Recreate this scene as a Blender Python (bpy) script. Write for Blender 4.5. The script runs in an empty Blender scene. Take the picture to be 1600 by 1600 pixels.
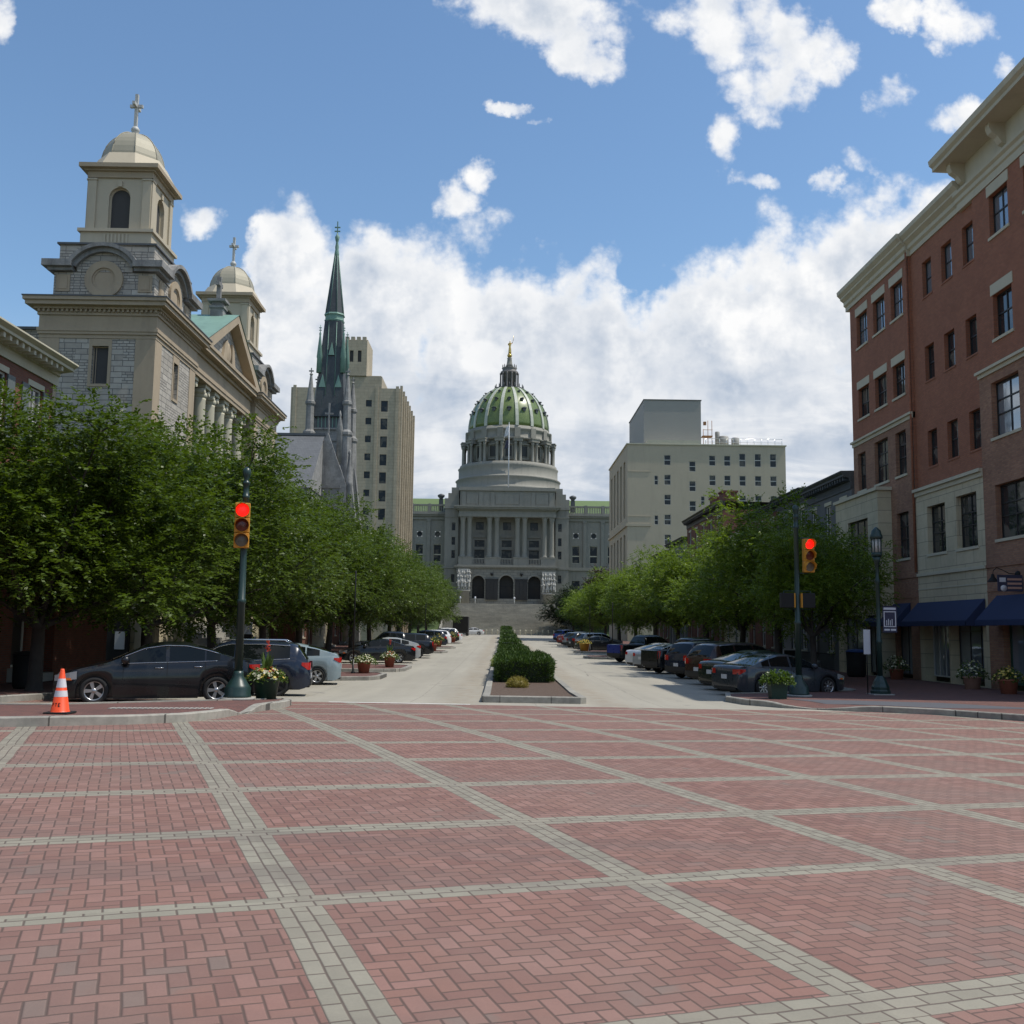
import bpy, math, random
from mathutils import Vector, Matrix, geometry
from math import sin, cos, pi, atan, tan, sqrt
R = math.radians
rnd = random.Random(11)
sc = bpy.context.scene
COL = sc.collection

# ------------------------------------------------------------ camera
CH = 2.0                                   # eye height over the street datum
PIT, ROLL, YAW = atan(184 / 1600), .0125, .0094
cd = bpy.data.cameras.new("camera"); cam = bpy.data.objects.new("camera", cd); COL.objects.link(cam)
cd.sensor_width = 36; cd.lens = 36.0; cd.clip_start = .1; cd.clip_end = 9000
fw = Vector((sin(YAW) * cos(PIT), cos(YAW) * cos(PIT), sin(PIT)))
r0 = Vector((cos(YAW), -sin(YAW), 0)); u0 = r0.cross(fw)
rr = r0 * cos(ROLL) + u0 * sin(ROLL); uu = u0 * cos(ROLL) - r0 * sin(ROLL)
m = Matrix((rr, uu, -fw)).transposed().to_4x4(); m.translation = Vector((0, 0, CH))
cam.matrix_world = m
sc.camera = cam
sc.view_settings.view_transform = 'Standard'; sc.view_settings.look = 'None'
sc.view_settings.exposure = 0.55; sc.view_settings.gamma = 1

# ------------------------------------------------------------ node helper
class S:
    """a socket (or number) with arithmetic that adds Math nodes"""
    def __init__(s, nt, v): s.nt, s.v = nt, v
    def _m(s, op, *o, clamp=False):
        n = s.nt.nodes.new('ShaderNodeMath'); n.operation = op; n.use_clamp = clamp
        for i, a in enumerate((s,) + o):
            a = a.v if isinstance(a, S) else a
            if isinstance(a, (int, float)): n.inputs[i].default_value = a
            else: s.nt.links.new(a, n.inputs[i])
        return S(s.nt, n.outputs[0])
    def __add__(s, o): return s._m('ADD', o)
    def __radd__(s, o): return s._m('ADD', o)
    def __sub__(s, o): return s._m('SUBTRACT', o)
    def __rsub__(s, o): return S(s.nt, o)._m('SUBTRACT', s)
    def __mul__(s, o): return s._m('MULTIPLY', o)
    def __rmul__(s, o): return s._m('MULTIPLY', o)
    def __truediv__(s, o): return s._m('DIVIDE', o)
    def floor(s): return s._m('FLOOR')
    def fract(s): return s._m('FRACT')
    def mod(s, o): return s._m('FLOORED_MODULO', o)
    def min(s, o): return s._m('MINIMUM', o)
    def max(s, o): return s._m('MAXIMUM', o)
    def lt(s, o): return s._m('LESS_THAN', o)
    def gt(s, o): return s._m('GREATER_THAN', o)
    def abs(s): return s._m('ABSOLUTE')
    def clamp(s): return s._m('ADD', 0.0, clamp=True)
    def pw(s, o): return s._m('POWER', o)
    def eq(s, o): return (s - o).abs().lt(.5)
    def smooth(s, a, b):
        n = s.nt.nodes.new('ShaderNodeMapRange'); n.interpolation_type = 'SMOOTHSTEP'
        s.nt.links.new(s.v, n.inputs['Value']); n.inputs['From Min'].default_value = a; n.inputs['From Max'].default_value = b
        return S(s.nt, n.outputs[0])

def xyz(nt, v):
    n = nt.nodes.new('ShaderNodeSeparateXYZ'); nt.links.new(v, n.inputs[0])
    return [S(nt, o) for o in n.outputs]
def comb(nt, x, y, z=0.0):
    n = nt.nodes.new('ShaderNodeCombineXYZ')
    for i, a in enumerate((x, y, z)):
        a = a.v if isinstance(a, S) else a
        if isinstance(a, (int, float)): n.inputs[i].default_value = a
        else: nt.links.new(a, n.inputs[i])
    return n.outputs[0]
def noise(nt, vec, scale, det=4, rough=.55, dist=0):
    n = nt.nodes.new('ShaderNodeTexNoise'); n.inputs['Scale'].default_value = scale
    n.inputs['Detail'].default_value = det; n.inputs['Roughness'].default_value = rough; n.inputs['Distortion'].default_value = dist
    if vec is not None: nt.links.new(vec, n.inputs['Vector'])
    return S(nt, n.outputs['Fac'])
def white(nt, vec):
    n = nt.nodes.new('ShaderNodeTexWhiteNoise'); nt.links.new(vec, n.inputs['Vector']); return S(nt, n.outputs['Value'])
def mix(nt, f, a, b, typ='MIX'):
    n = nt.nodes.new('ShaderNodeMix'); n.data_type = 'RGBA'; n.blend_type = typ
    for sock, v in ((n.inputs[0], f), (n.inputs[6], a), (n.inputs[7], b)):
        if isinstance(v, S): v = v.v
        if isinstance(v, tuple): sock.default_value = (*v[:3], 1)
        elif isinstance(v, (int, float)): sock.default_value = v
        else: nt.links.new(v, sock)
    return n.outputs[2]
def gray(nt, s):           # a number as a grey colour
    return comb(nt, s, s, s)

def noise2(vec, scale, det=4, rough=.55, dist=0):
    n = noise(nt, vec, scale, det, rough, dist); n.v.node.noise_dimensions = '2D'; return n
# ------------------------------------------------------------ sky with clouds
SUN_EL, SUN_AZ = 62.0, 96.0                # degrees; azimuth clockwise from +Y (down the street)
wd = bpy.data.worlds.new("World"); sc.world = wd; wd.use_nodes = True
nt = wd.node_tree; nt.nodes.clear()
SKY = .098
def ray(px, py):                           # direction of a point of the sky (tangent of azimuth, tangent of height)
    dx = px - 800; dy = 800 - py
    d = fw * 1600 + rr * dx + uu * dy
    return d.x / d.y, d.z / d.y
tc = nt.nodes.new('ShaderNodeTexCoord'); D = tc.outputs['Generated']
x, y, z = xyz(nt, D)
st = nt.nodes.new('ShaderNodeTexSky'); st.sky_type = 'NISHITA'; st.sun_disc = False
st.sun_elevation = R(SUN_EL); st.sun_rotation = R(SUN_AZ); st.air_density = 1.15; st.dust_density = .55; st.ozone_density = 2.2
ys = y.max(.08); U0 = x / ys; V0 = z / ys
P0 = comb(nt, U0, V0, 0.0)
n2 = nt.nodes.new('ShaderNodeTexNoise'); n2.inputs['Scale'].default_value = 9; n2.inputs['Detail'].default_value = 6; n2.inputs['Roughness'].default_value = .62
n2.noise_dimensions = '2D'; nt.links.new(P0, n2.inputs['Vector'])
wx, wy, wz = xyz(nt, n2.outputs['Color'])
U = U0 + (wx - .5) * .07; V = V0 + (wy - .5) * .07
# top edge of the big cloud bank
fc = nt.nodes.new('ShaderNodeFloatCurve'); cv = fc.mapping.curves[0]
bank = [(-300, 640), (330, 590), (392, 420), (410, 345), (440, 318), (500, 335), (560, 330), (600, 350), (640, 372), (700, 385), (765, 362), (810, 385), (860, 402),
        (930, 405), (975, 425), (1000, 452), (1030, 420), (1110, 400), (1180, 395), (1225, 355), (1300, 345), (1400, 300), (1480, 240), (1600, 200), (1900, 120)]
def cu(u): return (u + 1.0) / 2.2
bp = [(cu(ray(a, b)[0]), ray(a, b)[1]) for a, b in bank]
while len(cv.points) < len(bp): cv.points.new(.5, .5)
for p, (a, b) in zip(cv.points, bp): p.location = (a, b); p.handle_type = 'VECTOR'
fc.mapping.update()
nt.links.new(((U + 1.0) / 2.2).clamp().v, fc.inputs['Value'])
edge = S(nt, fc.outputs[0])
def vor(vec, scale, det=4, rough=.55):
    n = nt.nodes.new('ShaderNodeTexVoronoi'); n.voronoi_dimensions = '2D'; n.inputs['Scale'].default_value = scale
    n.inputs['Detail'].default_value = det; n.inputs['Roughness'].default_value = rough; n.normalize = True
    nt.links.new(vec, n.inputs['Vector']); return S(nt, n.outputs['Distance'])
def puff(vec): return (.42 - vor(vec, 12, 4, .56)) * 2.8 + (noise2(vec, 10, 7, .60) - .5) * 3.0
field = ((edge - V) * 24.0).min(1.75)
def blob(px, py, ax, ay, amp=1.0, dx=0.0):
    u, v = ray(px, py); k = ax / 1600 * 1.15; l = ay / 1600 * 1.25
    a = (U - u) / k; b = (V - v) / l
    if dx: a = a + b * dx
    return amp - (a * a + b * b) * .9
for b in [(850, 18, 110, 55, 1, .55), (790, -20, 90, 40), (925, 85, 58, 42, 1, .4), (1100, 5, 115, 60), (1180, 65, 95, 66), (1190, 135, 66, 50, .9), (1285, 78, 50, 36, .8), (1135, 215, 34, 50, .3),
          (1395, 15, 40, 28, .6), (1500, 30, 62, 44, .65), (1402, 150, 42, 44, .6), (1575, 100, 26, 22, .55), (1500, 185, 54, 30, .45), (797, 172, 26, 11, .55), (838, 187, 20, 10, .55),
          (705, 300, 46, 30, .42), (758, 262, 30, 24, .35), (312, 335, 40, 30, .5), (1300, 288, 24, 20, .45), (1190, 285, 40, 16, .25), (0, 30, 26, 36, .5), (1345, 250, 50, 30, .2),
          (470, 525, 62, 48, .8), (430, 620, 85, 110), (15, 420, 50, 36, .1)]:
    field = field.max(blob(*b))
for b in [(700, 500, 42, 26), (655, 550, 26, 40), (1000, 432, 40, 24), (470, 468, 60, 18)]:
    field = field - blob(*b).max(0.0) * .8
pf = puff(P0)
field = field + pf * 1.15 - .22
dens = field.smooth(-.08, 1.08)
gn = noise(nt, D, 2.4, 7, .6)
gen = gn.smooth(.50, .66) * .85
front = y.smooth(.1, .3)
dens = dens * front + gen * (1.0 - front)
# streaky veil low down
stv = nt.nodes.new('ShaderNodeMapping'); stv.inputs['Scale'].default_value = (2.4, 9, 1); stv.inputs['Rotation'].default_value = (0, 0, .10); nt.links.new(P0, stv.inputs['Vector'])
sn = noise2(stv.outputs[0], 2.2, 6, .62, .4)
veil = (1.0 - V0.smooth(.02, .34)) * (sn.smooth(.34, .66) * .5 + .5) * z.gt(-.02)
dens = dens.max(veil * .9).clamp()
off = nt.nodes.new('ShaderNodeVectorMath'); off.operation = 'ADD'; nt.links.new(P0, off.inputs[0]); off.inputs[1].default_value = (.013, .028, 0)
pfo = puff(off.outputs[0])
rel = ((pf - pfo) * .62 + .68).clamp()
low = (edge - V0).smooth(.05, .28)
big = noise2(P0, 5.5, 4, .6).smooth(.36, .64)
strk = sn.smooth(.38, .64)
thick = field.smooth(.25, 1.7)
top = 1.0 - thick * (.72 * (1.0 - rel) + .20 * (1.0 - big))
bot = strk * .38 + .32 + (rel - .6) * .25
shade = (top * (1.0 - low) + bot * low).clamp()
ccol = mix(nt, shade, (.32, .425, .585), (1.03, 1.03, 1.03))
cmul = nt.nodes.new('ShaderNodeVectorMath'); cmul.operation = 'SCALE'; nt.links.new(ccol, cmul.inputs[0]); cmul.inputs['Scale'].default_value = .66
smul = nt.nodes.new('ShaderNodeVectorMath'); smul.operation = 'SCALE'; nt.links.new(st.outputs[0], smul.inputs[0]); smul.inputs['Scale'].default_value = SKY
fin = mix(nt, dens, mix(nt, 1.0, smul.outputs[0], (.86, .98, 1.04), 'MULTIPLY'), cmul.outputs[0])
wd.cycles.sampling_method = 'MANUAL'; wd.cycles.sample_map_resolution = 512
bg = nt.nodes.new('ShaderNodeBackground'); nt.links.new(fin, bg.inputs['Color']); bg.inputs['Strength'].default_value = 1.0
wo = nt.nodes.new('ShaderNodeOutputWorld'); nt.links.new(bg.outputs[0], wo.inputs[0])

# ------------------------------------------------------------ sun
sl = bpy.data.lights.new("sun", 'SUN'); so = bpy.data.objects.new("sun", sl); COL.objects.link(so)
sl.energy = 2.9; sl.angle = R(.53); sl.color = (1, .945, .85)
sd = Vector((cos(R(SUN_EL)) * sin(R(SUN_AZ)), cos(R(SUN_EL)) * cos(R(SUN_AZ)), sin(R(SUN_EL))))
so.rotation_euler = sd.to_track_quat('Z', 'Y').to_euler(); so.location = (30, 0, 60)

# ------------------------------------------------------------ scene tree helpers
W = {}                                      # world offset of each object's own origin (unrotated things)
def thing(name, label, cat, loc=(0, 0, 0), rz=0, group=None):
    o = bpy.data.objects.new(name, None); COL.objects.link(o); o.location = loc; o.rotation_euler = (0, 0, rz)
    o.empty_display_size = .3; o['label'] = label; o['category'] = cat
    if group: o['group'] = group
    W[o] = Vector(loc); return o
def tag(o, label, cat, group=None, kind=None):
    if kind: o['kind'] = kind
    else:
        o['label'] = label; o['category'] = cat
    if group: o['group'] = group
    return o
def kids(o): return [c for c in o.children]
def dup(o, loc=None, rz=None, label=None, parent=None):
    c = o.copy(); COL.objects.link(c); c.parent = parent
    if parent is not None: c.matrix_parent_inverse.identity()
    if loc is not None: c.location = loc
    if rz is not None: c.rotation_euler = (0, 0, rz)
    if label: c['label'] = label
    for ch in kids(o): dup(ch, parent=c)
    return c

class MB:
    def __init__(s): s.v = []; s.f = []; s.mi = []; s.sm = []; s.cur = 0; s.smooth = False
    def add(s, vs, fs, smooth=None):
        b = len(s.v); s.v += [tuple(p) for p in vs]
        for f in fs: s.f.append(tuple(i + b for i in f)); s.mi.append(s.cur); s.sm.append(s.smooth if smooth is None else smooth)
    def quad(s, *p): s.add(p, [tuple(range(len(p)))])
    def box(s, x0, x1, y0, y1, z0, z1):
        s.add([(x0, y0, z0), (x1, y0, z0), (x1, y1, z0), (x0, y1, z0), (x0, y0, z1), (x1, y0, z1), (x1, y1, z1), (x0, y1, z1)],
              [(3, 2, 1, 0), (4, 5, 6, 7), (0, 1, 5, 4), (1, 2, 6, 5), (2, 3, 7, 6), (3, 0, 4, 7)])
    def obox(s, fr, u0, u1, v0, v1, d0, d1):
        p = [fr(u, v, d) for d in (d0, d1) for (u, v) in ((u0, v0), (u1, v0), (u1, v1), (u0, v1))]
        s.add(p, [(0, 1, 2, 3), (7, 6, 5, 4), (4, 5, 1, 0), (5, 6, 2, 1), (6, 7, 3, 2), (7, 4, 0, 3)])
    def prism(s, poly, z0, z1, cap=True):
        n = len(poly); s.add([(a, b, z0) for a, b in poly] + [(a, b, z1) for a, b in poly],
              [(i, (i + 1) % n, n + (i + 1) % n, n + i) for i in range(n)] + ([tuple(range(n - 1, -1, -1)), tuple(range(n, 2 * n))] if cap else []))
    def fprism(s, fr, poly, d0, d1):        # polygon in facade coords pushed along the normal
        n = len(poly); s.add([fr(a, b, d0) for a, b in poly] + [fr(a, b, d1) for a, b in poly],
              [(i, (i + 1) % n, n + (i + 1) % n, n + i) for i in range(n)] + [tuple(range(n - 1, -1, -1)), tuple(range(n, 2 * n))])
    def lathe(s, prof, c=(0, 0, 0), n=20, smooth=True, a0=0, axis='z', sx=1, sy=1, cap=True):
        vs = []; 
        for r, h in prof:
            for i in range(n):
                a = a0 + 2 * pi * i / n; p = (r * cos(a) * sx, r * sin(a) * sy, h)
                if axis == 'y': p = (p[0], h, p[1])
                if axis == 'x': p = (h, p[0], p[1])
                vs.append((c[0] + p[0], c[1] + p[1], c[2] + p[2]))
        fs = [(k * n + i, k * n + (i + 1) % n, (k + 1) * n + (i + 1) % n, (k + 1) * n + i) for k in range(len(prof) - 1) for i in range(n)]
        s.add(vs, fs, smooth)
        b = len(s.v) - len(vs)
        if cap:
            for ring, rev in ((0, True), (len(prof) - 1, False)):
                if prof[ring][0] > 1e-4:
                    f = [b + ring * n + i for i in range(n)]
                    s.f.append(tuple(f[::-1] if rev else f)); s.mi.append(s.cur); s.sm.append(False)
    def tube(s, pts, rs, n=8, smooth=True):
        pts = [Vector(p) for p in pts]
        if isinstance(rs, (int, float)): rs = [rs] * len(pts)
        vs = []
        ref = Vector((0, 0, 1))
        for i, p in enumerate(pts):
            d = (pts[min(i + 1, len(pts) - 1)] - pts[max(i - 1, 0)]).normalized()
            a = d.cross(ref if abs(d.dot(ref)) < .93 else Vector((1, 0, 0))).normalized(); b = d.cross(a)
            for k in range(n):
                t = 2 * pi * k / n; vs.append(p + (a * cos(t) + b * sin(t)) * rs[i])
        m_ = len(pts)
        s.add(vs, [(i * n + k, i * n + (k + 1) % n, (i + 1) * n + (k + 1) % n, (i + 1) * n + k) for i in range(m_ - 1) for k in range(n)], smooth)
        b0 = len(s.v) - len(vs)
        s.f.append(tuple(b0 + k for k in range(n))); s.mi.append(s.cur); s.sm.append(False)
        s.f.append(tuple(b0 + (m_ - 1) * n + k for k in range(n - 1, -1, -1))); s.mi.append(s.cur); s.sm.append(False)
    def build(s, name, mats, parent=None, local=False, fix=True):
        me = bpy.data.meshes.new(name); off = Vector((0, 0, 0))
        if parent is not None and not local: off = W.get(parent, Vector((0, 0, 0)))
        me.from_pydata([(a - off.x, b - off.y, c - off.z) for a, b, c in s.v], [], s.f)
        if not isinstance(mats, (list, tuple)): mats = [mats]
        for mm in mats: me.materials.append(mm)
        me.polygons.foreach_set('material_index', s.mi); me.polygons.foreach_set('use_smooth', s.sm)
        me.update()
        if fix and len(s.f) < 60000:
            import bmesh
            bm = bmesh.new(); bm.from_mesh(me); bmesh.ops.recalc_face_normals(bm, faces=bm.faces); bm.to_mesh(me); bm.free()
        o = bpy.data.objects.new(name, me); COL.objects.link(o)
        if parent is not None: o.parent = parent; W[o] = off
        else: W[o] = Vector((0, 0, 0))
        return o

def frame(O, u, n):                         # facade coordinates: u along the wall, v up, d outwards
    O = Vector(O); u = Vector(u); n = Vector(n)
    return lambda a, b, d=0.0: O + u * a + Vector((0, 0, b)) + n * d

def facade(mb, fr, u0, v0, u1, v1, ops, depth=.25):
    us = sorted({u0, u1, *[o[0] for o in ops], *[o[2] for o in ops]}); vs = sorted({v0, v1, *[o[1] for o in ops], *[o[3] for o in ops]})
    us = [a for a in us if u0 <= a <= u1]; vs = [a for a in vs if v0 <= a <= v1]
    for i in range(len(us) - 1):
        for j in range(len(vs) - 1):
            a = (us[i] + us[i + 1]) / 2; b = (vs[j] + vs[j + 1]) / 2
            if any(o[0] < a < o[2] and o[1] < b < o[3] for o in ops): continue
            mb.quad(fr(us[i], vs[j]), fr(us[i + 1], vs[j]), fr(us[i + 1], vs[j + 1]), fr(us[i], vs[j + 1]))
    for o in ops:
        a, b, c, d = o[:4]
        if len(o) > 4 and o[4] == 'a':
            r = (c - a) / 2; cx = (a + c) / 2; sp = d - r; N = 12
            arc = [(cx - r * cos(pi * k / N), sp + r * sin(pi * k / N)) for k in range(N + 1)]
            for k in range(N):
                (x0, y0), (x1, y1) = arc[k], arc[k + 1]
                mb.quad(fr(x0, y0), fr(x1, y1), fr(x1, d), fr(x0, d))
                mb.quad(fr(x0, y0), fr(x0, y0, -depth), fr(x1, y1, -depth), fr(x1, y1))
            ring = [(a, b, a, sp), (c, b, c, sp), (a, b, c, b)]
        elif len(o) > 4 and o[4] == 'o':
            r = (c - a) / 2; cx = (a + c) / 2; cy = (b + d) / 2; N = 20
            for k in range(N):
                t0, t1 = 2 * pi * k / N, 2 * pi * (k + 1) / N
                def sq(t):
                    m_ = max(abs(cos(t)), abs(sin(t))); return (cx + r * cos(t) / m_, cy + (d - b) / 2 * sin(t) / m_)
                p0 = (cx + r * cos(t0), cy + r * sin(t0)); p1 = (cx + r * cos(t1), cy + r * sin(t1)); q0, q1 = sq(t0), sq(t1)
                mb.quad(fr(*p0), fr(*p1), fr(*q1), fr(*q0)); mb.quad(fr(*p0), fr(*p0, -depth), fr(*p1, -depth), fr(*p1))
            continue
        else: ring = [(a, b, a, d), (c, b, c, d), (a, b, c, b), (a, d, c, d)]
        for x0, y0, x1, y1 in ring: mb.quad(fr(x0, y0), fr(x1, y1), fr(x1, y1, -depth), fr(x0, y0, -depth))

def window(parent, fr, op, rec, cols, rows, fm, gm, fwid=.06, bw=.035, name='window', pname='pane', th=.05):
    """frame bars in an opening with a pane behind; cols/rows are lists of fractions where bars run"""
    a, b, c, d = op[:4]; mb = MB(); e = .004
    kind = op[4] if len(op) > 4 else 'r'
    if kind == 'r':
        mb.obox(fr, a + e, a + fwid, b + e, d - e, -rec, -rec + th); mb.obox(fr, c - fwid, c - e, b + e, d - e, -rec, -rec + th)
        mb.obox(fr, a + fwid, c - fwid, b + e, b + fwid, -rec, -rec + th); mb.obox(fr, a + fwid, c - fwid, d - fwid, d - e, -rec, -rec + th)
        for t in cols:
            x_ = a + (c - a) * t; mb.obox(fr, x_ - bw / 2, x_ + bw / 2, b + fwid, d - fwid, -rec + .004, -rec + th - .006)
        for t in rows:
            y_ = b + (d - b) * t; mb.obox(fr, a + fwid, c - fwid, y_ - bw / 2, y_ + bw / 2, -rec + .002, -rec + th - .003)
        pn = MB(); pn.obox(fr, a + .01, c - .01, b + .01, d - .01, -rec - .012, -rec + .012)
    else:
        N = 16; cx = (a + c) / 2; r = (c - a) / 2
        if kind == 'a':
            sp = d - r; out = [(a, b)] + [(cx - r * cos(pi * k / N), sp + r * sin(pi * k / N)) for k in range(N + 1)] + [(c, b)]
        else:
            cy = (b + d) / 2; out = [(cx + r * cos(2 * pi * k / N), cy + r * sin(2 * pi * k / N)) for k in range(N)]
        my = (b + d) / 2; inn = [(cx + (p - cx) * (1 - fwid / r), my + (q - my) * (1 - 2 * fwid / (d - b))) for p, q in out]
        n = len(out)
        vs = [fr(*p, -rec + th) for p in out] + [fr(*p, -rec + th) for p in inn] + [fr(*p, -rec) for p in inn]
        mb.add(vs, [(i, (i + 1) % n, n + (i + 1) % n, n + i) for i in range(n)] + [(n + i, n + (i + 1) % n, 2 * n + (i + 1) % n, 2 * n + i) for i in range(n)])
        for t in cols: x_ = a + (c - a) * t; mb.obox(fr, x_ - bw / 2, x_ + bw / 2, b + fwid, d - fwid - r * .02, -rec, -rec + th - .01)
        for t in rows: y_ = b + (d - b) * t; mb.obox(fr, a + fwid, c - fwid, y_ - bw / 2, y_ + bw / 2, -rec, -rec + th - .012)
        pn = MB(); pn.fprism(fr, out, -rec - .012, -rec + .008)
    o = mb.build(name, fm, parent); p = pn.build(pname, gm, o)
    return o

# ------------------------------------------------------------ ground height
BY = [-60, 0, 5, 12, 18, 24, 32, 60, 130, 210, 400]; BZ = [.25, .29, .28, .24, .19, .14, -.06, -.1, .3, .95, .95]
def G(X, Y):
    t = min(max((24 - Y) / 24, 0), 1); s = min(max((32 - Y) / 18, 0), 1); Xc = max(-14, min(14, X))
    for i in range(len(BY) - 1):
        if BY[i] <= Y <= BY[i + 1] or i == len(BY) - 2: k = min(1, max(0, (Y - BY[i]) / (BY[i + 1] - BY[i]))); b = BZ[i] + (BZ[i + 1] - BZ[i]) * k; break
    return b + .51 * t * (1 - t) - .02 * s * Xc - .10 * (Xc / 10) ** 2 * t
# ------------------------------------------------------------ materials
def newmat(name):
    m = bpy.data.materials.new(name); m.use_nodes = True; nt = m.node_tree
    b = nt.nodes['Principled BSDF']; return m, nt, b
def pos(nt, kind='Object'):
    n = nt.nodes.new('ShaderNodeTexCoord'); return n.outputs[kind]
def wpos(nt):
    n = nt.nodes.new('ShaderNodeNewGeometry'); return n.outputs['Position']
def bumpn(nt, b, h, st=.3, dist=.01):
    n = nt.nodes.new('ShaderNodeBump'); n.inputs['Strength'].default_value = st; n.inputs['Distance'].default_value = dist
    nt.links.new(h.v if isinstance(h, S) else h, n.inputs['Height']); nt.links.new(n.outputs[0], b.inputs['Normal'])
def pm(name, col, rough=.6, var=.15, scale=2.0, bump=0, metal=0, bscale=None, coat=0, dirt=0, spec=.5):
    m, nt, b = newmat(name); P = wpos(nt)
    n = noise(nt, P, scale, 5, .6); n2 = noise(nt, P, scale * 7.3, 4, .6)
    k = 1.0 + (n - .5) * (var * 2.2) + (n2 - .5) * (var * 1.2)
    c = mix(nt, 1.0, col, gray(nt, k), 'MULTIPLY')
    if dirt:
        st_ = nt.nodes.new('ShaderNodeMapping'); st_.inputs['Scale'].default_value = (1.3, 1.3, .16); nt.links.new(P, st_.inputs['Vector'])
        d = noise(nt, st_.outputs[0], 1.1, 6, .65).smooth(.48, .72) * dirt
        c = mix(nt, d, c, (col[0] * .42, col[1] * .42, col[2] * .44))
    nt.links.new(c, b.inputs['Base Color']); b.inputs['Roughness'].default_value = rough; b.inputs['Metallic'].default_value = metal
    b.inputs['Specular IOR Level'].default_value = spec
    if coat: b.inputs['Coat Weight'].default_value = coat; b.inputs['Coat Roughness'].default_value = .04
    if bump: bumpn(nt, b, noise(nt, P, bscale or scale * 9, 5, .6), bump, .02)
    return m
def brickmat(name, c1, c2, mortar, bw=.21, bh=.075, mo=.012, var=.18, rough=.85, big=.12, xy='wall', bump=.4, off=.5, sq=1.0, dirt=0):
    m, nt, b = newmat(name); X, Y, Z = xyz(nt, wpos(nt))
    P = comb(nt, X + Y, Z, 0.0) if xy == 'wall' else comb(nt, X, Y, 0.0)
    t = nt.nodes.new('ShaderNodeTexBrick'); nt.links.new(P, t.inputs['Vector']); t.inputs['Scale'].default_value = 1
    t.inputs['Brick Width'].default_value = bw; t.inputs['Row Height'].default_value = bh; t.inputs['Mortar Size'].default_value = mo
    t.inputs['Mortar Smooth'].default_value = .15; t.offset = off; t.squash = sq; t.squash_frequency = 3
    t.inputs['Color1'].default_value = (*c1, 1); t.inputs['Color2'].default_value = (*c2, 1); t.inputs['Mortar'].default_value = (*mortar, 1)
    n = noise(nt, wpos(nt), .35, 5, .6); n2 = noise(nt, wpos(nt), 6, 4, .6)
    n3 = noise(nt, wpos(nt), 1.4, 5, .65); k = 1.0 + (n - .5) * big * 3 + (n2 - .5) * var + (n3 - .5) * .35
    c = mix(nt, 1.0, t.outputs['Color'], gray(nt, k), 'MULTIPLY')
    if dirt:
        st_ = nt.nodes.new('ShaderNodeMapping'); st_.inputs['Scale'].default_value = (1.5, 1.5, .2); nt.links.new(wpos(nt), st_.inputs['Vector'])
        d = noise(nt, st_.outputs[0], .8, 6, .65).smooth(.5, .75) * dirt
        c = mix(nt, d, c, (c1[0] * .45, c1[1] * .45, c1[2] * .47))
    nt.links.new(c, b.inputs['Base Color']); b.inputs['Roughness'].default_value = rough
    bumpn(nt, b, (1.0 - S(nt, t.outputs['Fac'])) + n2 * .3, bump, .01)
    return m
def glassmat(name, tint=(.012, .016, .02), rough=.04, wob=.015, blinds=None, ior=1.95):
    m, nt, b = newmat(name); P = wpos(nt)
    c = tint
    if blinds:
        f = noise(nt, P, .9, 2, .5).smooth(.52, .6); c = mix(nt, f, tint, blinds)
        nt.links.new(c, b.inputs['Base Color'])
    else: b.inputs['Base Color'].default_value = (*tint, 1)
    b.inputs['Roughness'].default_value = rough; b.inputs['Specular IOR Level'].default_value = .5; b.inputs['IOR'].default_value = ior
    bumpn(nt, b, noise(nt, P, .7, 2, .5), wob * 6, .05)
    return m
def emit(name, col, st, base=None):
    m, nt, b = newmat(name); b.inputs['Base Color'].default_value = (*(base or col), 1); b.inputs['Roughness'].default_value = .25
    b.inputs['Emission Color'].default_value = (*col, 1); b.inputs['Emission Strength'].default_value = st; return m
def paint(name, col, rough=.28, metal=.35, coat=1.0):
    m, nt, b = newmat(name); P = pos(nt)
    n = noise(nt, P, 30, 3, .6); k = 1.0 + (n - .5) * .1
    nt.links.new(mix(nt, 1.0, col, gray(nt, k), 'MULTIPLY'), b.inputs['Base Color'])
    d = noise(nt, P, 3.5, 5, .65); nt.links.new((d * .22 + rough - .1).v, b.inputs['Roughness'])
    b.inputs['Metallic'].default_value = metal; b.inputs['Specular IOR Level'].default_value = .3; b.inputs['Coat Weight'].default_value = coat; b.inputs['Coat Roughness'].default_value = .05
    return m

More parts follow.
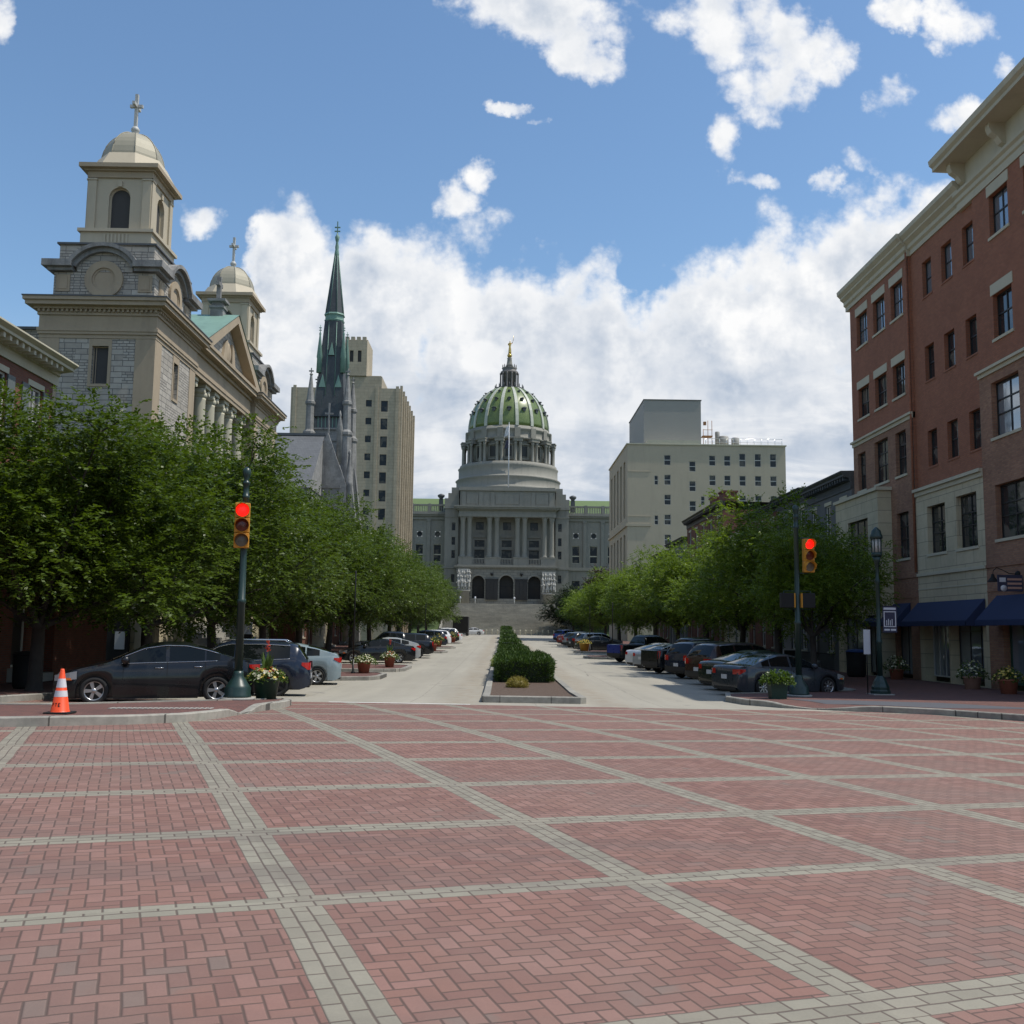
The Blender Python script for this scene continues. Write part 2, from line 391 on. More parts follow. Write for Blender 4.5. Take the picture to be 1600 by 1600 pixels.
# pavers of the crossing: herringbone panels divided by running-bond bands
TH, UO, UP, VO, VP, BR = .354, 1.05, 2.27, 4.15, 2.11, .0965
def pavermat():
    m, nt, b = newmat("herringbone_pavers"); X, Y, Z = xyz(nt, wpos(nt))
    wob = noise(nt, wpos(nt), .8, 3, .5); wob2 = noise(nt, wpos(nt), 1.1, 3, .5, 1)
    ct, sn_ = cos(TH), sin(TH)
    u = X * ct + Y * sn_ + (wob - .5) * .05; v = Y * ct - X * sn_ + (wob2 - .5) * .05
    mu = (u - (UO - UP / 2)).mod(UP) - UP / 2; vn = (6.33 - v).max(0.0); ve = v * v.gt(6.33) + (6.26 - vn * .89) * (1.0 - v.gt(6.33)); mv = (ve - (VO - VP / 2)).mod(VP) - VP / 2
    hb = BR * 1.5
    bandU = mu.abs().lt(hb); bandV = mv.abs().lt(hb)
    # herringbone
    pu = u / BR; pv = v / BR; i = pu.floor(); j = pv.floor(); fx = pu - i; fy = pv - j
    k = (i - j).mod(4.0) + .001; k = k.floor()
    H = k.lt(1.5)
    lx = fx + k.min(1.0) * H; ly = fy + (k.eq(2.0))
    dH = lx.min(2.0 - lx).min(fy.min(1.0 - fy)); dV = fx.min(1.0 - fx).min(ly.min(2.0 - ly))
    dh = dH * H + dV * (1.0 - H)
    idx = i - k * H; idy = j - k.eq(2.0) + 0.0
    # running-bond bands
    def band(a, c):                        # a across (-1.5..1.5 bricks), c along
        r_ = (a / BR + 1.5).floor(); q = c / (BR * 2) + r_ * .5 - (r_ * .5).floor() * 0.0; f2 = q - q.floor(); f1 = (a / BR + 1.5) - r_
        return (f2 * 2).min(2.0 - f2 * 2).min(f1.min(1.0 - f1)), r_, q.floor()
    d1, r1, q1 = band(mu, v); d2, r2, q2 = band(mv, u)
    anyb = bandU.max(bandV); useV = bandV
    db = d2 * useV + d1 * (1.0 - useV)
    d = db * anyb + dh * (1.0 - anyb)
    ida = (r2 * 7.3 + 100.0) * useV + (r1 * 5.1 + 300.0) * (1.0 - useV); idb = q2 * useV + q1 * (1.0 - useV)
    w = white(nt, comb(nt, ida * anyb + idx * (1.0 - anyb), idb * anyb + idy * (1.0 - anyb), anyb))
    w2 = white(nt, comb(nt, idx + 51.3, idy + 9.1, 4.0))
    pan = white(nt, comb(nt, ((u - UO) / UP).floor(), ((v - VO) / VP).floor(), 1.0))
    patch = noise(nt, wpos(nt), .55, 5, .6); fine = noise(nt, wpos(nt), 60, 4, .7); mid = noise(nt, wpos(nt), 5, 4, .6)
    cr = nt.nodes.new('ShaderNodeValToRGB'); nt.links.new(w.v, cr.inputs[0])
    el = cr.color_ramp.elements; el[0].position = 0; el[0].color = (.168, .083, .067, 1); el[1].position = 1; el[1].color = (.240, .130, .106, 1)
    e = el.new(.5); e.color = (.202, .104, .080, 1)
    grey = (w2 + (patch - .5) * 1.5).smooth(1.02, 1.10)
    brick = mix(nt, grey * .85, cr.outputs[0], (.15, .125, .105))
    brick = mix(nt, (patch.smooth(.42, .72) * .6), brick, (.185, .112, .092))
    bandc = mix(nt, w, (.20, .184, .143), (.248, .23, .18))
    c = mix(nt, anyb, brick, bandc)
    k2 = .72 + mid * .26 + fine * .32 + (pan - .5) * .09
    c = mix(nt, 1.0, c, gray(nt, k2), 'MULTIPLY')
    # tyre-polished streaks along the cross street
    sv = nt.nodes.new('ShaderNodeMapping'); sv.inputs['Scale'].default_value = (.07, .9, 1); nt.links.new(wpos(nt), sv.inputs['Vector'])
    strk = noise(nt, sv.outputs[0], 1.6, 5, .6).smooth(.52, .72)
    c = mix(nt, strk * .34, c, (.115, .088, .075))
    oil = noise(nt, wpos(nt), .9, 3, .5, .8).smooth(.70, .78); c = mix(nt, oil * .35, c, (.07, .055, .05))
    dust = noise(nt, wpos(nt), .28, 6, .7).smooth(.40, .75); c = mix(nt, dust * .22, c, (.27, .20, .165))
    joint = 1.0 - d.smooth(.028, .10)
    c = mix(nt, joint * .8, c, (.075, .05, .04))
    nt.links.new(c, b.inputs['Base Color'])
    nt.links.new((.74 + mid * .2 - strk * .1).v, b.inputs['Roughness'])
    h = d.smooth(.0, .13) + (w - .5) * .25 + fine * .22
    bumpn(nt, b, h, .55, .006)
    return m
M = {}
M['paver'] = pavermat()
def sidemat():
    m, nt, b = newmat("sidewalk_brick"); X, Y, Z = xyz(nt, wpos(nt)); 
    t = nt.nodes.new('ShaderNodeTexBrick'); nt.links.new(wpos(nt), t.inputs['Vector']); t.inputs['Scale'].default_value = 1
    t.inputs['Brick Width'].default_value = .2; t.inputs['Row Height'].default_value = .1; t.inputs['Mortar Size'].default_value = .006
    t.inputs['Color1'].default_value = (.155, .066, .052, 1); t.inputs['Color2'].default_value = (.105, .05, .042, 1); t.inputs['Mortar'].default_value = (.05, .035, .03, 1)
    n = noise(nt, wpos(nt), .5, 6, .65); k = .68 + n * .64
    nt.links.new(mix(nt, 1.0, t.outputs['Color'], gray(nt, k), 'MULTIPLY'), b.inputs['Base Color']); b.inputs['Roughness'].default_value = .85
    bumpn(nt, b, (1.0 - S(nt, t.outputs['Fac'])), .4, .006); return m
M['side'] = sidemat()
def roadmat():
    m, nt, b = newmat("concrete_road"); X, Y, Z = xyz(nt, wpos(nt))
    a = noise(nt, wpos(nt), .12, 6, .65); f = noise(nt, wpos(nt), 35, 4, .7); mid = noise(nt, wpos(nt), 2.2, 5, .6)
    sv = nt.nodes.new('ShaderNodeMapping'); sv.inputs['Scale'].default_value = (.55, .035, 1); nt.links.new(wpos(nt), sv.inputs['Vector'])
    s = noise(nt, sv.outputs[0], 1.8, 5, .6)
    k = .70 + a * .26 + f * .16 + mid * .14 + (s - .5) * .5
    c = mix(nt, 1.0, (.315, .292, .240), gray(nt, k), 'MULTIPLY')
    jy = ((Y / 4.6).fract() - .5).abs(); jx = ((X - .95) / 3.35).fract() - .5
    jn = (jy.gt(.4962)).max(jx.abs().gt(.4958))
    c = mix(nt, jn * .5 * mid.smooth(.35, .6), c, (.10, .095, .085))
    cn = nt.nodes.new('ShaderNodeTexVoronoi'); cn.feature = 'DISTANCE_TO_EDGE'; cn.inputs['Scale'].default_value = .22; nt.links.new(wpos(nt), cn.inputs['Vector'])
    crk = S(nt, cn.outputs['Distance']).lt(.006); c = mix(nt, crk * .45 * a.smooth(.45, .6), c, (.06, .055, .05))
    pt = noise(nt, wpos(nt), .5, 3, .4, 1).smooth(.68, .70); c = mix(nt, pt * .45, c, (.15, .145, .14))
    # brown dirt washed along the median kerb
    ed = (X + 1.15).abs().smooth(.9, 0.0) + (X - 3.0).abs().smooth(.9, 0.0)
    c = mix(nt, (ed * mid.smooth(.3, .7) * .55).clamp(), c, (.22, .165, .105))
    nt.links.new(c, b.inputs['Base Color']); b.inputs['Roughness'].default_value = .88; bumpn(nt, b, f + mid, .25, .01); return m
M['road'] = roadmat()
M['granite'] = brickmat("granite_kerb", (.29, .275, .235), (.225, .215, .19), (.08, .075, .065), bw=1.4, bh=5, mo=.012, var=.9, big=.35, xy='flat', bump=.5)
M['mulch'] = pm("mulch", (.105, .07, .05), .95, .6, 14, 1.0)
M['conc'] = pm("pale_concrete", (.33, .32, .29), .85, .12, 1.5, .15)
M['stone_cap'] = pm("capitol_granite", (.232, .222, .19), .8, .14, .5, .15, dirt=.30)
M['stone_cap2'] = brickmat("capitol_rusticated_granite", (.225, .217, .185), (.205, .197, .17), (.09, .088, .075), bw=1.6, bh=.62, mo=.035, var=.15, big=.15, bump=.6, dirt=.25)
M['steps'] = brickmat("granite_steps", (.33, .31, .255), (.29, .272, .225), (.10, .095, .082), bw=2.2, bh=.17, mo=.012, var=.2, big=.3, bump=.2)
M['marble'] = pm("white_marble", (.36, .35, .32), .6, .5, 3, .9, bscale=5)
def domemat():
    m, nt, b = newmat("green_glazed_tiles"); X, Y, Z = xyz(nt, wpos(nt))
    t = nt.nodes.new('ShaderNodeTexBrick'); A = (Y - 285.0)._m('ARCTAN2', X - 1.45)
    nt.links.new(comb(nt, A * 12, Z), t.inputs['Vector']); t.inputs['Scale'].default_value = 1; t.inputs['Brick Width'].default_value = .5; t.inputs['Row Height'].default_value = .3; t.inputs['Mortar Size'].default_value = .03
    t.inputs['Color1'].default_value = (.165, .215, .065, 1); t.inputs['Color2'].default_value = (.125, .165, .05, 1); t.inputs['Mortar'].default_value = (.05, .09, .02, 1)
    nt.links.new(t.outputs['Color'], b.inputs['Base Color']); nt.links.new((noise(nt, wpos(nt), .6, 4, .6) * .5 + .1).v, b.inputs['Roughness']); return m
M['tile'] = domemat()
M['rib'] = pm("terracotta_rib", (.42, .43, .36), .4, .15, 1)
M['roofgreen'] = pm("green_tile_roof", (.115, .16, .045), .5, .15, 1)
M['gold'] = pm("gold_leaf", (.60, .40, .12), .3, .1, 2, metal=.9)
M['brick'] = brickmat("red_brick", (.33, .122, .062), (.27, .096, .049), (.18, .11, .08), dirt=.12, mo=.009)
M['brickb'] = brickmat("brown_brick", (.32, .168, .10), (.235, .112, .07), (.19, .14, .10), big=.2, dirt=.15, mo=.009)
M['brickold'] = brickmat("old_red_brick", (.20, .062, .036), (.15, .048, .030), (.12, .08, .06), big=.25, dirt=.25)
M['cast'] = brickmat("cast_stone", (.50, .44, .305), (.465, .41, .28), (.24, .22, .165), bw=1.5, bh=.60, mo=.014, big=.12, dirt=.12)
M['trim'] = pm("cast_stone_trim", (.48, .445, .335), .75, .08, 1.2, .1, dirt=.15)
M['beige'] = pm("beige_render", (.43, .37, .275), .85, .07, .4, .05, dirt=.12)
M['beige2'] = brickmat("tan_limestone", (.41, .345, .25), (.385, .325, .235), (.28, .25, .19), bw=1.2, bh=.5, mo=.02, big=.15, dirt=.2, bump=.2)
M['metalbox'] = pm("grey_cladding", (.28, .27, .245), .6, .06, .6)
def ashlar():
    m, nt, b = newmat("grey_ashlar"); X, Y, Z = xyz(nt, wpos(nt)); q = X + Y
    def br(w, h, so, s2):
        t = nt.nodes.new('ShaderNodeTexBrick'); nt.links.new(comb(nt, q + so, Z + so), t.inputs['Vector']); t.inputs['Scale'].default_value = 1
        t.inputs['Brick Width'].default_value = w; t.inputs['Row Height'].default_value = h; t.inputs['Mortar Size'].default_value = .017; t.inputs['Mortar Smooth'].default_value = .3
        t.offset = .37; t.squash = s2; t.squash_frequency = 2
        t.inputs['Color1'].default_value = (.43, .395, .34, 1); t.inputs['Color2'].default_value = (.31, .282, .24, 1); t.inputs['Mortar'].default_value = (.13, .125, .12, 1); return t
    a = br(.62, .30, 0, 1.4); c2 = br(.40, .15, .0, .8)
    sel = white(nt, comb(nt, (q / 1.24).floor(), (Z / .6).floor(), 2.0)).gt(.55)
    n = noise(nt, wpos(nt), 3, 5, .6); k = .75 + n * .5
    c = mix(nt, sel, a.outputs['Color'], c2.outputs['Color'])
    nt.links.new(mix(nt, 1.0, c, gray(nt, k), 'MULTIPLY'), b.inputs['Base Color']); b.inputs['Roughness'].default_value = .85
    f = S(nt, a.outputs['Fac']) * (1.0 - sel) + S(nt, c2.outputs['Fac']) * sel
    bumpn(nt, b, (1.0 - f) + n * .6, .8, .03); return m
M['ashlar'] = ashlar()
M['sandst'] = pm("buff_sandstone", (.36, .288, .20), .8, .12, .8, .12, dirt=.28)
M['belfry'] = pm("pale_belfry_paint", (.44, .38, .28), .7, .06, 1, dirt=.14)
M['domemetal'] = pm("grey_gold_metal_dome", (.31, .285, .215), .6, .12, 1.2, metal=.12)
M['lead'] = pm("dark_lead", (.075, .08, .085), .55, .15, 2)
M['copper'] = pm("green_copper", (.16, .27, .22), .6, .22, 1.3, .1, dirt=.25)
M['slate'] = brickmat("dark_slate", (.052, .062, .068), (.04, .048, .054), (.03, .034, .038), bw=.3, bh=.25, mo=.012, big=.15, bump=.3, rough=.6)
M['slategrey'] = brickmat("grey_slate_roof", (.115, .12, .125), (.10, .105, .11), (.07, .07, .075), bw=.3, bh=.25, mo=.012, big=.2, bump=.3, rough=.65)
M['gothic'] = pm("weathered_grey_stone", (.225, .22, .21), .85, .6, 1.6, .5, dirt=.85)
M['glass'] = glassmat("window_glass", blinds=None, tint=(.30, .34, .38)); M['glass'].node_tree.nodes['Principled BSDF'].inputs['Metallic'].default_value = .55
M['glassb'] = glassmat("window_glass_blinds", tint=(.018, .022, .026), blinds=(.12, .115, .10))
M['glassc'] = glassmat("car_glass", tint=(.006, .008, .008), rough=.02, wob=0, ior=1.38)
M['glassd'] = glassmat('dim_window_glass', tint=(.012, .016, .022), rough=.3, wob=.01, ior=1.42, blinds=(.075, .07, .06))
M['louver'] = pm("dark_louvres", (.05, .048, .046), .8, .1, 3)
M['dframe'] = pm("black_frame", (.016, .015, .015), .45, .1, 3)
M['wframe'] = pm("white_frame", (.55, .54, .50), .5, .06, 3)
M['navy'] = pm("navy_canvas", (.014, .026, .075), .85, .12, 3, .1)
M['green'] = pm("dark_green_paint", (.012, .034, .029), .38, .18, 5)
M['greenpot'] = pm("dark_green_plastic", (.010, .045, .030), .5, .12, 5)
M['terra'] = pm("terracotta", (.34, .115, .07), .75, .15, 5)
M['terrap'] = pm("pale_terracotta", (.42, .25, .19), .75, .12, 5)
M['yelpot'] = pm("yellow_pot", (.48, .27, .04), .6, .12, 5)
M['sigyel'] = pm("signal_yellow", (.52, .235, .018), .5, .10, 6)
M['black'] = pm("matt_black", (.005, .005, .005), .8, .1, 5)
M['red'] = emit("red_signal_light", (1, .006, .003), 1.5, (.35, .01, .01))
M['amber'] = pm("unlit_amber_lens", (.12, .018, .008), .2, .1, 20)
M['glens'] = pm("unlit_green_lens", (.13, .115, .085), .25, .1, 20)
M['cone'] = pm("orange_plastic", (.80, .075, .012), .45, .08, 8)
M['reflect'] = pm("reflective_white", (.62, .60, .62), .35, .04, 20)
M['rubber'] = pm("tyre_rubber", (.014, .014, .014), .85, .15, 20)
M['alloy'] = pm("alloy_rim", (.42, .42, .43), .3, .06, 8, metal=.85)
M['darkrim'] = pm("dark_rim", (.03, .03, .032), .35, .1, 8, metal=.6)
M['chrome'] = pm("chrome", (.62, .62, .62), .12, .03, 8, metal=1)
M['plastic'] = pm("black_trim", (.012, .012, .013), .55, .1, 8)
M['tail'] = pm("tail_lamp_red", (.42, .012, .010), .18, .05, 8, coat=1)
M['head'] = pm("headlamp", (.32, .33, .34), .12, .05, 8, coat=1)
M['orangel'] = pm("side_marker", (.65, .14, .02), .2, .05, 8)
M['plate'] = pm("licence_plate", (.50, .50, .50), .4, .05, 8)
M['whitepaint'] = pm("white_road_paint", (.62, .61, .57), .7, .25, 3)
M['bark'] = pm("bark", (.045, .037, .030), .9, .3, 6, .8, bscale=18)
M['bluebin'] = pm("blue_plastic", (.02, .06, .22), .5, .1, 5)
M['blacksteel'] = pm("black_steel", (.012, .012, .012), .45, .1, 5)
M['banner'] = pm("banner_dark_blue", (.035, .035, .065), .8, .3, 9)
M['sign'] = pm("white_sign", (.52, .53, .56), .6, .05, 6)
M['lampglass'] = pm("frosted_lamp_glass", (.45, .45, .42), .35, .05, 6)
def leafmat(name, a, b_, trans=.35, rough=.42):
    m, nt, b = newmat(name); g = nt.nodes.new('ShaderNodeNewGeometry')
    rnd_ = S(nt, g.outputs['Random Per Island']); big = noise(nt, g.outputs['Position'], .8, 3, .5)
    c = mix(nt, (rnd_ * .65 + big * .5).clamp(), a, b_)
    nt.links.new(c, b.inputs['Base Color']); b.inputs['Roughness'].default_value = rough; b.inputs['Specular IOR Level'].default_value = .28
    tr = nt.nodes.new('ShaderNodeBsdfTranslucent'); nt.links.new(mix(nt, 1.0, c, (1.25, 1.35, .45), 'MULTIPLY'), tr.inputs[0])
    mx = nt.nodes.new('ShaderNodeMixShader'); mx.inputs[0].default_value = trans
    nt.links.new(b.outputs[0], mx.inputs[1]); nt.links.new(tr.outputs[0], mx.inputs[2])
    nt.links.new(mx.outputs[0], nt.nodes['Material Output'].inputs[0]); return m
M['leafL'] = leafmat("elm_leaves", (.026, .049, .008), (.102, .150, .020))
M['leafR'] = leafmat("locust_leaves", (.040, .078, .010), (.175, .24, .032), .42)
M['leafD'] = leafmat("dark_leaves", (.014, .024, .010), (.032, .048, .018), .2)
M['leafP'] = leafmat("purple_leaves", (.030, .014, .012), (.055, .025, .020), .2)
M['yew'] = leafmat("yew_needles", (.024, .050, .010), (.065, .110, .022), .2)
M['gold_shrub'] = leafmat("golden_shrub_leaves", (.16, .13, .035), (.34, .28, .09), .3)
M['pale_plant'] = leafmat("pale_grass_plant", (.12, .16, .04), (.26, .30, .10), .3)
M['potleaf'] = leafmat("planter_leaves", (.035, .07, .012), (.09, .14, .03), .3)
M['petalw'] = leafmat("white_petals", (.55, .52, .36), (.72, .70, .55), .3)
M['petaly'] = leafmat("yellow_petals", (.62, .45, .06), (.72, .60, .2), .3)
M['petalr'] = leafmat("red_petals", (.40, .03, .03), (.55, .10, .05), .3)
M['grass'] = pm("lawn", (.045, .075, .018), .9, .3, 3, .3)
# ------------------------------------------------------------ ground, roads, kerbs
def inside(p, poly):
    x, y = p; c = False; j = len(poly) - 1
    for i in range(len(poly)):
        xi, yi = poly[i]; xj, yj = poly[j]
        if (yi > y) != (yj > y) and x < (xj - xi) * (y - yi) / (yj - yi) + xi: c = not c
        j = i
    return c
def patch(name, outline, h, mat, step=1.0, kind='structure', parent=None, zf=None):
    """a sheet that follows the ground at height h, triangulated with inner points"""
    zf = zf or G; pts = []
    n = len(outline)
    for i in range(n):
        a = Vector(outline[i]); b = Vector(outline[(i + 1) % n]); k = max(1, int((b - a).length / step))
        for t in range(k): pts.append(tuple(a + (b - a) * t / k))
    ne = len(pts)
    xs = [p[0] for p in pts]; ys = [p[1] for p in pts]
    gx = min(xs) + step * .5
    while gx < max(xs):
        gy = min(ys) + step * .5
        while gy < max(ys):
            if inside((gx, gy), pts): pts.append((gx, gy))
            gy += step
        gx += step
    vs, es, fs, *_ = geometry.delaunay_2d_cdt([Vector(p) for p in pts], [(i, (i + 1) % ne) for i in range(ne)], [], 1, 1e-4)
    mb = MB(); mb.add([(v.x, v.y, zf(v.x, v.y) + h) for v in vs], fs, True)
    o = mb.build(name, mat, parent)
    if kind: o['kind'] = kind
    return o
def rampf(x, y):
    d = min(sqrt((x + 5.02) ** 2 + (y - 20.5) ** 2) / 1.15, sqrt((x - 8.2) ** 2 + (y - 27.3) ** 2) / 1.7); d = min(1, d); return d * d * (3 - 2 * d)
def kerb(path, name='kerb', w=.18, h=.15, left=True, closed=False, ends=True):
    """granite kerb along a path; the raised ground lies to the left (or right) of it"""
    pts = [Vector(p) for p in path]; out = []
    for i in range(len(pts) - (0 if closed else 1)):
        a, b = pts[i], pts[(i + 1) % len(pts)]; k = max(1, int((b - a).length / .35))
        out += [a + (b - a) * t / k for t in range(k)]
    if not closed: out.append(pts[-1])
    n = len(out); mb = MB(); s = 1 if left else -1; rows = []; h0 = h - .012
    for i, p in enumerate(out):
        a = out[i - 1] if (i > 0 or closed) else p; b = out[(i + 1) % n] if (i < n - 1 or closed) else p
        d = (b - a).normalized(); nr = Vector((-d.y, d.x)) * s; g = G(p.x, p.y); h = h0 * rampf(p.x, p.y) + .012
        rows.append([(p.x, p.y, g - .1), (p.x, p.y, g + h - .02), (p.x + nr.x * .02, p.y + nr.y * .02, g + h), (p.x + nr.x * w, p.y + nr.y * w, g + h), (p.x + nr.x * w, p.y + nr.y * w, g - .1)])
    vs = [q for r_ in rows for q in r_]
    fs = [(i * 5 + k, ((i + 1) % n) * 5 + k, ((i + 1) % n) * 5 + k + 1, i * 5 + k + 1) for i in range(n if closed else n - 1) for k in range(4)]
    if not closed: fs += [(0, 1, 2, 3, 4), tuple((n - 1) * 5 + k for k in (4, 3, 2, 1, 0))]
    mb.add(vs, fs); o = mb.build(name, M['granite']); o['kind'] = 'structure'; return o

g = MB(); B = 3500
g.quad((-B, -B, -.75), (B, -B, -.75), (B, B, -.75), (-B, B, -.75))
o = g.build('ground', M['grass']); o['kind'] = 'structure'
patch('crossing', [(-60, -25), (60, -25), (60, 26.6), (-60, 26.6)], 0, M['paver'], 1.0)
patch('road', [(-16.2, 26.6), (18.2, 26.6), (18.2, 212), (-16.2, 212)], -.012, M['road'], 1.5)
SW = .125
# left corner and pavement
corner = [(-60, -20.5), (-20, 7.2), (-9.6, 14.5), (-7.56, 15.85), (-6.02, 16.94), (-5.35, 17.8), (-5.1, 18.8), (-5.02, 20.2), (-4.93, 21.6), (-4.80, 23.4), (-4.92, 24.6), (-5.2, 25.3),
          (-6.1, 23.85), (-8.6, 19.9), (-10.9, 19.2), (-10.9, 208), (-16.1, 208), (-16.1, 13), (-60, 13)]
def zramp(x, y): return G(x, y) - SW * (1 - rampf(x, y))
patch('pavement_left', corner, SW, M['side'], .6, zf=zramp)
kerb([(-40, -6.65), (-20, 7.2), (-9.6, 14.5), (-7.56, 15.85), (-6.02, 16.94), (-5.35, 17.8), (-5.1, 18.8), (-5.02, 20.2), (-4.93, 21.6), (-4.80, 23.4), (-4.92, 24.6), (-5.2, 25.3), (-6.1, 23.85), (-8.6, 19.9), (-10.9, 19.2), (-10.9, 40.9)], left=True, h=.15, w=.16)
kerb([(-10.9, 46.4), (-10.9, 49.4)], left=True, w=.14)
for a, b in ((56.6, 83.5), (88.2, 98.6), (103.4, 122), (126, 208)): kerb([(-10.9, a), (-10.9, b)], left=True, w=.14)
# parking islands, left
def island(ya, yb, tip, side=-1, base=10.9):
    s = side; p = [(s * base, ya), (s * (tip + 1.6), ya), (s * (tip + .35), ya + .5), (s * tip, ya + 1.5), (s * tip, yb - 1.5), (s * (tip + .35), yb - .5), (s * (tip + 1.6), yb), (s * base, yb)]
    patch('parking_island', p, SW, M['side'], 1.0); kerb(p, left=(s < 0), w=.2)
for ya, yb, tp in ((41.0, 46.3, 4.9), (49.5, 56.5, 4.7), (83.6, 88.1, 4.4), (98.7, 103.3, 4.4), (122.1, 125.9, 4.6)): island(ya, yb, tp)
# right corner and pavement
rc = [(7.17, 33.0), (6.72, 30.85), (6.9, 29.2), (7.6, 27.9), (8.88, 27.06), (10.86, 25.87), (12.22, 24.13), (18, 18.2), (60, -20), (60, 30.0), (18.25, 30.0), (18.25, 208), (12.3, 208), (12.3, 35.6), (10.4, 34.6)]
rc[-1] = (9.6, 34.1)
patch('pavement_right', rc, SW, M['side'], .6, zf=zramp)
kerb([(12.3, 74), (12.3, 36.2), (9.6, 34.2), (7.17, 33.0), (6.72, 30.85), (6.9, 29.2), (7.6, 27.9), (8.88, 27.06), (10.86, 25.87), (12.22, 24.13), (18, 18.2), (40, -2)], left=True, w=.16)
for a, b in ((79, 89.5), (93.7, 115), (119, 140), (144, 208)): kerb([(12.3, b), (12.3, a)], left=True, w=.14)
for ya, yb, tp in ((74.1, 78.9, 6.2), (89.6, 93.6, 6.5), (115.1, 118.9, 6.4), (140.1, 143.9, 6.6)): island(ya, yb, tp, 1, 12.3)
o = patch('kerb_ramp', [(8.3, 30.2), (8.9, 28.2), (11.3, 26.6), (14.4, 26.9), (12.4, 29.2)], SW + .006, pm("dark_ramp_slab", (.075, .078, .09), .8, .15, 2), .6, zf=zramp)
# drain grating in the left corner
gr = MB()
for i in range(20):
    x0 = -7.1 + i * .085; y0 = 18.9 + i * .035
    gr.box(x0, x0 + .05, y0, y0 + .28, G(x0, y0) + SW + .002, G(x0, y0) + SW + .012)
tag(gr.build('tactile_strip', M['conc']), 'grey ribbed strip set in the brick pavement beside the orange cone', 'pavement strip')
# stop line and gutter
wl = MB(); 
for i in range(20):
    a = i / 20; b = (i + 1) / 20
    p = lambda t, e: (-4.45 + 3.68 * t, 26.85 + .35 * t * 0 + e, 0)
    q = [p(a, 0), p(b, 0), p(b, .3), p(a, .3)]
    wl.quad(*[(x_, y_, G(x_, y_) - .012 + .006) for x_, y_, _ in q])
o = wl.build('stop_line', M['whitepaint']); o['kind'] = 'structure'
# dark gutter line where the pavers end
# ------------------------------------------------------------ median
med = [(-.45, 28.3), (2.2, 28.3), (2.38, 28.6), (2.38, 60), (2.15, 190), (-.1, 190), (-.5, 60), (-.5, 28.5)]
kerb(med, 'median_kerb', closed=True, left=True, w=.22, h=.17)
patch('planting_bed', [(-.3, 28.5), (2.2, 28.5), (2.2, 60), (1.97, 189.8), (.1, 189.8), (-.3, 60)], .12, M['mulch'], .8)
# slope up to the capitol terrace
def hz(x, y):
    k = min(1, max(0, (y - 212) / 30)); return .95 + k * 7.0
patch('hill', [(-140, 211.5), (-12.5, 211.5), (-12.5, 244), (-140, 244)], 0, M['grass'], 6, zf=hz)
patch('hill', [(15, 211.5), (140, 211.5), (140, 244), (15, 244)], 0, M['grass'], 6, zf=hz)
patch('hill', [(-140, 244), (140, 244), (140, 340), (-140, 340)], 0, M['grass'], 20, zf=lambda x, y: 7.9)
patch('far_road', [(-140, 205), (-16.2, 205), (-16.2, 211.5), (-140, 211.5)], 0, M['road'], 6, zf=lambda x, y: .9)
patch('far_road', [(18.2, 205), (140, 205), (140, 211.5), (18.2, 211.5)], 0, M['road'], 6, zf=lambda x, y: .9)

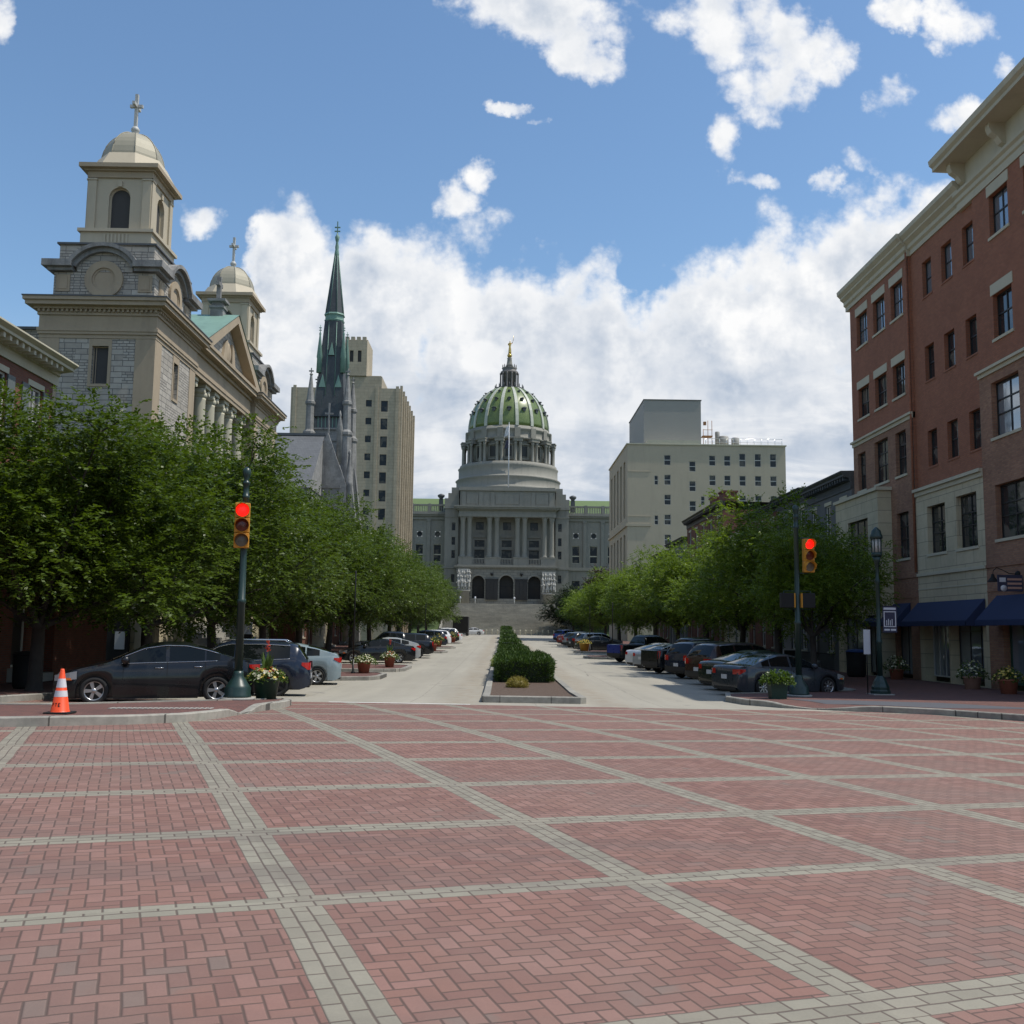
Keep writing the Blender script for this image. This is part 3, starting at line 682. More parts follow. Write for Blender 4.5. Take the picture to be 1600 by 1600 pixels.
# ------------------------------------------------------------ leaves and trees
def leafquad(mb, p, d, n, L, w):
    """one small folded leaf: d along, n normal"""
    s = d.cross(n); 
    a = p; b = p + d * (L * .5) + s * (w * .5); c = p + d * L; e = p + d * (L * .5) - s * (w * .5)
    mb.v += [tuple(a), tuple(b), tuple(c), tuple(e)]; k = len(mb.v) - 4
    mb.f.append((k, k + 1, k + 2, k + 3)); mb.mi.append(mb.cur); mb.sm.append(False)
def rv(r=rnd):
    while True:
        v = Vector((r.uniform(-1, 1), r.uniform(-1, 1), r.uniform(-1, 1)))
        if .05 < v.length < 1: return v.normalized()
def tree_meshes(seed, Rr, H, base, nspray, leafL, leafm, name, droop=.25, dense=12):
    r = random.Random(seed); tr = MB(); cr = MB()
    # trunk and limbs
    fork = base + .3; lean = Vector((r.uniform(-.15, .15), r.uniform(-.15, .15), 0))
    tw = .13 + H * .008
    top = Vector((0, 0, fork)) + lean
    tr.tube([(0, 0, -.15), (lean.x * .1, lean.y * .1, .25), (lean.x * .6, lean.y * .6, fork * .6), tuple(top)], [tw * 1.5, tw * 1.05, tw * .92, tw * .85], 10)
    clumps = []
    nl = 9
    for i in range(nl):
        a = 2 * pi * i / nl + r.uniform(-.3, .3); el = r.uniform(.35, 1.25); L = (H - fork) * r.uniform(.55, .92) if el > .8 else Rr * r.uniform(.75, 1.0)
        d = Vector((cos(a) * cos(el), sin(a) * cos(el), sin(el)))
        p = top.copy(); pts = [p.copy()]; 
        for k in range(4):
            d = (d + rv(r) * .22 + Vector((0, 0, .08))).normalized(); p = p + d * L / 4; pts.append(p.copy())
        tr.tube(pts, [tw * .55, tw * .42, tw * .3, tw * .18, tw * .07], 6)
        for k in range(1, 5):
            for q in range(2):
                dd = (d + rv(r) * .9).normalized(); e = pts[k] + dd * r.uniform(.5, 1.3)
                tr.tube([pts[k], pts[k] + dd * .4 + rv(r) * .1, e], [tw * .14, tw * .1, tw * .04], 4)
                clumps.append((e, r.uniform(.7, 1.25)))
        clumps.append((p, r.uniform(.8, 1.3)))
    # crown envelope clumps: on an uneven ellipsoid shell and inside
    cz = (H + base) / 2 + .2; hz_ = (H - base) / 2
    for i in range(96):
        v = rv(r); 
        if v.z < -.75: v.z *= -.4
        if v.z < .15:
            hq = sqrt(v.x ** 2 + v.y ** 2) or 1; v.x /= hq ** .75; v.y /= hq ** .75
        k = r.uniform(.55, .98) if i % 4 else r.uniform(.9, 1.1)
        sc_ = 1 if v.z < .2 else 1 - .12 * v.z
        clumps.append((Vector((v.x * (Rr - .6) * k * sc_, v.y * (Rr - .6) * k * sc_, cz + v.z * (hz_ - .5) * k)), r.uniform(.55, 1.15) * (Rr / 4.6)))
    per = max(1, nspray // len(clumps))
    for c, rad in clumps:
        if c.z < base + .2: c.z = base + .2 + r.random() * .5
        n_ = int(per * rad ** 1.6 * 1.05) + 6
        for s in range(n_):
            v = rv(r); k = r.random() ** .45
            p = c + Vector((v.x, v.y, v.z * .72)) * rad * k
            d = (v + Vector((c.x * .12, c.y * .12, .15)) + rv(r) * .5).normalized()
            dl = r.uniform(.30, .62) * (leafL / .13); 
            for q in range(dense):
                t = q / dense; d = (d + Vector((0, 0, -droop * .12))).normalized()
                pp = p + d * dl * t; side = d.cross(Vector((0, 0, 1)) + rv(r) * .35).normalized() * (1 if q % 2 else -1)
                ld = (side * .8 + d * .55 + rv(r) * .25).normalized()
                nn = (Vector((0, 0, 1)) + rv(r) * .75).normalized(); nn = (nn - ld * nn.dot(ld)).normalized()
                leafquad(cr, pp, ld, nn, leafL * r.uniform(.7, 1.25), leafL * r.uniform(.45, .7))
    t_o = tr.build('trunk', M['bark'], None, True, fix=False); c_o = cr.build('crown', M[leafm], None, True, fix=False)
    return t_o, c_o
def tree_proto(seed, Rr, H, base, ns, leafL, leafm, cat='tree', name='street_tree', **k):
    t = thing(name, 'x', cat); a, b = tree_meshes(seed, Rr, H, base, ns, leafL, leafm, name, **k)
    a.parent = t; b.parent = t; return t
def place_tree(proto, used, x, y, s, rz, label, group, z=None):
    z = G(x, y) + SW if z is None else z
    if proto not in used:
        used.append(proto); o = proto; o.location = (x, y, z); o.rotation_euler = (0, 0, rz); o['label'] = label
    else: o = dup(proto, (x, y, z), rz, label)
    o['group'] = group; o.scale = (s[0], s[0], s[1]) if isinstance(s, tuple) else (s, s, s)
    return o
used = []
PL = [tree_proto(101, 5.3, 9.6, 1.75, 6400, .145, 'leafL'), tree_proto(102, 5.2, 9.8, 1.8, 6000, .145, 'leafL'), tree_proto(103, 5.3, 9.7, 1.8, 5200, .16, 'leafL')]
LT = [(-12.2, 27.3, .92, .80, 0, 0.4), (-11.9, 34.9, 1.0, .93, 1, 1.9), (-11.8, 42.6, 1.0, .97, 2, 3.3), (-11.8, 51.5, .96, .95, 0, 4.2), (-11.6, 59.5, 1.02, .97, 1, 5.4), (-11.6, 69.5, 1.04, 1.06, 2, 0.9),
      (-11.6, 80, .98, .98, 0, 2.6), (-11.6, 91.5, 1.03, 1.05, 1, 0.2), (-11.3, 104, 1.0, .97, 2, 1.2), (-11.7, 118, 1.0, 1.05, 0, 5.0), (-11.8, 133, 1.02, 1.1, 1, 3.0), (-12.0, 150, 1.0, 1.05, 2, 2.2), (-12.2, 168, 1.0, 1.0, 0, .7)]
ordl = ['nearest the camera, beside the red-brick house', 'second from the camera, behind the black sedan', 'third from the camera, behind the left traffic signal', 'fourth from the camera, behind the dark blue car', 'fifth from the camera, behind the pale blue hatchback',
        'sixth from the camera', 'seventh from the camera', 'eighth from the camera', 'ninth from the camera', 'tenth from the camera', 'third from the far end', 'second from the far end', 'nearest the capitol steps']
for (x_, y_, s1, s2, k, rz), l in zip(LT, ordl):
    place_tree(PL[k], used, x_, y_, (s1, s2), rz, 'leafy dark green tree on the left, ' + l, 'trees along the left pavement')
PR = [tree_proto(201, 4.0, 7.6, 1.9, 4600, .125, 'leafR', name='street_tree'), tree_proto(202, 4.1, 7.9, 2.0, 4200, .135, 'leafR', name='street_tree')]
RT = [(12.5, 41.0, .72, .84, 0, 0.3), (13.1, 48.5, 1.0, 1.06, 1, 1.2), (13.3, 57, .95, .93, 0, 2.2), (13.2, 66, 1.05, 1.04, 1, 3.4), (13.1, 76, .96, .93, 0, 4.4), (13.0, 87, 1.08, 1.08, 1, 5.3), (13.0, 99, 1.0, .96, 0, .8),
      (12.9, 112, 1.08, 1.04, 1, 1.7), (12.8, 127, 1.06, 1.0, 0, 2.9), (12.7, 143, 1.06, .98, 1, 3.9), (12.7, 161, 1.0, .95, 0, 5.0)]
ordr = ['nearest the camera, behind the right traffic signal', 'second from the camera', 'third from the camera', 'fourth from the camera', 'fifth from the camera', 'sixth from the camera', 'seventh from the camera', 'eighth from the camera',
        'third from the far end', 'second from the far end', 'at the far end near the capitol']
for (x_, y_, s1, s2, k, rz), l in zip(RT, ordr):
    place_tree(PR[k], used, x_, y_, (s1, s2), rz, 'bright green tree on the right, ' + l, 'trees along the right pavement')
PD = tree_proto(301, 5.5, 9.5, 1.5, 1500, .30, 'leafD', name='dark_tree'); PP = tree_proto(302, 4.6, 11.5, 1.5, 1300, .30, 'leafP', name='purple_tree')
place_tree(PD, used, 15.0, 213, (1.15, 1.0), 0, 'dark evergreen-looking tree at the right end of the capitol steps', 'trees on the capitol lawn', z=1.3)
place_tree(PP, used, 22.0, 222, (1.0, 1.1), 0, 'purple-leaved tree in front of the capitol right wing', 'trees on the capitol lawn', z=3.2)
place_tree(PD, used, 29.0, 219, (1.1, 1.15), 2, 'dark tree in front of the capitol right wing, farther right than the purple one', 'trees on the capitol lawn', z=2.4)
place_tree(PD, used, -19, 220, (1.1, 1.1), 4, 'dark tree in front of the capitol left wing, partly behind the street trees', 'trees on the capitol lawn', z=2.6)
place_tree(PD, used, -30, 219, (1.2, 1.2), 5, 'dark tree at the far left of the capitol lawn', 'trees on the capitol lawn', z=2.4)

# ------------------------------------------------------------ hedges and shrubs
def hedge(x0, x1, y0, y1, h, n, label, mat='yew', L=.09, group='clipped yew hedges in the median', name='hedge', cat='hedge', round_=False):
    z0 = G((x0 + x1) / 2, (y0 + y1) / 2) + .12
    r = random.Random(int(x0 * 91 + y0 * 17)); t = thing(name, label, cat, ((x0 + x1) / 2, (y0 + y1) / 2, z0), 0, group)
    mb = MB(); cx, cy = (x0 + x1) / 2, (y0 + y1) / 2; hx, hy = (x1 - x0) / 2, (y1 - y0) / 2
    for i in range(n):
        if round_:
            v = rv(r); v.z = abs(v.z); k = r.uniform(.75, 1.0); p = Vector((v.x * hx * k, v.y * hy * k, v.z * h * k)); nrm = v
        else:
            f = r.random(); a, b, c = r.uniform(-1, 1), r.uniform(-1, 1), r.uniform(.04, 1)
            At, Af, As = 4 * hx * hy, 4 * hx * h, 4 * hy * h; q = f * (At + Af + As); lump = .05 * sin(a * 7 + b * 9) + .05 * sin(b * 23 + c * 5)
            if q < At: p = Vector((a * hx, b * hy, h + lump)); nrm = Vector((0, 0, 1))
            elif q < At + Af: s = r.choice((-1, 1)); p = Vector((a * hx, s * (hy + lump * .6), c * h)); nrm = Vector((0, s, .15))
            else: s = r.choice((-1, 1)); p = Vector((s * (hx + lump * .6), b * hy, c * h)); nrm = Vector((s, 0, .15))
            p -= nrm * (r.random() ** 2 * .22)
        d = (nrm + rv(r) * .8 + Vector((.0, 0, .35))).normalized(); nn = rv(r); nn = (nn - d * nn.dot(d)).normalized()
        leafquad(mb, p, d, nn, L * r.uniform(.7, 1.5), L * .32)
    mb.build('foliage', M[mat], t, True, fix=False)
    core = MB(); 
    if round_: core.lathe([(.01, 0), (.75, .05), (.82, .35), (.6, .65), (.01, .78)], n=12, sx=hx, sy=hy); core.v = [(a, b, c * h) for a, b, c in core.v]
    else: core.box(-hx * .86, hx * .86, -hy + .12, hy - .12, 0, h * .9)
    core.build('branches', M['leafD'] if not round_ else M[mat], t, True)
    return t
hedge(-.12, 1.95, 38.6, 49.0, .84, 26000, 'large clipped dark green yew hedge at the near end of the median', L=.12)
hedge(-.05, 1.55, 56, 70, .85, 9000, 'second clipped yew hedge from the camera in the median', L=.15)
hedge(0, 1.5, 78, 92, .95, 5000, 'third clipped yew hedge from the camera in the median', L=.18)
hedge(.1, 1.5, 102, 118, 1.1, 4000, 'fourth clipped yew hedge from the camera in the median', L=.2)
hedge(.15, 1.5, 130, 148, 1.3, 3500, 'fifth clipped yew hedge from the camera in the median', L=.22)
hedge(.15, 1.6, 160, 182, 1.6, 3500, 'clipped yew hedge at the far end of the median', L=.25)
hedge(.2, .98, 34.9, 35.6, .36, 1100, 'low round golden-leaved shrub in front of the near hedge', 'gold_shrub', .07, None, 'golden_shrub', 'shrub', True)
hedge(-.42, .05, 53.0, 56.5, .55, 900, 'pale green grassy plant spilling over the left kerb of the median', 'pale_plant', .16, None, 'pale_plant', 'plant', True)
# ------------------------------------------------------------ cars
# half profile stations: x from nose (0) to tail (L); z_top(x), belt(x), half-width(x)
def lerp(pts, x):
    if x <= pts[0][0]: return pts[0][1]
    for (a, b), (c, d) in zip(pts, pts[1:]):
        if x <= c: t = (x - a) / (c - a); return b + (d - b) * t
    return pts[-1][1]
def slerp(pts, x):        # smoothed
    return (lerp(pts, x - .05) + lerp(pts, x) * 2 + lerp(pts, x + .05)) / 4
KINDS = {
 'sedan': dict(L=4.6, Wd=1.80, rt=.325, xf=.88, xr=3.60, gnd=.17, zt=[(0, .56), (.12, .70), (.5, .82), (1.15, .98), (1.25, 1.02), (1.95, 1.36), (2.4, 1.44), (2.9, 1.43), (3.4, 1.30), (4.05, 1.06), (4.45, 1.03), (4.55, .98), (4.6, .72)],
               belt=[(0, .55), (.5, .78), (1.2, .93), (3.0, .98), (4.1, 1.02), (4.6, .9)], ws=(1.22, 2.02), rw=(3.16, 4.08), sw=[(1.55, 2.42), (2.50, 3.30), (3.34, 3.66)], rear='trunk'),
 'hatch': dict(L=4.4, Wd=1.75, rt=.32, xf=.86, xr=3.54, gnd=.16, zt=[(0, .56), (.12, .72), (.45, .84), (1.0, .99), (1.08, 1.03), (1.9, 1.42), (2.3, 1.49), (2.9, 1.47), (3.5, 1.34), (4.05, 1.17), (4.25, 1.12), (4.34, .98), (4.4, .7)],
               belt=[(0, .55), (.5, .8), (1.2, .93), (3.0, 1.0), (4.1, 1.06), (4.4, .9)], ws=(1.05, 1.95), rw=(3.2, 4.12), sw=[(1.35, 2.25), (2.33, 3.1), (3.15, 3.62)], rear='hatch'),
 'suv': dict(L=4.65, Wd=1.86, rt=.365, xf=.92, xr=3.66, gnd=.23, zt=[(0, .70), (.1, .88), (.45, 1.0), (1.15, 1.10), (1.22, 1.13), (1.85, 1.58), (2.2, 1.68), (3.2, 1.68), (4.1, 1.62), (4.25, 1.56), (4.52, 1.16), (4.6, 1.0), (4.65, .7)],
             belt=[(0, .68), (.5, .95), (1.2, 1.04), (3.0, 1.09), (4.2, 1.15), (4.65, 1.0)], ws=(1.18, 1.94), rw=(4.24, 4.54), sw=[(1.48, 2.35), (2.43, 3.28), (3.36, 4.02)], rear='hatch'),
 'pickup': dict(L=5.5, Wd=1.92, rt=.39, xf=1.0, xr=4.42, gnd=.30, zt=[(0, .78), (.08, 1.0), (.4, 1.10), (1.35, 1.20), (1.42, 1.22), (2.0, 1.74), (2.3, 1.82), (3.3, 1.80), (3.5, 1.72), (3.62, 1.20), (3.7, 1.18), (5.42, 1.18), (5.5, 1.12)],
                belt=[(0, .76), (.5, 1.05), (1.3, 1.13), (5.4, 1.17), (5.5, 1.1)], ws=(1.38, 2.08), rw=(3.47, 3.62), sw=[(1.62, 2.45), (2.53, 3.38)], rear='bed'),
}
def bevel(o, w=.01, s=2):
    md = o.modifiers.new('b', 'BEVEL'); md.width = w; md.segments = s; md.limit_method = 'ANGLE'; md.angle_limit = R(40)
def car(kind, col, name, label, lod=1, rim='alloy', spokes=5, roofrack=False, chrome=True, tailcol=None, plate=True):
    K = KINDS[kind]; L, Wd, rt = K['L'], K['Wd'], K['rt']; t = thing(name, label, 'car' if kind != 'pickup' else 'pickup truck')
    pmat = PAINT(col)
    h = Wd / 2
    # stations
    xs = set([0, .03, .08, .15, L - .15, L - .08, L - .03, L]); st = .08 if lod else .16
    k = 0
    while k < L: xs.add(round(k, 3)); k += st
    for xc in (K['xf'], K['xr']):
        ra = rt + .055
        for i in range(13): xs.add(round(xc - ra * cos(pi * i / 12), 3))
    for a in [*K['ws'], *K['rw'], *[q for s in K['sw'] for q in s]]: xs.add(a)
    xs = sorted(xs); zs = []
    def hw(x):
        n_ = 1.0
        if x < .55: n_ = sqrt(max(0, 1 - ((.55 - x) / .55) ** 2 * .45))
        if x > L - .4: n_ = sqrt(max(0, 1 - ((x - L + .4) / .4) ** 2 * .28))
        return h * n_
    rings = []
    for x in xs:
        w = hw(x); zt = slerp(K['zt'], x); zb = min(slerp(K['belt'], x), zt - .01); g0 = K['gnd'] + (.14 * ((.35 - x) / .35) ** 2 if x < .35 else 0) + (.14 * ((x - L + .3) / .3) ** 2 if x > L - .3 else 0)
        zl = g0; arch = False
        for xc in (K['xf'], K['xr']):
            ra = rt + .055; dx = abs(x - xc)
            if dx <= ra + 1e-4: zl = max(zl, rt + sqrt(max(0, ra * ra - dx * dx))); arch = True
        zl = min(zl, zb - .06)
        gh = zt - zb                           # greenhouse height
        tw_ = w * (.985 - .32 * min(1, gh / .6)) if gh > .05 else w * .93
        mid = zl + (zb - zl) * .55
        ring = [(0, g0 + .02), (w * .80, g0 + .02), (w * .80, zl), (w * .975, zl + .005), (w * 1.0, zl + (mid - zl) * .5), (w * 1.0, mid), (w * .985, zb - .035), (w * .955, zb),
                (w * .955 + (tw_ - w * .955) * .06, zb + gh * .08), (tw_ + (w * .955 - tw_) * .10, zb + gh * .84), (tw_ * .93, zt - min(.03, gh * .06)), (tw_ * .55, zt + min(.012, gh)), (0, zt + min(.02, gh))]
        rings.append([(x, y, z) for y, z in ring])
    n = len(rings[0]); body = MB(); glass = {'side_window': MB(), 'side_window ': MB(), 'windscreen': MB(), 'rear_window': MB()}; body.smooth = True
    for sgn in (1, -1):
        for i in range(len(xs) - 1):
            xm = (xs[i] + xs[i + 1]) / 2; A, Bq = rings[i], rings[i + 1]
            for j in range(n - 1):
                p = [A[j], Bq[j], Bq[j + 1], A[j + 1]]
                p = [(q[0], q[1] * sgn, q[2]) for q in p]
                if sgn < 0: p = p[::-1]
                tgt = body
                side = any(a < xm < b for a, b in K['sw'])
                if j == 8 and side: tgt = glass['side_window' if sgn > 0 else 'side_window ']
                elif j in (10, 11) and K['ws'][0] < xm < K['ws'][1]: tgt = glass['windscreen']
                elif j in (10, 11) and K['rw'][0] < xm < K['rw'][1] and K['rear'] != 'x': tgt = glass['rear_window']
                tgt.add(p, [(0, 1, 2, 3)], True)
    # nose and tail caps
    for ring, rev in ((rings[0], False), (rings[-1], True)):
        pts = [(a, b, c) for a, b, c in ring] + [(a, -b, c) for a, b, c in ring[-2:0:-1]]
        if rev: pts = pts[::-1]
        body.add(pts, [tuple(range(len(pts)))], False)
    def centre(mb): mb.v = [(L / 2 - a, b, c) for a, b, c in mb.v]      # forward = +x
    def done(mb, nm, mt, par=t, weld=True):
        centre(mb); o = mb.build(nm, mt, par, True, fix=False)
        import bmesh
        bm = bmesh.new(); bm.from_mesh(o.data); bmesh.ops.remove_doubles(bm, verts=bm.verts, dist=.0006); bmesh.ops.recalc_face_normals(bm, faces=bm.faces); bm.to_mesh(o.data); bm.free()
        return o
    bo = done(body, 'body', pmat)
    for f in bo.data.polygons: f.use_smooth = True
    es = bo.modifiers.new('e', 'EDGE_SPLIT'); es.split_angle = R(38)
    for nm, mb in glass.items():
        if mb.v:
            # push glass out 3 mm so it closes over the opening's rim
            done(mb, nm.strip(), M['glassc'])
    def zbelt(x): return slerp(K['belt'], x)
    # lower trim, bumpers, arches
    tm = MB(); g0 = K['gnd']
    for s in (1, -1): tm.box(K['xf'] + rt + .1, K['xr'] - rt - .1, s * h * .90 - .05, s * h * .90 + .05, g0 - .03, g0 + .09)
    tm.box(.06, .3, -h * .62, h * .62, g0 + .03, g0 + .12); tm.box(L - .3, L - .02, -h * .7, h * .7, g0 + .05, g0 + .16)
    tm.box(.3, L - .3, -h * .76, h * .76, g0 - .02, g0 + .25)
    if kind in ('suv', 'pickup'): tm.box(L - .10, L + .03, -h * .80, h * .80, g0 + .12, g0 + .32)
    done(tm, 'lower_trim', M['plastic'])
    # grille
    gm = MB(); zn = slerp(K['zt'], .05)
    gm.box(-.012, .05, -h * .42, h * .42, zn - .22, zn - .06); done(gm, 'grille', M['plastic'])
    # lamps
    def hwz(x): return hw(x)
    for s in (1, -1):
        hl = MB(); z1 = slerp(K['zt'], .2) - .03
        P = []
        for x in (.02, .1, .2, .34, .5): P.append((x, hw(x) * s * 1.004, z1 - .15 + .05 * (x / .5), z1 - .02 + .10 * (x / .5)))
        Q = [(.005, hw(0) * s * .62, z1 - .14, z1 - .04)] + P
        for a, b in zip(Q, Q[1:]): hl.quad((a[0], a[1], a[2]), (b[0], b[1], b[2]), (b[0], b[1], b[3]), (a[0], a[1] * .99, a[3]))
        done(hl, 'headlight', M['head'])
        tl = MB(); zt_ = zbelt(L - .2) - .02; hh = .17 if kind != 'suv' else .22; ln = .26
        if kind == 'pickup': ln = .1; hh = .4
        P = [(x, hw(x) * s * 1.006) for x in (L - ln, L - ln * .6, L - ln * .3, L - .04)] + [(L + .006, hw(L) * s * .93), (L + .008, hw(L) * s * .66)]
        for i, (a, b) in enumerate(zip(P, P[1:])):
            w0 = .4 + .6 * min(1, i / 2); w1 = .4 + .6 * min(1, (i + 1) / 2)
            tl.quad((a[0], a[1], zt_ - hh * w0), (b[0], b[1], zt_ - hh * w1), (b[0], b[1], zt_), (a[0], a[1], zt_))
        done(tl, 'tail_light', M['tail'])
        mk = MB(); xm = K['xf'] - rt - .22; mk.box(xm - .09, xm + .09, s * hw(xm) * 1.0 - .01, s * hw(xm) * 1.0 + .012, K['belt'][0][1] + .02, K['belt'][0][1] + .07); done(mk, 'side_marker', M['orangel'])
        mi_ = MB(); xm = K['sw'][0][0] - .02; zm = zbelt(xm) + .09; mi_.lathe([(.01, -.11), (.085, -.09), (.10, 0), (.09, .08), (.02, .11)], (xm, s * (h + .07), zm), 10, axis='y', sy=1); mi_.box(xm - .03, xm + .03, min(s * h * .9, s * (h + .02)), max(s * h * .9, s * (h + .02)), zm - .06, zm - .02)
        mo = done(mi_, 'wing_mirror', pmat)
        if lod:
            for a, b in K['sw'][:2]:
                dh = MB(); xh = b - .14; zh = zbelt(xh) - .11; dh.tube([(xh - .1, s * h * .985, zh), (xh - .08, s * (h + .03), zh), (xh + .08, s * (h + .03), zh), (xh + .1, s * h * .985, zh)], .012, 6)
                done(dh, 'door_handle', M['chrome'] if chrome else pmat)
            ds = MB()                           # door shut lines
            for xd in [K['sw'][0][0] - .06, (K['sw'][0][1] + K['sw'][1][0]) / 2, K['sw'][1][1] + .02]:
                z1 = K['gnd'] + .12
                while z1 < zbelt(xd) - .06:
                    ds.quad((xd - .005, s * (h * 1.0 + .0015), z1), (xd + .005, s * (h * 1.0 + .0015), z1), (xd + .005, s * (h * 1.0 + .0015), z1 + .1), (xd - .005, s * (h * 1.0 + .0015), z1 + .1)); z1 += .1
            done(ds, 'door_seam', M['black'])
        if chrome and lod:
            ct = MB(); pts = []
            a0, a1 = K['sw'][0][0] - .10, K['sw'][-1][1] + .03
            xq = a0
            while xq <= a1: pts.append((xq, xq)); xq += .08
            up = []
            for x, _ in pts:
                zt = slerp(K['zt'], x); zb = min(zbelt(x), zt - .01); gh = zt - zb; w = hw(x); tw_ = w * (.985 - .32 * min(1, gh / .6)) if gh > .05 else w * .93
                up.append((x, s * (tw_ + (w * .955 - tw_) * .10 + .006), zb + gh * .85))
            ct.tube(up, .011, 5)
            ct.tube([(x, s * (hw(x) * .957 + .004), zbelt(x) + .012) for x, _ in pts], .008, 5)
            done(ct, 'window_trim', M['chrome'])
        if roofrack:
            rk = MB(); z1 = max(z for _, z in K['zt']); rk.tube([(K['sw'][0][1] - .4, s * h * .60, z1 - .02), (K['sw'][0][1] - .2, s * h * .60, z1 + .05), (K['sw'][-1][1] - .2, s * h * .60, z1 + .04), (K['sw'][-1][1], s * h * .60, z1 - .05)], .018, 6)
            done(rk, 'roof_rail', M['chrome'])
    if plate:
        pl = MB(); zp = zbelt(L) - (.24 if kind != 'suv' else .38); pl.box(L - .02, L + .018, -.155, .155, zp - .075, zp + .075); done(pl, 'licence_plate', M['plate'])
    if kind == 'pickup':
        tg = MB(); tg.box(L - .005, L + .02, -h * .78, h * .78, .62, 1.16); done(tg, 'tailgate', tailcol or pmat)
        bd = MB(); bd.box(3.72, 5.4, -h * .8, h * .8, 1.19, 1.20); done(bd, 'cargo_bed', M['plastic'])
    # wheels
    wm = MB()
    for x in (K['xf'], K['xr']):
        for s in (1, -1):
            wheel(t, L / 2 - x, s * (h - .125), s, rt, M[rim], spokes)
    return t
def wheel(t, x, y, s, rt, rimm, spokes):
    key = (round(rt, 3), rimm.name, spokes)
    if key not in WH:
        ty = MB(); q = .105
        ty.lathe([(rt * .66, -q), (rt * .9, -q), (rt * .985, -q * .7), (rt, 0), (rt * .985, q * .7), (rt * .9, q), (rt * .66, q), (rt * .66, -q)], (0, 0, 0), 32, axis='y', cap=False)
        rm = MB()
        rm.lathe([(rt * .67, q * .98), (rt * .62, q * .98), (rt * .60, q * .3), (rt * .60, -q)], (0, 0, 0), 32, axis='y', cap=False)
        rm.lathe([(rt * .67, -q * .98), (rt * .62, -q * .98), (rt * .60, -q * .3)], (0, 0, 0), 32, axis='y', cap=False)
        rm.lathe([(.0, q * .86), (.05, q * .86), (.062, q * .6), (.062, 0)], (0, 0, 0), 16, axis='y', cap=False)
        for k in range(spokes):
            a = 2 * pi * k / spokes; c, sn_ = cos(a), sin(a); wd0, wd1 = (.030, .046) if spokes <= 6 else (.018, .026)
            pts = []
            for r_, w_ in ((.04, wd0), (rt * .63, wd1)):
                for d in (-1, 1):
                    for yy in (q * .55, q * .80): pts.append((c * r_ - sn_ * w_ * d, yy, sn_ * r_ + c * w_ * d))
            rm.add(pts, [(0, 1, 3, 2), (4, 6, 7, 5), (0, 4, 5, 1), (2, 3, 7, 6), (1, 5, 7, 3), (0, 2, 6, 4)])
        bk = MB(); bk.lathe([(0.001, -q * .1), (rt * .6, -q * .1)], (0, 0, 0), 24, axis='y', cap=False)
        a = ty.build('wheel', M['rubber'], t, True); b = rm.build('rim', rimm, a, True); c = bk.build('brake_disc', M['blacksteel'], b, True) if False else bk.build('brake_disc', M['blacksteel'], a, True)
        WH[key] = a
    else:
        a = dup(WH[key], parent=t)
    a.location = (x, y, rt); a.rotation_euler = (0, 0, 0 if s > 0 else pi)
    return a
WH = {}
PC = {}
def PAINT(c):
    if c not in PC: PC[c] = paint('car_paint_%d' % len(PC), c, metal=.0, coat=.6 if sum(c) < .2 else 1.0)
    return PC[c]
BLK, NAV, PBL, SIL, WHT, GRY, MAR, DGR, RED, BLU, DKG = (.006, .007, .009), (.010, .016, .032), (.23, .29, .315), (.30, .31, .31), (.60, .60, .59), (.028, .033, .040), (.035, .015, .012), (.012, .018, .015), (.22, .012, .012), (.012, .035, .22), (.02, .022, .025)
def put(c, x, y, a): c.location = (x, y, G(x, y) - .012); c.rotation_euler = (0, 0, R(a)); return c
GL, GR_ = 'cars parked nose-in along the left kerb', 'cars parked nose-in along the right kerb'
def cars(items, grp):
    for kind, col, x_, y_, a, name, label, kw in items:
        c = car(kind, col, name, label, **kw); put(c, x_, y_, a); c['group'] = grp
        if col in (GRY, NAV) and y_ < 36: c.scale = (.96, .97, .96)
LA = 180 + 17
cars([('sedan', BLK, -8.28, 25.25, 180 + 19, 'parked_sedan', 'glossy black sedan beside the orange cone, nearest car on the left', dict(spokes=5)),
      ('suv', NAV, -7.95, 31.2, LA - 9, 'parked_suv', 'dark blue crossover with black wheels behind the flower tub', dict(rim='darkrim', spokes=5, roofrack=True)),
      ('hatch', PBL, -8.1, 38.3, LA - 9, 'parked_hatchback', 'pale blue-grey hatchback with silver wheels', dict(chrome=False)),
      ('sedan', BLK, -7.55, 63.2, LA - 8, 'parked_sedan', 'dark sedan behind the two white-flowered pots', dict(chrome=False)),
      ('hatch', SIL, -7.45, 67.0, LA - 6, 'parked_hatchback', 'silver hatchback next beyond the dark sedan with the flower pots', dict(chrome=False, lod=0)),
      ('pickup', BLK, -7.5, 72.2, LA - 8, 'parked_pickup', 'black pickup truck on the left side beyond the silver hatchback', dict(lod=0, rim='darkrim')),
      ('suv', BLK, -7.4, 77.0, LA - 8, 'parked_suv', 'black off-roader parked just beyond the black pickup truck', dict(lod=0, rim='darkrim')),
      ('suv', NAV, -8.0, 107.5, LA - 8, 'parked_suv', 'dark blue car half hidden behind the flower pots of a far left island', dict(lod=0)),
      ('suv', WHT, -7.8, 115.0, LA + 25, 'parked_suv', 'white pickup-like car with its rear window facing the road, left side', dict(lod=0)),
      ('suv', BLK, -7.7, 130.5, LA, 'parked_suv', 'dark car between the two white cars far down the left side', dict(lod=0)),
      ('sedan', WHT, -7.6, 139.0, LA, 'parked_sedan', 'white sedan far down the left side in front of the black box truck', dict(lod=0)),
      ('suv', WHT, -8.6, 152.0, LA, 'parked_suv', 'white car with a roof box far down the left side under the trees', dict(lod=0)),
      ('sedan', WHT, -5.6, 203.0, 180, 'parked_sedan', 'small white car by the foot of the capitol steps', dict(lod=0))], GL)
RA = 24
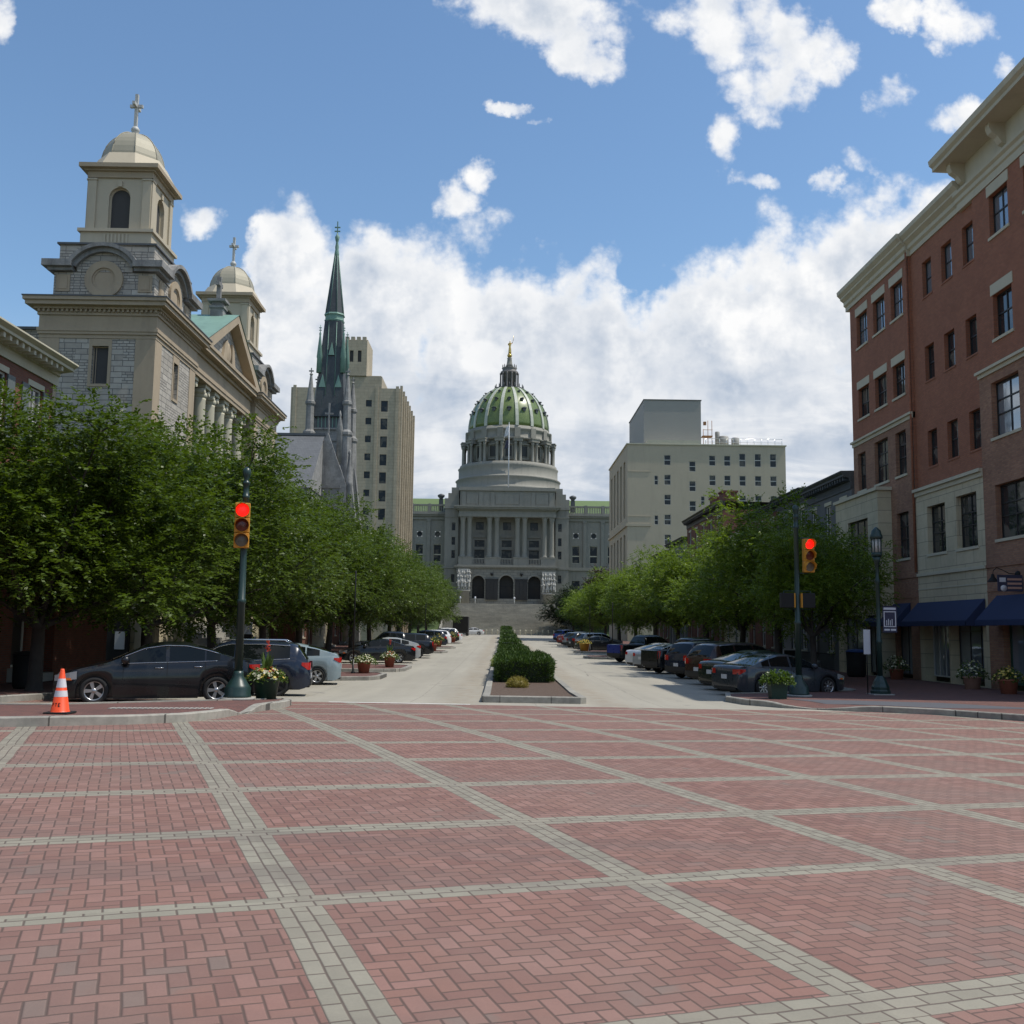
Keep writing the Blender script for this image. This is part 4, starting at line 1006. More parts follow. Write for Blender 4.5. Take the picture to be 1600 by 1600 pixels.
cars([('sedan', GRY, 9.45, 35.0, 22, 'parked_sedan', 'dark grey sedan with silver wheels, nearest car on the right', dict(spokes=8, chrome=False)),
      ('sedan', DGR, 9.7, 38.1, RA - 4, 'parked_sedan', 'blackish green sedan between the grey sedan and the maroon car on the right', dict(chrome=False)),
      ('suv', MAR, 9.9, 42.0, RA, 'parked_suv', 'dark maroon people carrier third from the camera on the right', dict()),
      ('suv', NAV, 9.9, 47.6, RA + 6, 'parked_suv', 'navy blue crossover with a chrome rear strip on the right', dict()),
      ('pickup', BLK, 10.0, 53.0, RA, 'parked_pickup', 'black pickup truck between the navy crossover and the silver cars', dict(lod=0)),
      ('sedan', SIL, 9.7, 57.2, RA, 'parked_sedan', 'silver sedan on the right next to the black pickup truck', dict(lod=0)),
      ('sedan', WHT, 9.7, 60.6, RA, 'parked_sedan', 'white sedan on the right beyond the silver sedan', dict(lod=0)),
      ('pickup', BLK, 9.9, 69.5, RA + 4, 'parked_pickup', 'dark pickup truck with a bright blue tailgate', dict(lod=0, tailcol=PAINT(BLU))),
      ('sedan', DKG, 9.3, 97.0, RA - 14, 'parked_sedan', 'dark grey sedan seen from the side behind the yellow pot', dict(lod=1)),
      ('suv', SIL, 9.6, 101.0, RA, 'parked_suv', 'silver crossover right behind the dark grey sedan', dict(lod=0)),
      ('suv', DKG, 9.2, 106.5, RA, 'parked_suv', 'dark crossover on the far right side beside a silver one', dict(lod=0)),
      ('suv', SIL, 9.0, 111.5, RA + 10, 'parked_suv', 'silver estate car far down the right side', dict(lod=0)),
      ('hatch', RED, 9.2, 127.0, RA, 'parked_hatchback', 'small red car far down the right side', dict(lod=0)),
      ('suv', BLU, 9.6, 146.5, RA + 20, 'parked_suv', 'dark blue van-like car far down the right side', dict(lod=0))], GR_)
# black box truck far down on the left
t = thing('box_truck', 'black box truck seen from behind far down the left side of the street', 'truck', (-7.3, 190, G(-7, 190)))
b = MB(); b.box(-8.7, -5.9, 186, 192, G(-7, 190) + .75, G(-7, 190) + 3.5); o = b.build('cargo_box', M['black'], t); bevel(o, .06)
b = MB(); b.box(-8.5, -6.1, 192.1, 194, G(-7, 190) + .6, G(-7, 190) + 2.6); o = b.build('cab', M['black'], t); bevel(o, .2, 3)
b = MB(); b.box(-8.5, -6.1, 186.2, 194, G(-7, 190) + .5, G(-7, 190) + .74); b.build('chassis', M['blacksteel'], t)
for yy in (187.4, 192.9):
    for xx in (-8.45, -6.15):
        b = MB(); b.lathe([(.2, -.13), (.46, -.13), (.48, 0), (.46, .13), (.2, .13)], (xx, yy, G(-7, 190) + .47), 16, axis='x'); b.build('wheel', M['rubber'], t)
# ------------------------------------------------------------ red-brick office building, right
KS = 18.3 / 16.8
def ry(y): return y * KS
def rz(z): return CH + (z - CH) * KS
XF = 18.3
bt = thing('brick_building', 'five-storey red and brown brick building with stone cornice and navy awnings', 'building', (XF, ry(38), .05))
fr = lambda x: frame((x, 0, 0), (0, 1, 0), (-1, 0, 0))
F0 = fr(XF)
def win(fr_, op, cols, rows, rec=.22, lint=0, sill=True, fm='dframe', gm='glass', parent=bt, fw_=.07):
    w_ = window(parent, fr_, op, rec, cols, rows, M[fm], M[gm], fwid=fw_, bw=.05)
    if sill:
        s_ = MB(); s_.obox(fr_, op[0] - .08, op[2] + .08, op[1] - .11, op[1] - .002, -.2, .05); s_.build('sill', M['trim'], w_)
    if lint:
        s_ = MB(); s_.obox(fr_, op[0] - .12, op[2] + .12, op[3] + .003, op[3] + lint, -.02, .03); s_.build('lintel', M['trim'], w_)
    return w_
def O(y0, y1, z0, z1): return (ry(y0), rz(z0), ry(y1), rz(z1))
zc = rz(17.72)
# north bay
n5 = [O(46.04, 47.42, 15.5, 17.05), O(43.87, 45.25, 15.5, 17.05), O(41.84, 43.14, 15.5, 17.05)]
n4 = [O(46.04, 47.42, 12.07, 13.5), O(43.87, 45.25, 12.07, 13.5), O(41.84, 43.14, 12.07, 13.5)]
n3 = [O(46.7, 47.72, 8.68, 10.45), O(43.94, 45.55, 8.68, 10.6), O(41.94, 43.08, 8.68, 10.55)]
n2 = [O(41.92, 43.2, 5.17, 7.1)]
ze = .05
w_ = MB(); facade(w_, F0, ry(41.15), rz(11.12), ry(48.3), zc, n5 + n4); w_.build('wall', M['brick'], bt)
w_ = MB(); facade(w_, F0, ry(41.15), ze, ry(48.3), rz(10.86), n3 + n2 + [(ry(42.0), ze, ry(43.55), 2.75), (ry(44.3), ze, ry(45.4), 2.75), (ry(46.1), ze, ry(47.4), 2.75)]); w_.build('wall', M['brickb'], bt)
for o_ in n5: win(F0, o_, [.5], [.5], lint=.42)
for o_ in n4: win(F0, o_, [.5], [.5], lint=.40, gm='glassb')
for o_ in n3: win(F0, o_, [.5], [.42, .70], gm='glassb')
for o_ in n2: win(F0, o_, [.5], [.42, .70], gm='glassb')
# middle bay, 12 cm back
F1 = fr(XF + .12)
m_ = [(39.16, 40.03), (37.33, 38.24), (35.52, 36.40)]
mo = [O(a, b, z0, z1) for z0, z1 in ((15.54, 17.0), (12.08, 13.5), (8.62, 10.06)) for a, b in m_]
w_ = MB(); facade(w_, F1, ry(35.3), rz(7.82), ry(41.15), zc, mo); w_.build('wall', M['brick'], bt)
for i, o_ in enumerate(mo):
    a = win(F1, o_, [], [.52], gm='glass' if i < 3 else 'glassb', sill=False)
    s_ = MB(); s_.obox(F1, o_[0] - .05, o_[2] + .05, o_[1] - .08, o_[1] - .002, -.2, .03); s_.build('sill', M['brick'], a)
m2 = [O(38.44, 40.08, 5.16, 7.03), O(35.85, 37.5, 5.16, 7.1)]
g1 = [(ry(35.75), ze, ry(38.35), 2.6), (ry(38.5), ze, ry(40.7), 2.6)]
w_ = MB(); facade(w_, F0, ry(35.3) + .003, 2.6, ry(41.15) - .003, rz(7.55), m2, .3); facade(w_, F0, ry(35.3) + .003, ze, ry(41.15) - .003, 2.6, g1, .45); w_.build('wall', M['cast'], bt)
for o_ in m2: win(F0, o_, [.5], [.42, .66], gm='glassb', rec=.26, fm='dframe')
s_ = MB(); s_.obox(F0, ry(35.3), ry(41.15), rz(7.55), rz(7.72), -.1, .06); s_.obox(F0, ry(35.3), ry(41.15), rz(7.721), rz(7.84), -.12, .16); s_.obox(F0, ry(35.3), ry(41.15), rz(4.32), rz(4.44), -.02, .07); s_.obox(F0, ry(35.3), ry(41.15), rz(3.78), rz(3.83), -.02, .02); s_.build('string_course', M['trim'], bt)
# south bay
s_o5 = [O(32.75, 34.06, 15.71, 17.2), O(30.3, 31.7, 15.71, 17.2), O(28.2, 29.5, 15.71, 17.2)]
s_o4 = [(a, rz(12.1), c, rz(13.65)) for a, _, c, _ in s_o5]
s_o3 = [O(32.55, 34.45, 8.73, 10.65), O(30.0, 31.9, 8.73, 10.65), O(28.0, 29.4, 8.73, 10.65)]
s_o2 = [O(32.45, 34.45, 5.25, 7.1), O(29.9, 31.9, 5.25, 7.1), O(28.0, 29.4, 5.25, 7.1)]
YS = 30.0
w_ = MB(); facade(w_, F0, YS, rz(11.2), ry(35.3), zc, s_o5 + s_o4); w_.build('wall', M['brick'], bt)
w_ = MB(); facade(w_, F0, YS, ze, ry(35.3), rz(10.98), [o_ for o_ in s_o3 + s_o2 if o_[0] > YS] + [(ry(31.2), ze, ry(34.3), 2.7), (ry(28.2), ze, ry(30.6), 2.7)], .3); w_.build('wall', M['brickb'], bt)
for o_ in s_o5: win(F0, o_, [.5], [.55], lint=.42)
for o_ in s_o4: win(F0, o_, [.5], [.55], lint=.42, gm='glassb')
for o_ in s_o3: win(F0, o_, [.5], [.42, .68], rec=.25)
for o_ in s_o2: win(F0, o_, [.5], [.42, .66], rec=.25, gm='glassb')
# string courses
s_ = MB(); s_.obox(F0, ry(41.15), ry(48.3) + .05, rz(10.86), rz(11.02), -.1, .05); s_.obox(F0, ry(41.15), ry(48.3) + .1, rz(11.021), rz(11.12), -.12, .14)
s_.obox(F0, YS, ry(35.3), rz(10.98), rz(11.12), -.1, .06); s_.obox(F0, YS, ry(35.3) + .05, rz(11.121), rz(11.22), -.12, .16); s_.build('string_course', M['trim'], bt)
s_ = MB()
for a, b in ((YS, ry(35.29)), (ry(41.16), ry(43.6))):
    s_.obox(F0, a, b, rz(4.32), rz(4.42), -.02, .04); s_.obox(F0, a, b, rz(3.5), rz(3.55), -.02, .025)
s_.build('string_course', M['brickb'], bt)
w_ = MB()
for yy in (ry(41.15), ry(35.3)): w_.quad((XF, yy, rz(7.8)), (XF + .14, yy, rz(7.8)), (XF + .14, yy, zc), (XF, yy, zc))
w_.build('wall_return', M['brick'], bt)
# downpipe strip between bays
s_ = MB(); s_.tube([F0(ry(41.2), rz(4.5), .07), F0(ry(41.2), rz(17.9), .07)], .055, 8); s_.build('downpipe', M['brick'], bt)
# main cornice (profile swept along the wall)
def cornice(parent, x, y0, y1, prof, mat, name='cornice', sgn=-1, ends=True):
    mb = MB(); n = len(prof)
    vs = [(x + sgn * d, yy, z_) for yy in (y0, y1) for d, z_ in prof]
    mb.add(vs, [(i, (i + 1) % n, n + (i + 1) % n, n + i) for i in range(n)] + [tuple(range(n)), tuple(range(2 * n - 1, n - 1, -1))])
    return mb.build(name, mat, parent)
zt = rz(18.05)
pr = [(-.3, zc), (.06, zc), (.06, zc + .22), (.16, zc + .30), (.16, zc + .48), (.34, zc + .62), (.34, zc + .70), (.50, zc + .86), (.52, zc + 1.05), (-.3, zc + 1.05)]
cornice(bt, XF, ry(41.1), ry(48.3) + .5, pr, M['trim']); cornice(bt, XF + .12, ry(36.0), ry(41.1) - .003, pr, M['trim'])
zj = zc + .2
pr2 = [(-.3, zj - .3), (.05, zj - .3), (.05, zj), (.12, zj + .05), (.12, zj + .22), (.22, zj + .30), (.22, zj + .42), (.08, zj + .5), (.08, zj + 1.35), (1.0, zj + 1.38), (1.0, zj + 1.52), (1.12, zj + 1.62), (1.16, zj + 1.82), (-.3, zj + 1.86)]
cornice(bt, XF, YS, ry(36.4), pr2, M['trim'])
for i in range(3):
    y_ = ry(36.4) - .75 - i * 3.3; b = MB()
    b.fprism(lambda u, v, d: Vector((XF - .08 - u, y_ + d, v)), [(0, zj + .55), (.16, zj + .62), (.30, zj + .85), (.52, zj + 1.0), (.60, zj + 1.2), (.60, zj + 1.37), (0, zj + 1.37)], -.16, .16)
    b.build('bracket', M['trim'], bt)
# cast-stone bay on the two lower floors, north end
w_ = MB(); Fb = fr(XF - .65)
zb = rz(8.2)
facade(w_, Fb, ry(43.75), ze, ry(49.3), zb, [(ry(45.0), 4.9, ry(47.6), 7.6), (ry(44.35), ze, ry(45.55), 2.9), (ry(46.0), ze, ry(48.6), 2.9)], .3)
w_.quad((XF - .65, ry(43.75), ze), (XF, ry(43.75), ze), (XF, ry(43.75), zb), (XF - .65, ry(43.75), zb)); w_.quad((XF - .65, ry(49.3), ze), (XF + 3, ry(49.3), ze), (XF + 3, ry(49.3), zb), (XF - .65, ry(49.3), zb))
w_.build('stone_bay', M['cast'], bt)
w_ = MB(); w_.box(XF - .75, XF + .0, ry(43.75) - .1, ry(49.3) + .1, zb + .001, zb + .16); w_.build('bay_coping', M['trim'], bt)
window(bt, Fb, (ry(45.0), 4.9, ry(47.6), 7.6), .2, [.33, .66], [.45], M['dframe'], M['glassb'])
for o_ in ((ry(44.35), ze + .12, ry(45.55), 2.9), (ry(46.0), ze + .12, ry(48.6), 2.9)): window(bt, Fb, o_, .24, [.5], [.8], M['dframe'], M['glass'], name='shop_window')
# shopfronts
window(bt, F0, (g1[0][0], .25, g1[0][2], 2.58), .40, [.33, .66], [.82], M['dframe'], M['glass'], name='shop_window')
window(bt, F0, (g1[1][0], .25, g1[1][2], 2.58), .40, [.25, .5, .75], [], M['lampglass'], M['glass'], name='shop_door')
window(bt, F0, (ry(31.2), .25, ry(34.3), 2.68), .28, [.35, .7], [], M['greenpot'], M['glass'], name='shop_window', fwid=.1)
window(bt, F0, (ry(28.2) + .5, .25, ry(30.6), 2.68), .28, [.5], [], M['greenpot'], M['glass'], name='shop_window', fwid=.1)
for a, b in ((42.0, 43.55),): window(bt, F0, (ry(42.0), .2, ry(43.55), 2.73), .23, [.5], [.8], M['dframe'], M['glass'], name='shop_door')
window(bt, F0, (ry(44.3), .2, ry(45.4), 2.73), .23, [], [], M['dframe'], M['glass'], name='shop_window')
# body behind
w_ = MB(); X2 = 34
w_.quad((XF, ry(48.3), ze), (X2, ry(48.3), ze), (X2, ry(48.3), zc), (XF, ry(48.3), zc)); w_.quad((XF, YS, ze), (X2, YS, ze), (X2, YS, zj - .3), (XF, YS, zj - .3)); w_.quad((XF + .3, YS + .004, zj - .3), (X2, YS + .004, zj - .3), (X2, YS + .004, zj + 1.86), (XF + .3, YS + .004, zj + 1.86))
w_.quad((X2, YS, ze), (X2, ry(48.3), ze), (X2, ry(48.3), zc), (X2, YS, zc)); w_.build('wall', M['brick'], bt)
w_ = MB(); w_.box(XF + .3, X2, YS + .02, ry(48.3), zc + .5, zc + .6); w_.build('roof', M['slategrey'], bt)
# awnings
def awning(y0, y1, zt_, zb_, out, label_, extra=''):
    a = thing('awning', label_, 'awning', (XF, (y0 + y1) / 2, zb_), 0, 'navy awnings over the shopfronts')
    b = MB(); th = .03
    b.quad((XF - .03, y0, zt_), (XF - .03, y1, zt_), (XF - out, y1, zb_), (XF - out, y0, zb_))
    for yy in (y0, y1): b.quad((XF - .03, yy, zt_), (XF - out, yy, zb_), (XF - .03, yy, zb_))
    for q in (0, th):
        b.quad((XF - out - q, y0, zb_), (XF - out - q, y1, zb_), (XF - out - q, y1, zb_ - .2), (XF - out - q, y0, zb_ - .2))
    for yy in (y0, y1): b.quad((XF - .05, yy, zb_), (XF - out, yy, zb_), (XF - out, yy, zb_ - .2), (XF - .05, yy, zb_ - .2))
    b.build('canvas', M['navy'], a)
    b = MB()
    for yy in (y0 + .03, y1 - .03): b.tube([(XF - .05, yy, zb_), (XF - out + .02, yy, zb_)], .015, 5)
    b.tube([(XF - out + .02, y0 + .03, zb_), (XF - out + .02, y1 - .03, zb_)], .015, 5); b.build('awning_frame', M['blacksteel'], a)
awning(ry(35.45), ry(41.2), rz(3.28), rz(2.52), .78, 'widest navy awning, under the pale stone wall between two brick bays')
awning(ry(41.95), ry(45.6), rz(3.30), rz(2.52), .78, 'navy awning behind the lamp post banner, left of the widest awning')
awning(ry(31.0), ry(34.6), rz(3.35), rz(2.52), .85, 'navy awning under the gooseneck wall lamp, right of the widest awning')
awning(YS + .1, ry(30.7), rz(3.35), rz(2.52), .85, 'navy awning at the right edge of the picture')
# gooseneck lamp and shop sign
def gooseneck(y, label_):
    t_ = thing('wall_lamp', label_, 'wall lamp', (XF, y, rz(4.0)), 0, 'gooseneck lamps on the brick wall')
    b = MB(); b.lathe([(.12, 0), (.12, .05), (.06, .12), (.02, .14)], (0, 0, 0), 14, axis='x'); b.v = [(XF - .001 - c_[0], y + c_[1], rz(4.0) + c_[2]) for c_ in b.v]; b.build('base', M['black'], t_)
    b = MB(); z_ = rz(4.0); b.tube([(XF - .1, y, z_), (XF - .35, y, z_ + .02), (XF - .6, y, z_ + .15), (XF - .78, y, z_ + .22), (XF - .9, y, z_ + .12), (XF - .93, y, z_ - .03)], .016, 6); b.build('arm', M['black'], t_)
    b = MB(); b.lathe([(.2, -.28), (.17, -.24), (.07, -.12), (.045, -.02), (.03, 0)], (XF - .93, y, z_), 16, cap=False); b.build('shade', M['black'], t_)
gooseneck(ry(33.1), 'black gooseneck lamp on the brown brick wall above the right awnings')
t_ = thing('shop_sign', 'small projecting shop sign with red and white stripes on navy, above the right awnings', 'sign', (XF, ry(32.75), rz(3.7)))
b = MB(); yy = ry(32.75); b.box(XF - .95, XF - .08, yy - .03, yy + .03, rz(3.42), rz(3.95)); b.build('board', M['banner'], t_)
b = MB()
for i in range(3): b.box(XF - .62, XF - .12, yy - .036, yy - .031, rz(3.5) + i * .15, rz(3.5) + i * .15 + .07)
b.build('stripe', M['terrap'], t_)
b = MB(); b.lathe([(.001, -.04), (.11, -.04), (.11, -.031)], (XF - .76, yy, rz(3.52)), 18, axis='y'); b.box(XF - .9, XF - .68, yy - .037, yy - .031, rz(3.72), rz(3.86)); b.build('emblem', M['sign'], t_)

# ------------------------------------------------------------ row houses
def rowhouse(name, label, side, x, y0, y1, ztop, wallm, nwin, floors=3, trimm='wframe', z0=None, cornm='wframe', corn=.8, shutters=False, deep=12, group='row houses along the street', dormers=False, over=.55):
    z0 = G(side * 16, (y0 + y1) / 2) + SW - .02 if z0 is None else z0
    t_ = thing(name, label, 'house', (x, (y0 + y1) / 2, z0), 0, group)
    fr_ = frame((x, 0, 0), (0, 1, 0), (-side, 0, 0)); hgt = ztop - corn - z0; fh = hgt / floors; ops = []
    wn = (y1 - y0) / nwin
    for f in range(floors):
        for i in range(nwin):
            c_ = y0 + wn * (i + .5); zz = z0 + f * fh
            if f == 0 and i == nwin - 1: ops.append((c_ - .5, zz + .35, c_ + .5, zz + 2.75, 'd'))
            else: ops.append((c_ - .5, zz + 1.0 - .15 * f, c_ + .5, zz + fh - .45))
    b = MB(); facade(b, fr_, y0, z0 - .3, y1, ztop - corn + .02, [o_[:4] for o_ in ops], .2)
    X2 = x + side * deep
    for yy in (y0, y1): b.quad((x, yy, z0 - .3), (X2, yy, z0 - .3), (X2, yy, ztop - .3), (x, yy, ztop - corn + .02 if side else 0))
    b.quad((X2, y0, z0 - .3), (X2, y1, z0 - .3), (X2, y1, ztop - .3), (X2, y0, ztop - .3)); b.build('wall', M[wallm], t_)
    for o_ in ops:
        if len(o_) > 4:
            d_ = window(t_, fr_, o_[:4], .15, [], [.8], M[trimm], M['dframe'], fwid=.09, name='door', pname='door_panel')
            s_ = MB(); s_.box(min(x, x - side * .9), max(x, x - side * .9), o_[0] - .2, o_[2] + .2, z0 - .1, z0 + .18); s_.box(min(x, x - side * .55), max(x, x - side * .55), o_[0] - .2, o_[2] + .2, z0 + .181, z0 + .34); s_.build('step', M['conc'], t_)
        else:
            w__ = window(t_, fr_, o_, .12, [.5], [.5], M[trimm], M['glassb'], fwid=.07)
            s_ = MB(); s_.obox(fr_, o_[0] - .1, o_[2] + .1, o_[1] - .1, o_[1] - .002, -.1, .06); s_.build('sill', M['trim'], w__)
            s_ = MB(); s_.obox(fr_, o_[0] - .1, o_[2] + .1, o_[3] + .002, o_[3] + .2, -.02, .03); s_.build('lintel', M['trim'], w__)
            if shutters:
                for a, c_ in ((o_[0] - .52, o_[0] - .03), (o_[2] + .03, o_[2] + .52)):
                    s_ = MB(); s_.obox(fr_, a, c_, o_[1], o_[3], .004, .045); s_.build('shutter', M['shutter'], w__)
    zc_ = ztop - corn
    p_ = [(-.2, zc_), (.06, zc_), (.06, zc_ + corn * .42), (.12, zc_ + corn * .46), (.12, zc_ + corn * .6), (over * .8, zc_ + corn * .68), (over * .8, zc_ + corn * .8), (over, zc_ + corn * .93), (over, ztop), (-.2, ztop + .02)]
    cornice(t_, x, y0, y1 + (.3 if side < 0 else 0), p_, M[cornm], sgn=-side)
    b = MB(); k = int((y1 - y0) / .42)
    for i in range(k):
        yy = y0 + .2 + i * .42; b.obox(fr_, yy - .07, yy + .07, zc_ + corn * .46, zc_ + corn * .675, .125, over * .72)
    b.build('cornice_bracket', M[cornm], t_)
    b = MB(); b.quad((x + side * .2, y0, ztop), (x + side * .2, y1, ztop), (X2, y1, ztop - .25), (X2, y0, ztop - .25)); b.build('roof', M['slategrey'], t_)
    return t_
M['shutter'] = pm("grey_green_shutter", (.10, .12, .12), .6, .08, 3)
M['greystone'] = pm("dark_grey_painted_wall", (.10, .105, .11), .7, .12, 1, dirt=.2)
hs = rowhouse('brick_house', 'red-brick house with bracketed white cornice and shutters at the left edge of the picture', -1, -16, 20.3, 35.75, 11.22, 'brickold', 6, 3, shutters=True, corn=.78, cornm='trim', over=.75)
b = MB(); b.box(-17.2, -15.4, 35.76, 40.5, .1, 3.9); b.build('annex', M['brickold'], hs)
b = MB(); b.box(-17.3, -15.3, 35.8, 40.6, 3.901, 4.05); b.build('annex_coping', M['trim'], hs)
# stoop railing and stone step of the near house
sr = thing('stoop_railing', 'thin black iron railing beside the stone steps of the red-brick house', 'railing', (-14.4, 28, .5))
b = MB()
for i in range(9): yy = 26.2 + i * .32; b.tube([(-14.3, yy, G(-14, yy) + SW), (-14.3, yy, 1.45)], .012, 5)
b.tube([(-14.3, 26.1, 1.45), (-14.3, 28.9, 1.45)], .018, 6); b.build('rail', M['blacksteel'], sr)
st_ = thing('stone_steps', 'low stone steps in front of the red-brick house', 'steps', (-14.9, 28.5, .3))
b = MB(); b.box(-15.95, -14.4, 27.4, 29.6, .2, .55); b.box(-15.95, -14.8, 27.5, 29.5, .551, .74); b.box(-15.95, -15.2, 27.6, 29.4, .741, .93); b.build('step', M['conc'], st_)
left = [(82, 90, 9.6, 'brickold', 3, 'red-brick row house with white doors beyond the grey church, nearest of its row'), (90, 98, 9.2, 'cast', 3, 'cream stone row house between two brick ones on the left'),
        (98, 107, 9.8, 'brickold', 3, 'red-brick row house on the left just before the gothic church')]
for a, c_, z_, m_, n_, l in left: rowhouse('row_house', l, -1, -16.4, a, c_, z_, m_, n_, 3, corn=.6)
right = [(53.2, 61.0, 10.55, 'greystone', 3, 3, 'slate', 'dark grey row house with heavy bracketed cornice beside the tall brick building', .95),
         (61.0, 67.6, 10.75, 'greystone', 3, 3, 'slate', 'dark grey row house, second from the tall brick building', .7),
         (67.6, 76.0, 10.6, 'brickold', 3, 3, 'slate', 'red-brick row house with low brown cornice, third from the tall brick building', .5),
         (76.0, 84.5, 9.6, 'cast', 3, 3, 'wframe', 'cream row house in the middle of the right-hand row', .5),
         (84.5, 101, 12.9, 'brickold', 5, 3, 'dframe', 'tall red-brick row house with brick chimneys on the right', .8),
         (101, 112, 11.4, 'greystone', 3, 3, 'slate', 'grey row house with dark mansard left of the red one with chimneys', .5),
         (112, 124, 10.9, 'brickold', 4, 3, 'dframe', 'red-brick row house at the far end of the right row near the beige block', .5)]
for a, c_, z_, m_, n_, f_, cm, l, co in right:
    h_ = rowhouse('row_house', l, 1, 18.35, a, c_, z_, m_, n_, f_, corn=co, cornm=cm, trimm='wframe', deep=14)
    if 'chimneys' in l and 'left of' not in l:
        for yy in (86.5, 90.5):
            b = MB(); b.box(18.8, 20.0, yy, yy + 1.5, 12.6, 13.9); b.box(18.7, 20.1, yy - .1, yy + 1.6, 13.901, 14.05); b.build('chimney', M['brickold'], h_)
# skewed gap: dark porch posts handled by doors

# ------------------------------------------------------------ beige concrete block, right
cb = thing('concrete_building', 'beige rendered office block with grey rooftop plant room on the right', 'building', (30, 160, 0))
Fc = frame((0, 148, 0), (1, 0, 0), (0, -1, 0)); ops = []
for k in range(9):
    z_ = 26.25 - k * 2.93
    if z_ < 1.5: break
    ops.append((23.6, z_, 24.55, z_ + 1.5)); ops.append((27.27, z_ - .9, 28.2, z_ + .6))
    for i, x_ in enumerate((30.2, 32.4, 34.62, 36.9, 39.15)): ops.append((x_, z_ - (.0 if (k or i < 2) else .1), x_ + .93, z_ + (1.5 if (k or i < 2) else 1.85)))
    if k % 2: ops.append((22.15, z_, 22.7, z_ + 1.35))
    else:
        if k: ops.append((28.95, z_, 29.5, z_ + 1.3))
b = MB(); facade(b, Fc, 18.2, -.5, 41.45, 29.25, ops, .18)
b.quad((41.45, 148, -.5), (41.45, 173, -.5), (41.45, 173, 29.25), (41.45, 148, 29.25)); b.quad((18.2, 173, -.5), (41.45, 173, -.5), (41.45, 173, 29.25), (18.2, 173, 29.25)); b.build('wall', M['beige'], cb)
for o_ in ops:
    w__ = window(cb, Fc, o_, .12, [], [.5], M['wframe'], M['glassd'], fwid=.05, bw=.09)
Fl = frame((18.2, 0, 0), (0, 1, 0), (-1, 0, 0)); ops = []
for i in range(5):
    yy = 150.6 + i * 4.4; ops += [(yy, 18.6, yy + 2.2, 27.2), (yy, 3.0, yy + 2.2, 16.2)]
b = MB(); facade(b, Fl, 148, -.5, 173, 29.25, ops, .5); b.build('wall', M['beige'], cb)
for o_ in ops: window(cb, Fl, o_, .45, [.5], [.2, .4, .6, .8], M['beige'], M['glassd'], fwid=.1, bw=.3)
b = MB(); b.obox(Fl, 148 - .05, 173.2, 17.2, 17.6, -.1, .22); b.obox(Fc, 18.0, 21.6, 17.2, 17.6, -.1, .12); b.obox(Fc, 18.15, 21.6, 25.2, 25.3, -.1, .05); b.obox(Fc, 18.15, 21.6, 18.6, 18.7, -.1, .05); b.build('string_course', M['beige'], cb)
b = MB(); b.box(18.05, 41.6, 147.85, 173.1, 29.251, 29.42); b.box(21.2, 28.9, 147.9, 165, 29.43, 29.95); b.build('roof_edge', M['trim'], cb)
b = MB(); b.box(21.0, 29.55, 150.5, 168, 29.96, 36.5); b.build('plant_room', M['metalbox'], cb)
b = MB(); b.box(20.9, 29.65, 150.4, 168.1, 36.501, 36.62); b.build('plant_room_coping', M['lead'], cb)
b = MB()
for i in range(12): xx = 29.9 + i * 1.03; b.tube([(xx, 149, 29.4), (xx, 149, 30.5)], .035, 5)
for zz in (29.95, 30.5): b.tube([(29.8, 149, zz), (41.3, 149, zz)], .03, 5)
b.build('roof_railing', M['chrome'], cb)
b = MB(); b.box(29.9, 31.4, 151, 152.4, 31.2, 31.32)
for xx in (30.0, 30.7, 31.3): b.tube([(xx, 151.1, 29.5), (xx, 151.1, 33.6 if xx > 30.5 else 32.3)], .05, 5)
b.tube([(30, 151.1, 32.2), (31.4, 151.1, 32.2)], .04, 5); b.box(30.1, 30.5, 151.3, 151.7, 33.0, 33.5); b.build('rooftop_gantry', pm('rusty_steel', (.30, .15, .07), .8, .2, 2), cb)
for xx, r_, h_ in ((32.3, .35, 2.6), (33.2, .8, 1.9), (35.0, .6, 1.7)):
    b = MB(); b.lathe([(r_, 29.42), (r_, 29.4 + h_), (r_ * .8, 29.5 + h_), (.01, 29.55 + h_)], (xx, 152, 0), 14); b.build('roof_tank', M['metalbox'], cb)

# ------------------------------------------------------------ tan art-deco tower, left
tb = thing('deco_tower', 'stepped tan stone office tower behind the gothic spire', 'building', (-25, 175, 0))
Ft = frame((0, 163, 0), (1, 0, 0), (0, -1, 0))
ops = []
for k in range(11):
    z_ = 37.6 - k * 2.93; ops.append((-22.35, z_, -21.4, z_ + 1.1)); ops.append((-19.9, z_ - .95 + .15, -18.8, z_ + 1.1 - .1))
    ops.append((-31.2, z_, -30.4, z_ + 1.1))
b = MB(); facade(b, Ft, -34.5, 0, -16.85, 40.65, ops, .2)
b.quad((-34.5, 163, 0), (-34.5, 190, 0), (-34.5, 190, 40.65), (-34.5, 163, 40.65)); b.quad((-34.5, 190, 0), (-16.85, 190, 0), (-16.85, 190, 40.65), (-34.5, 190, 40.65))
b.build('wall', M['beige2'], tb)
for o_ in ops: window(tb, Ft, o_, .14, [], [.5], M['louver'], M['glassd'], fwid=.05, bw=.05)
Fr = frame((-16.85, 0, 0), (0, 1, 0), (1, 0, 0)); ops = []
for k in range(11):
    z_ = 37.6 - k * 2.93
    for yy in (165.5, 168.6, 173.0, 176.2, 180.5, 184.5): ops.append((yy, z_, yy + 1.3, z_ + 1.6))
b = MB(); facade(b, Fr, 163, 0, 190, 40.65, ops, .3); b.build('wall', M['beige2'], tb)
for o_ in ops: window(tb, Fr, o_, .2, [], [.5], M['louver'], M['glassd'], fwid=.05, bw=.05)
b = MB()
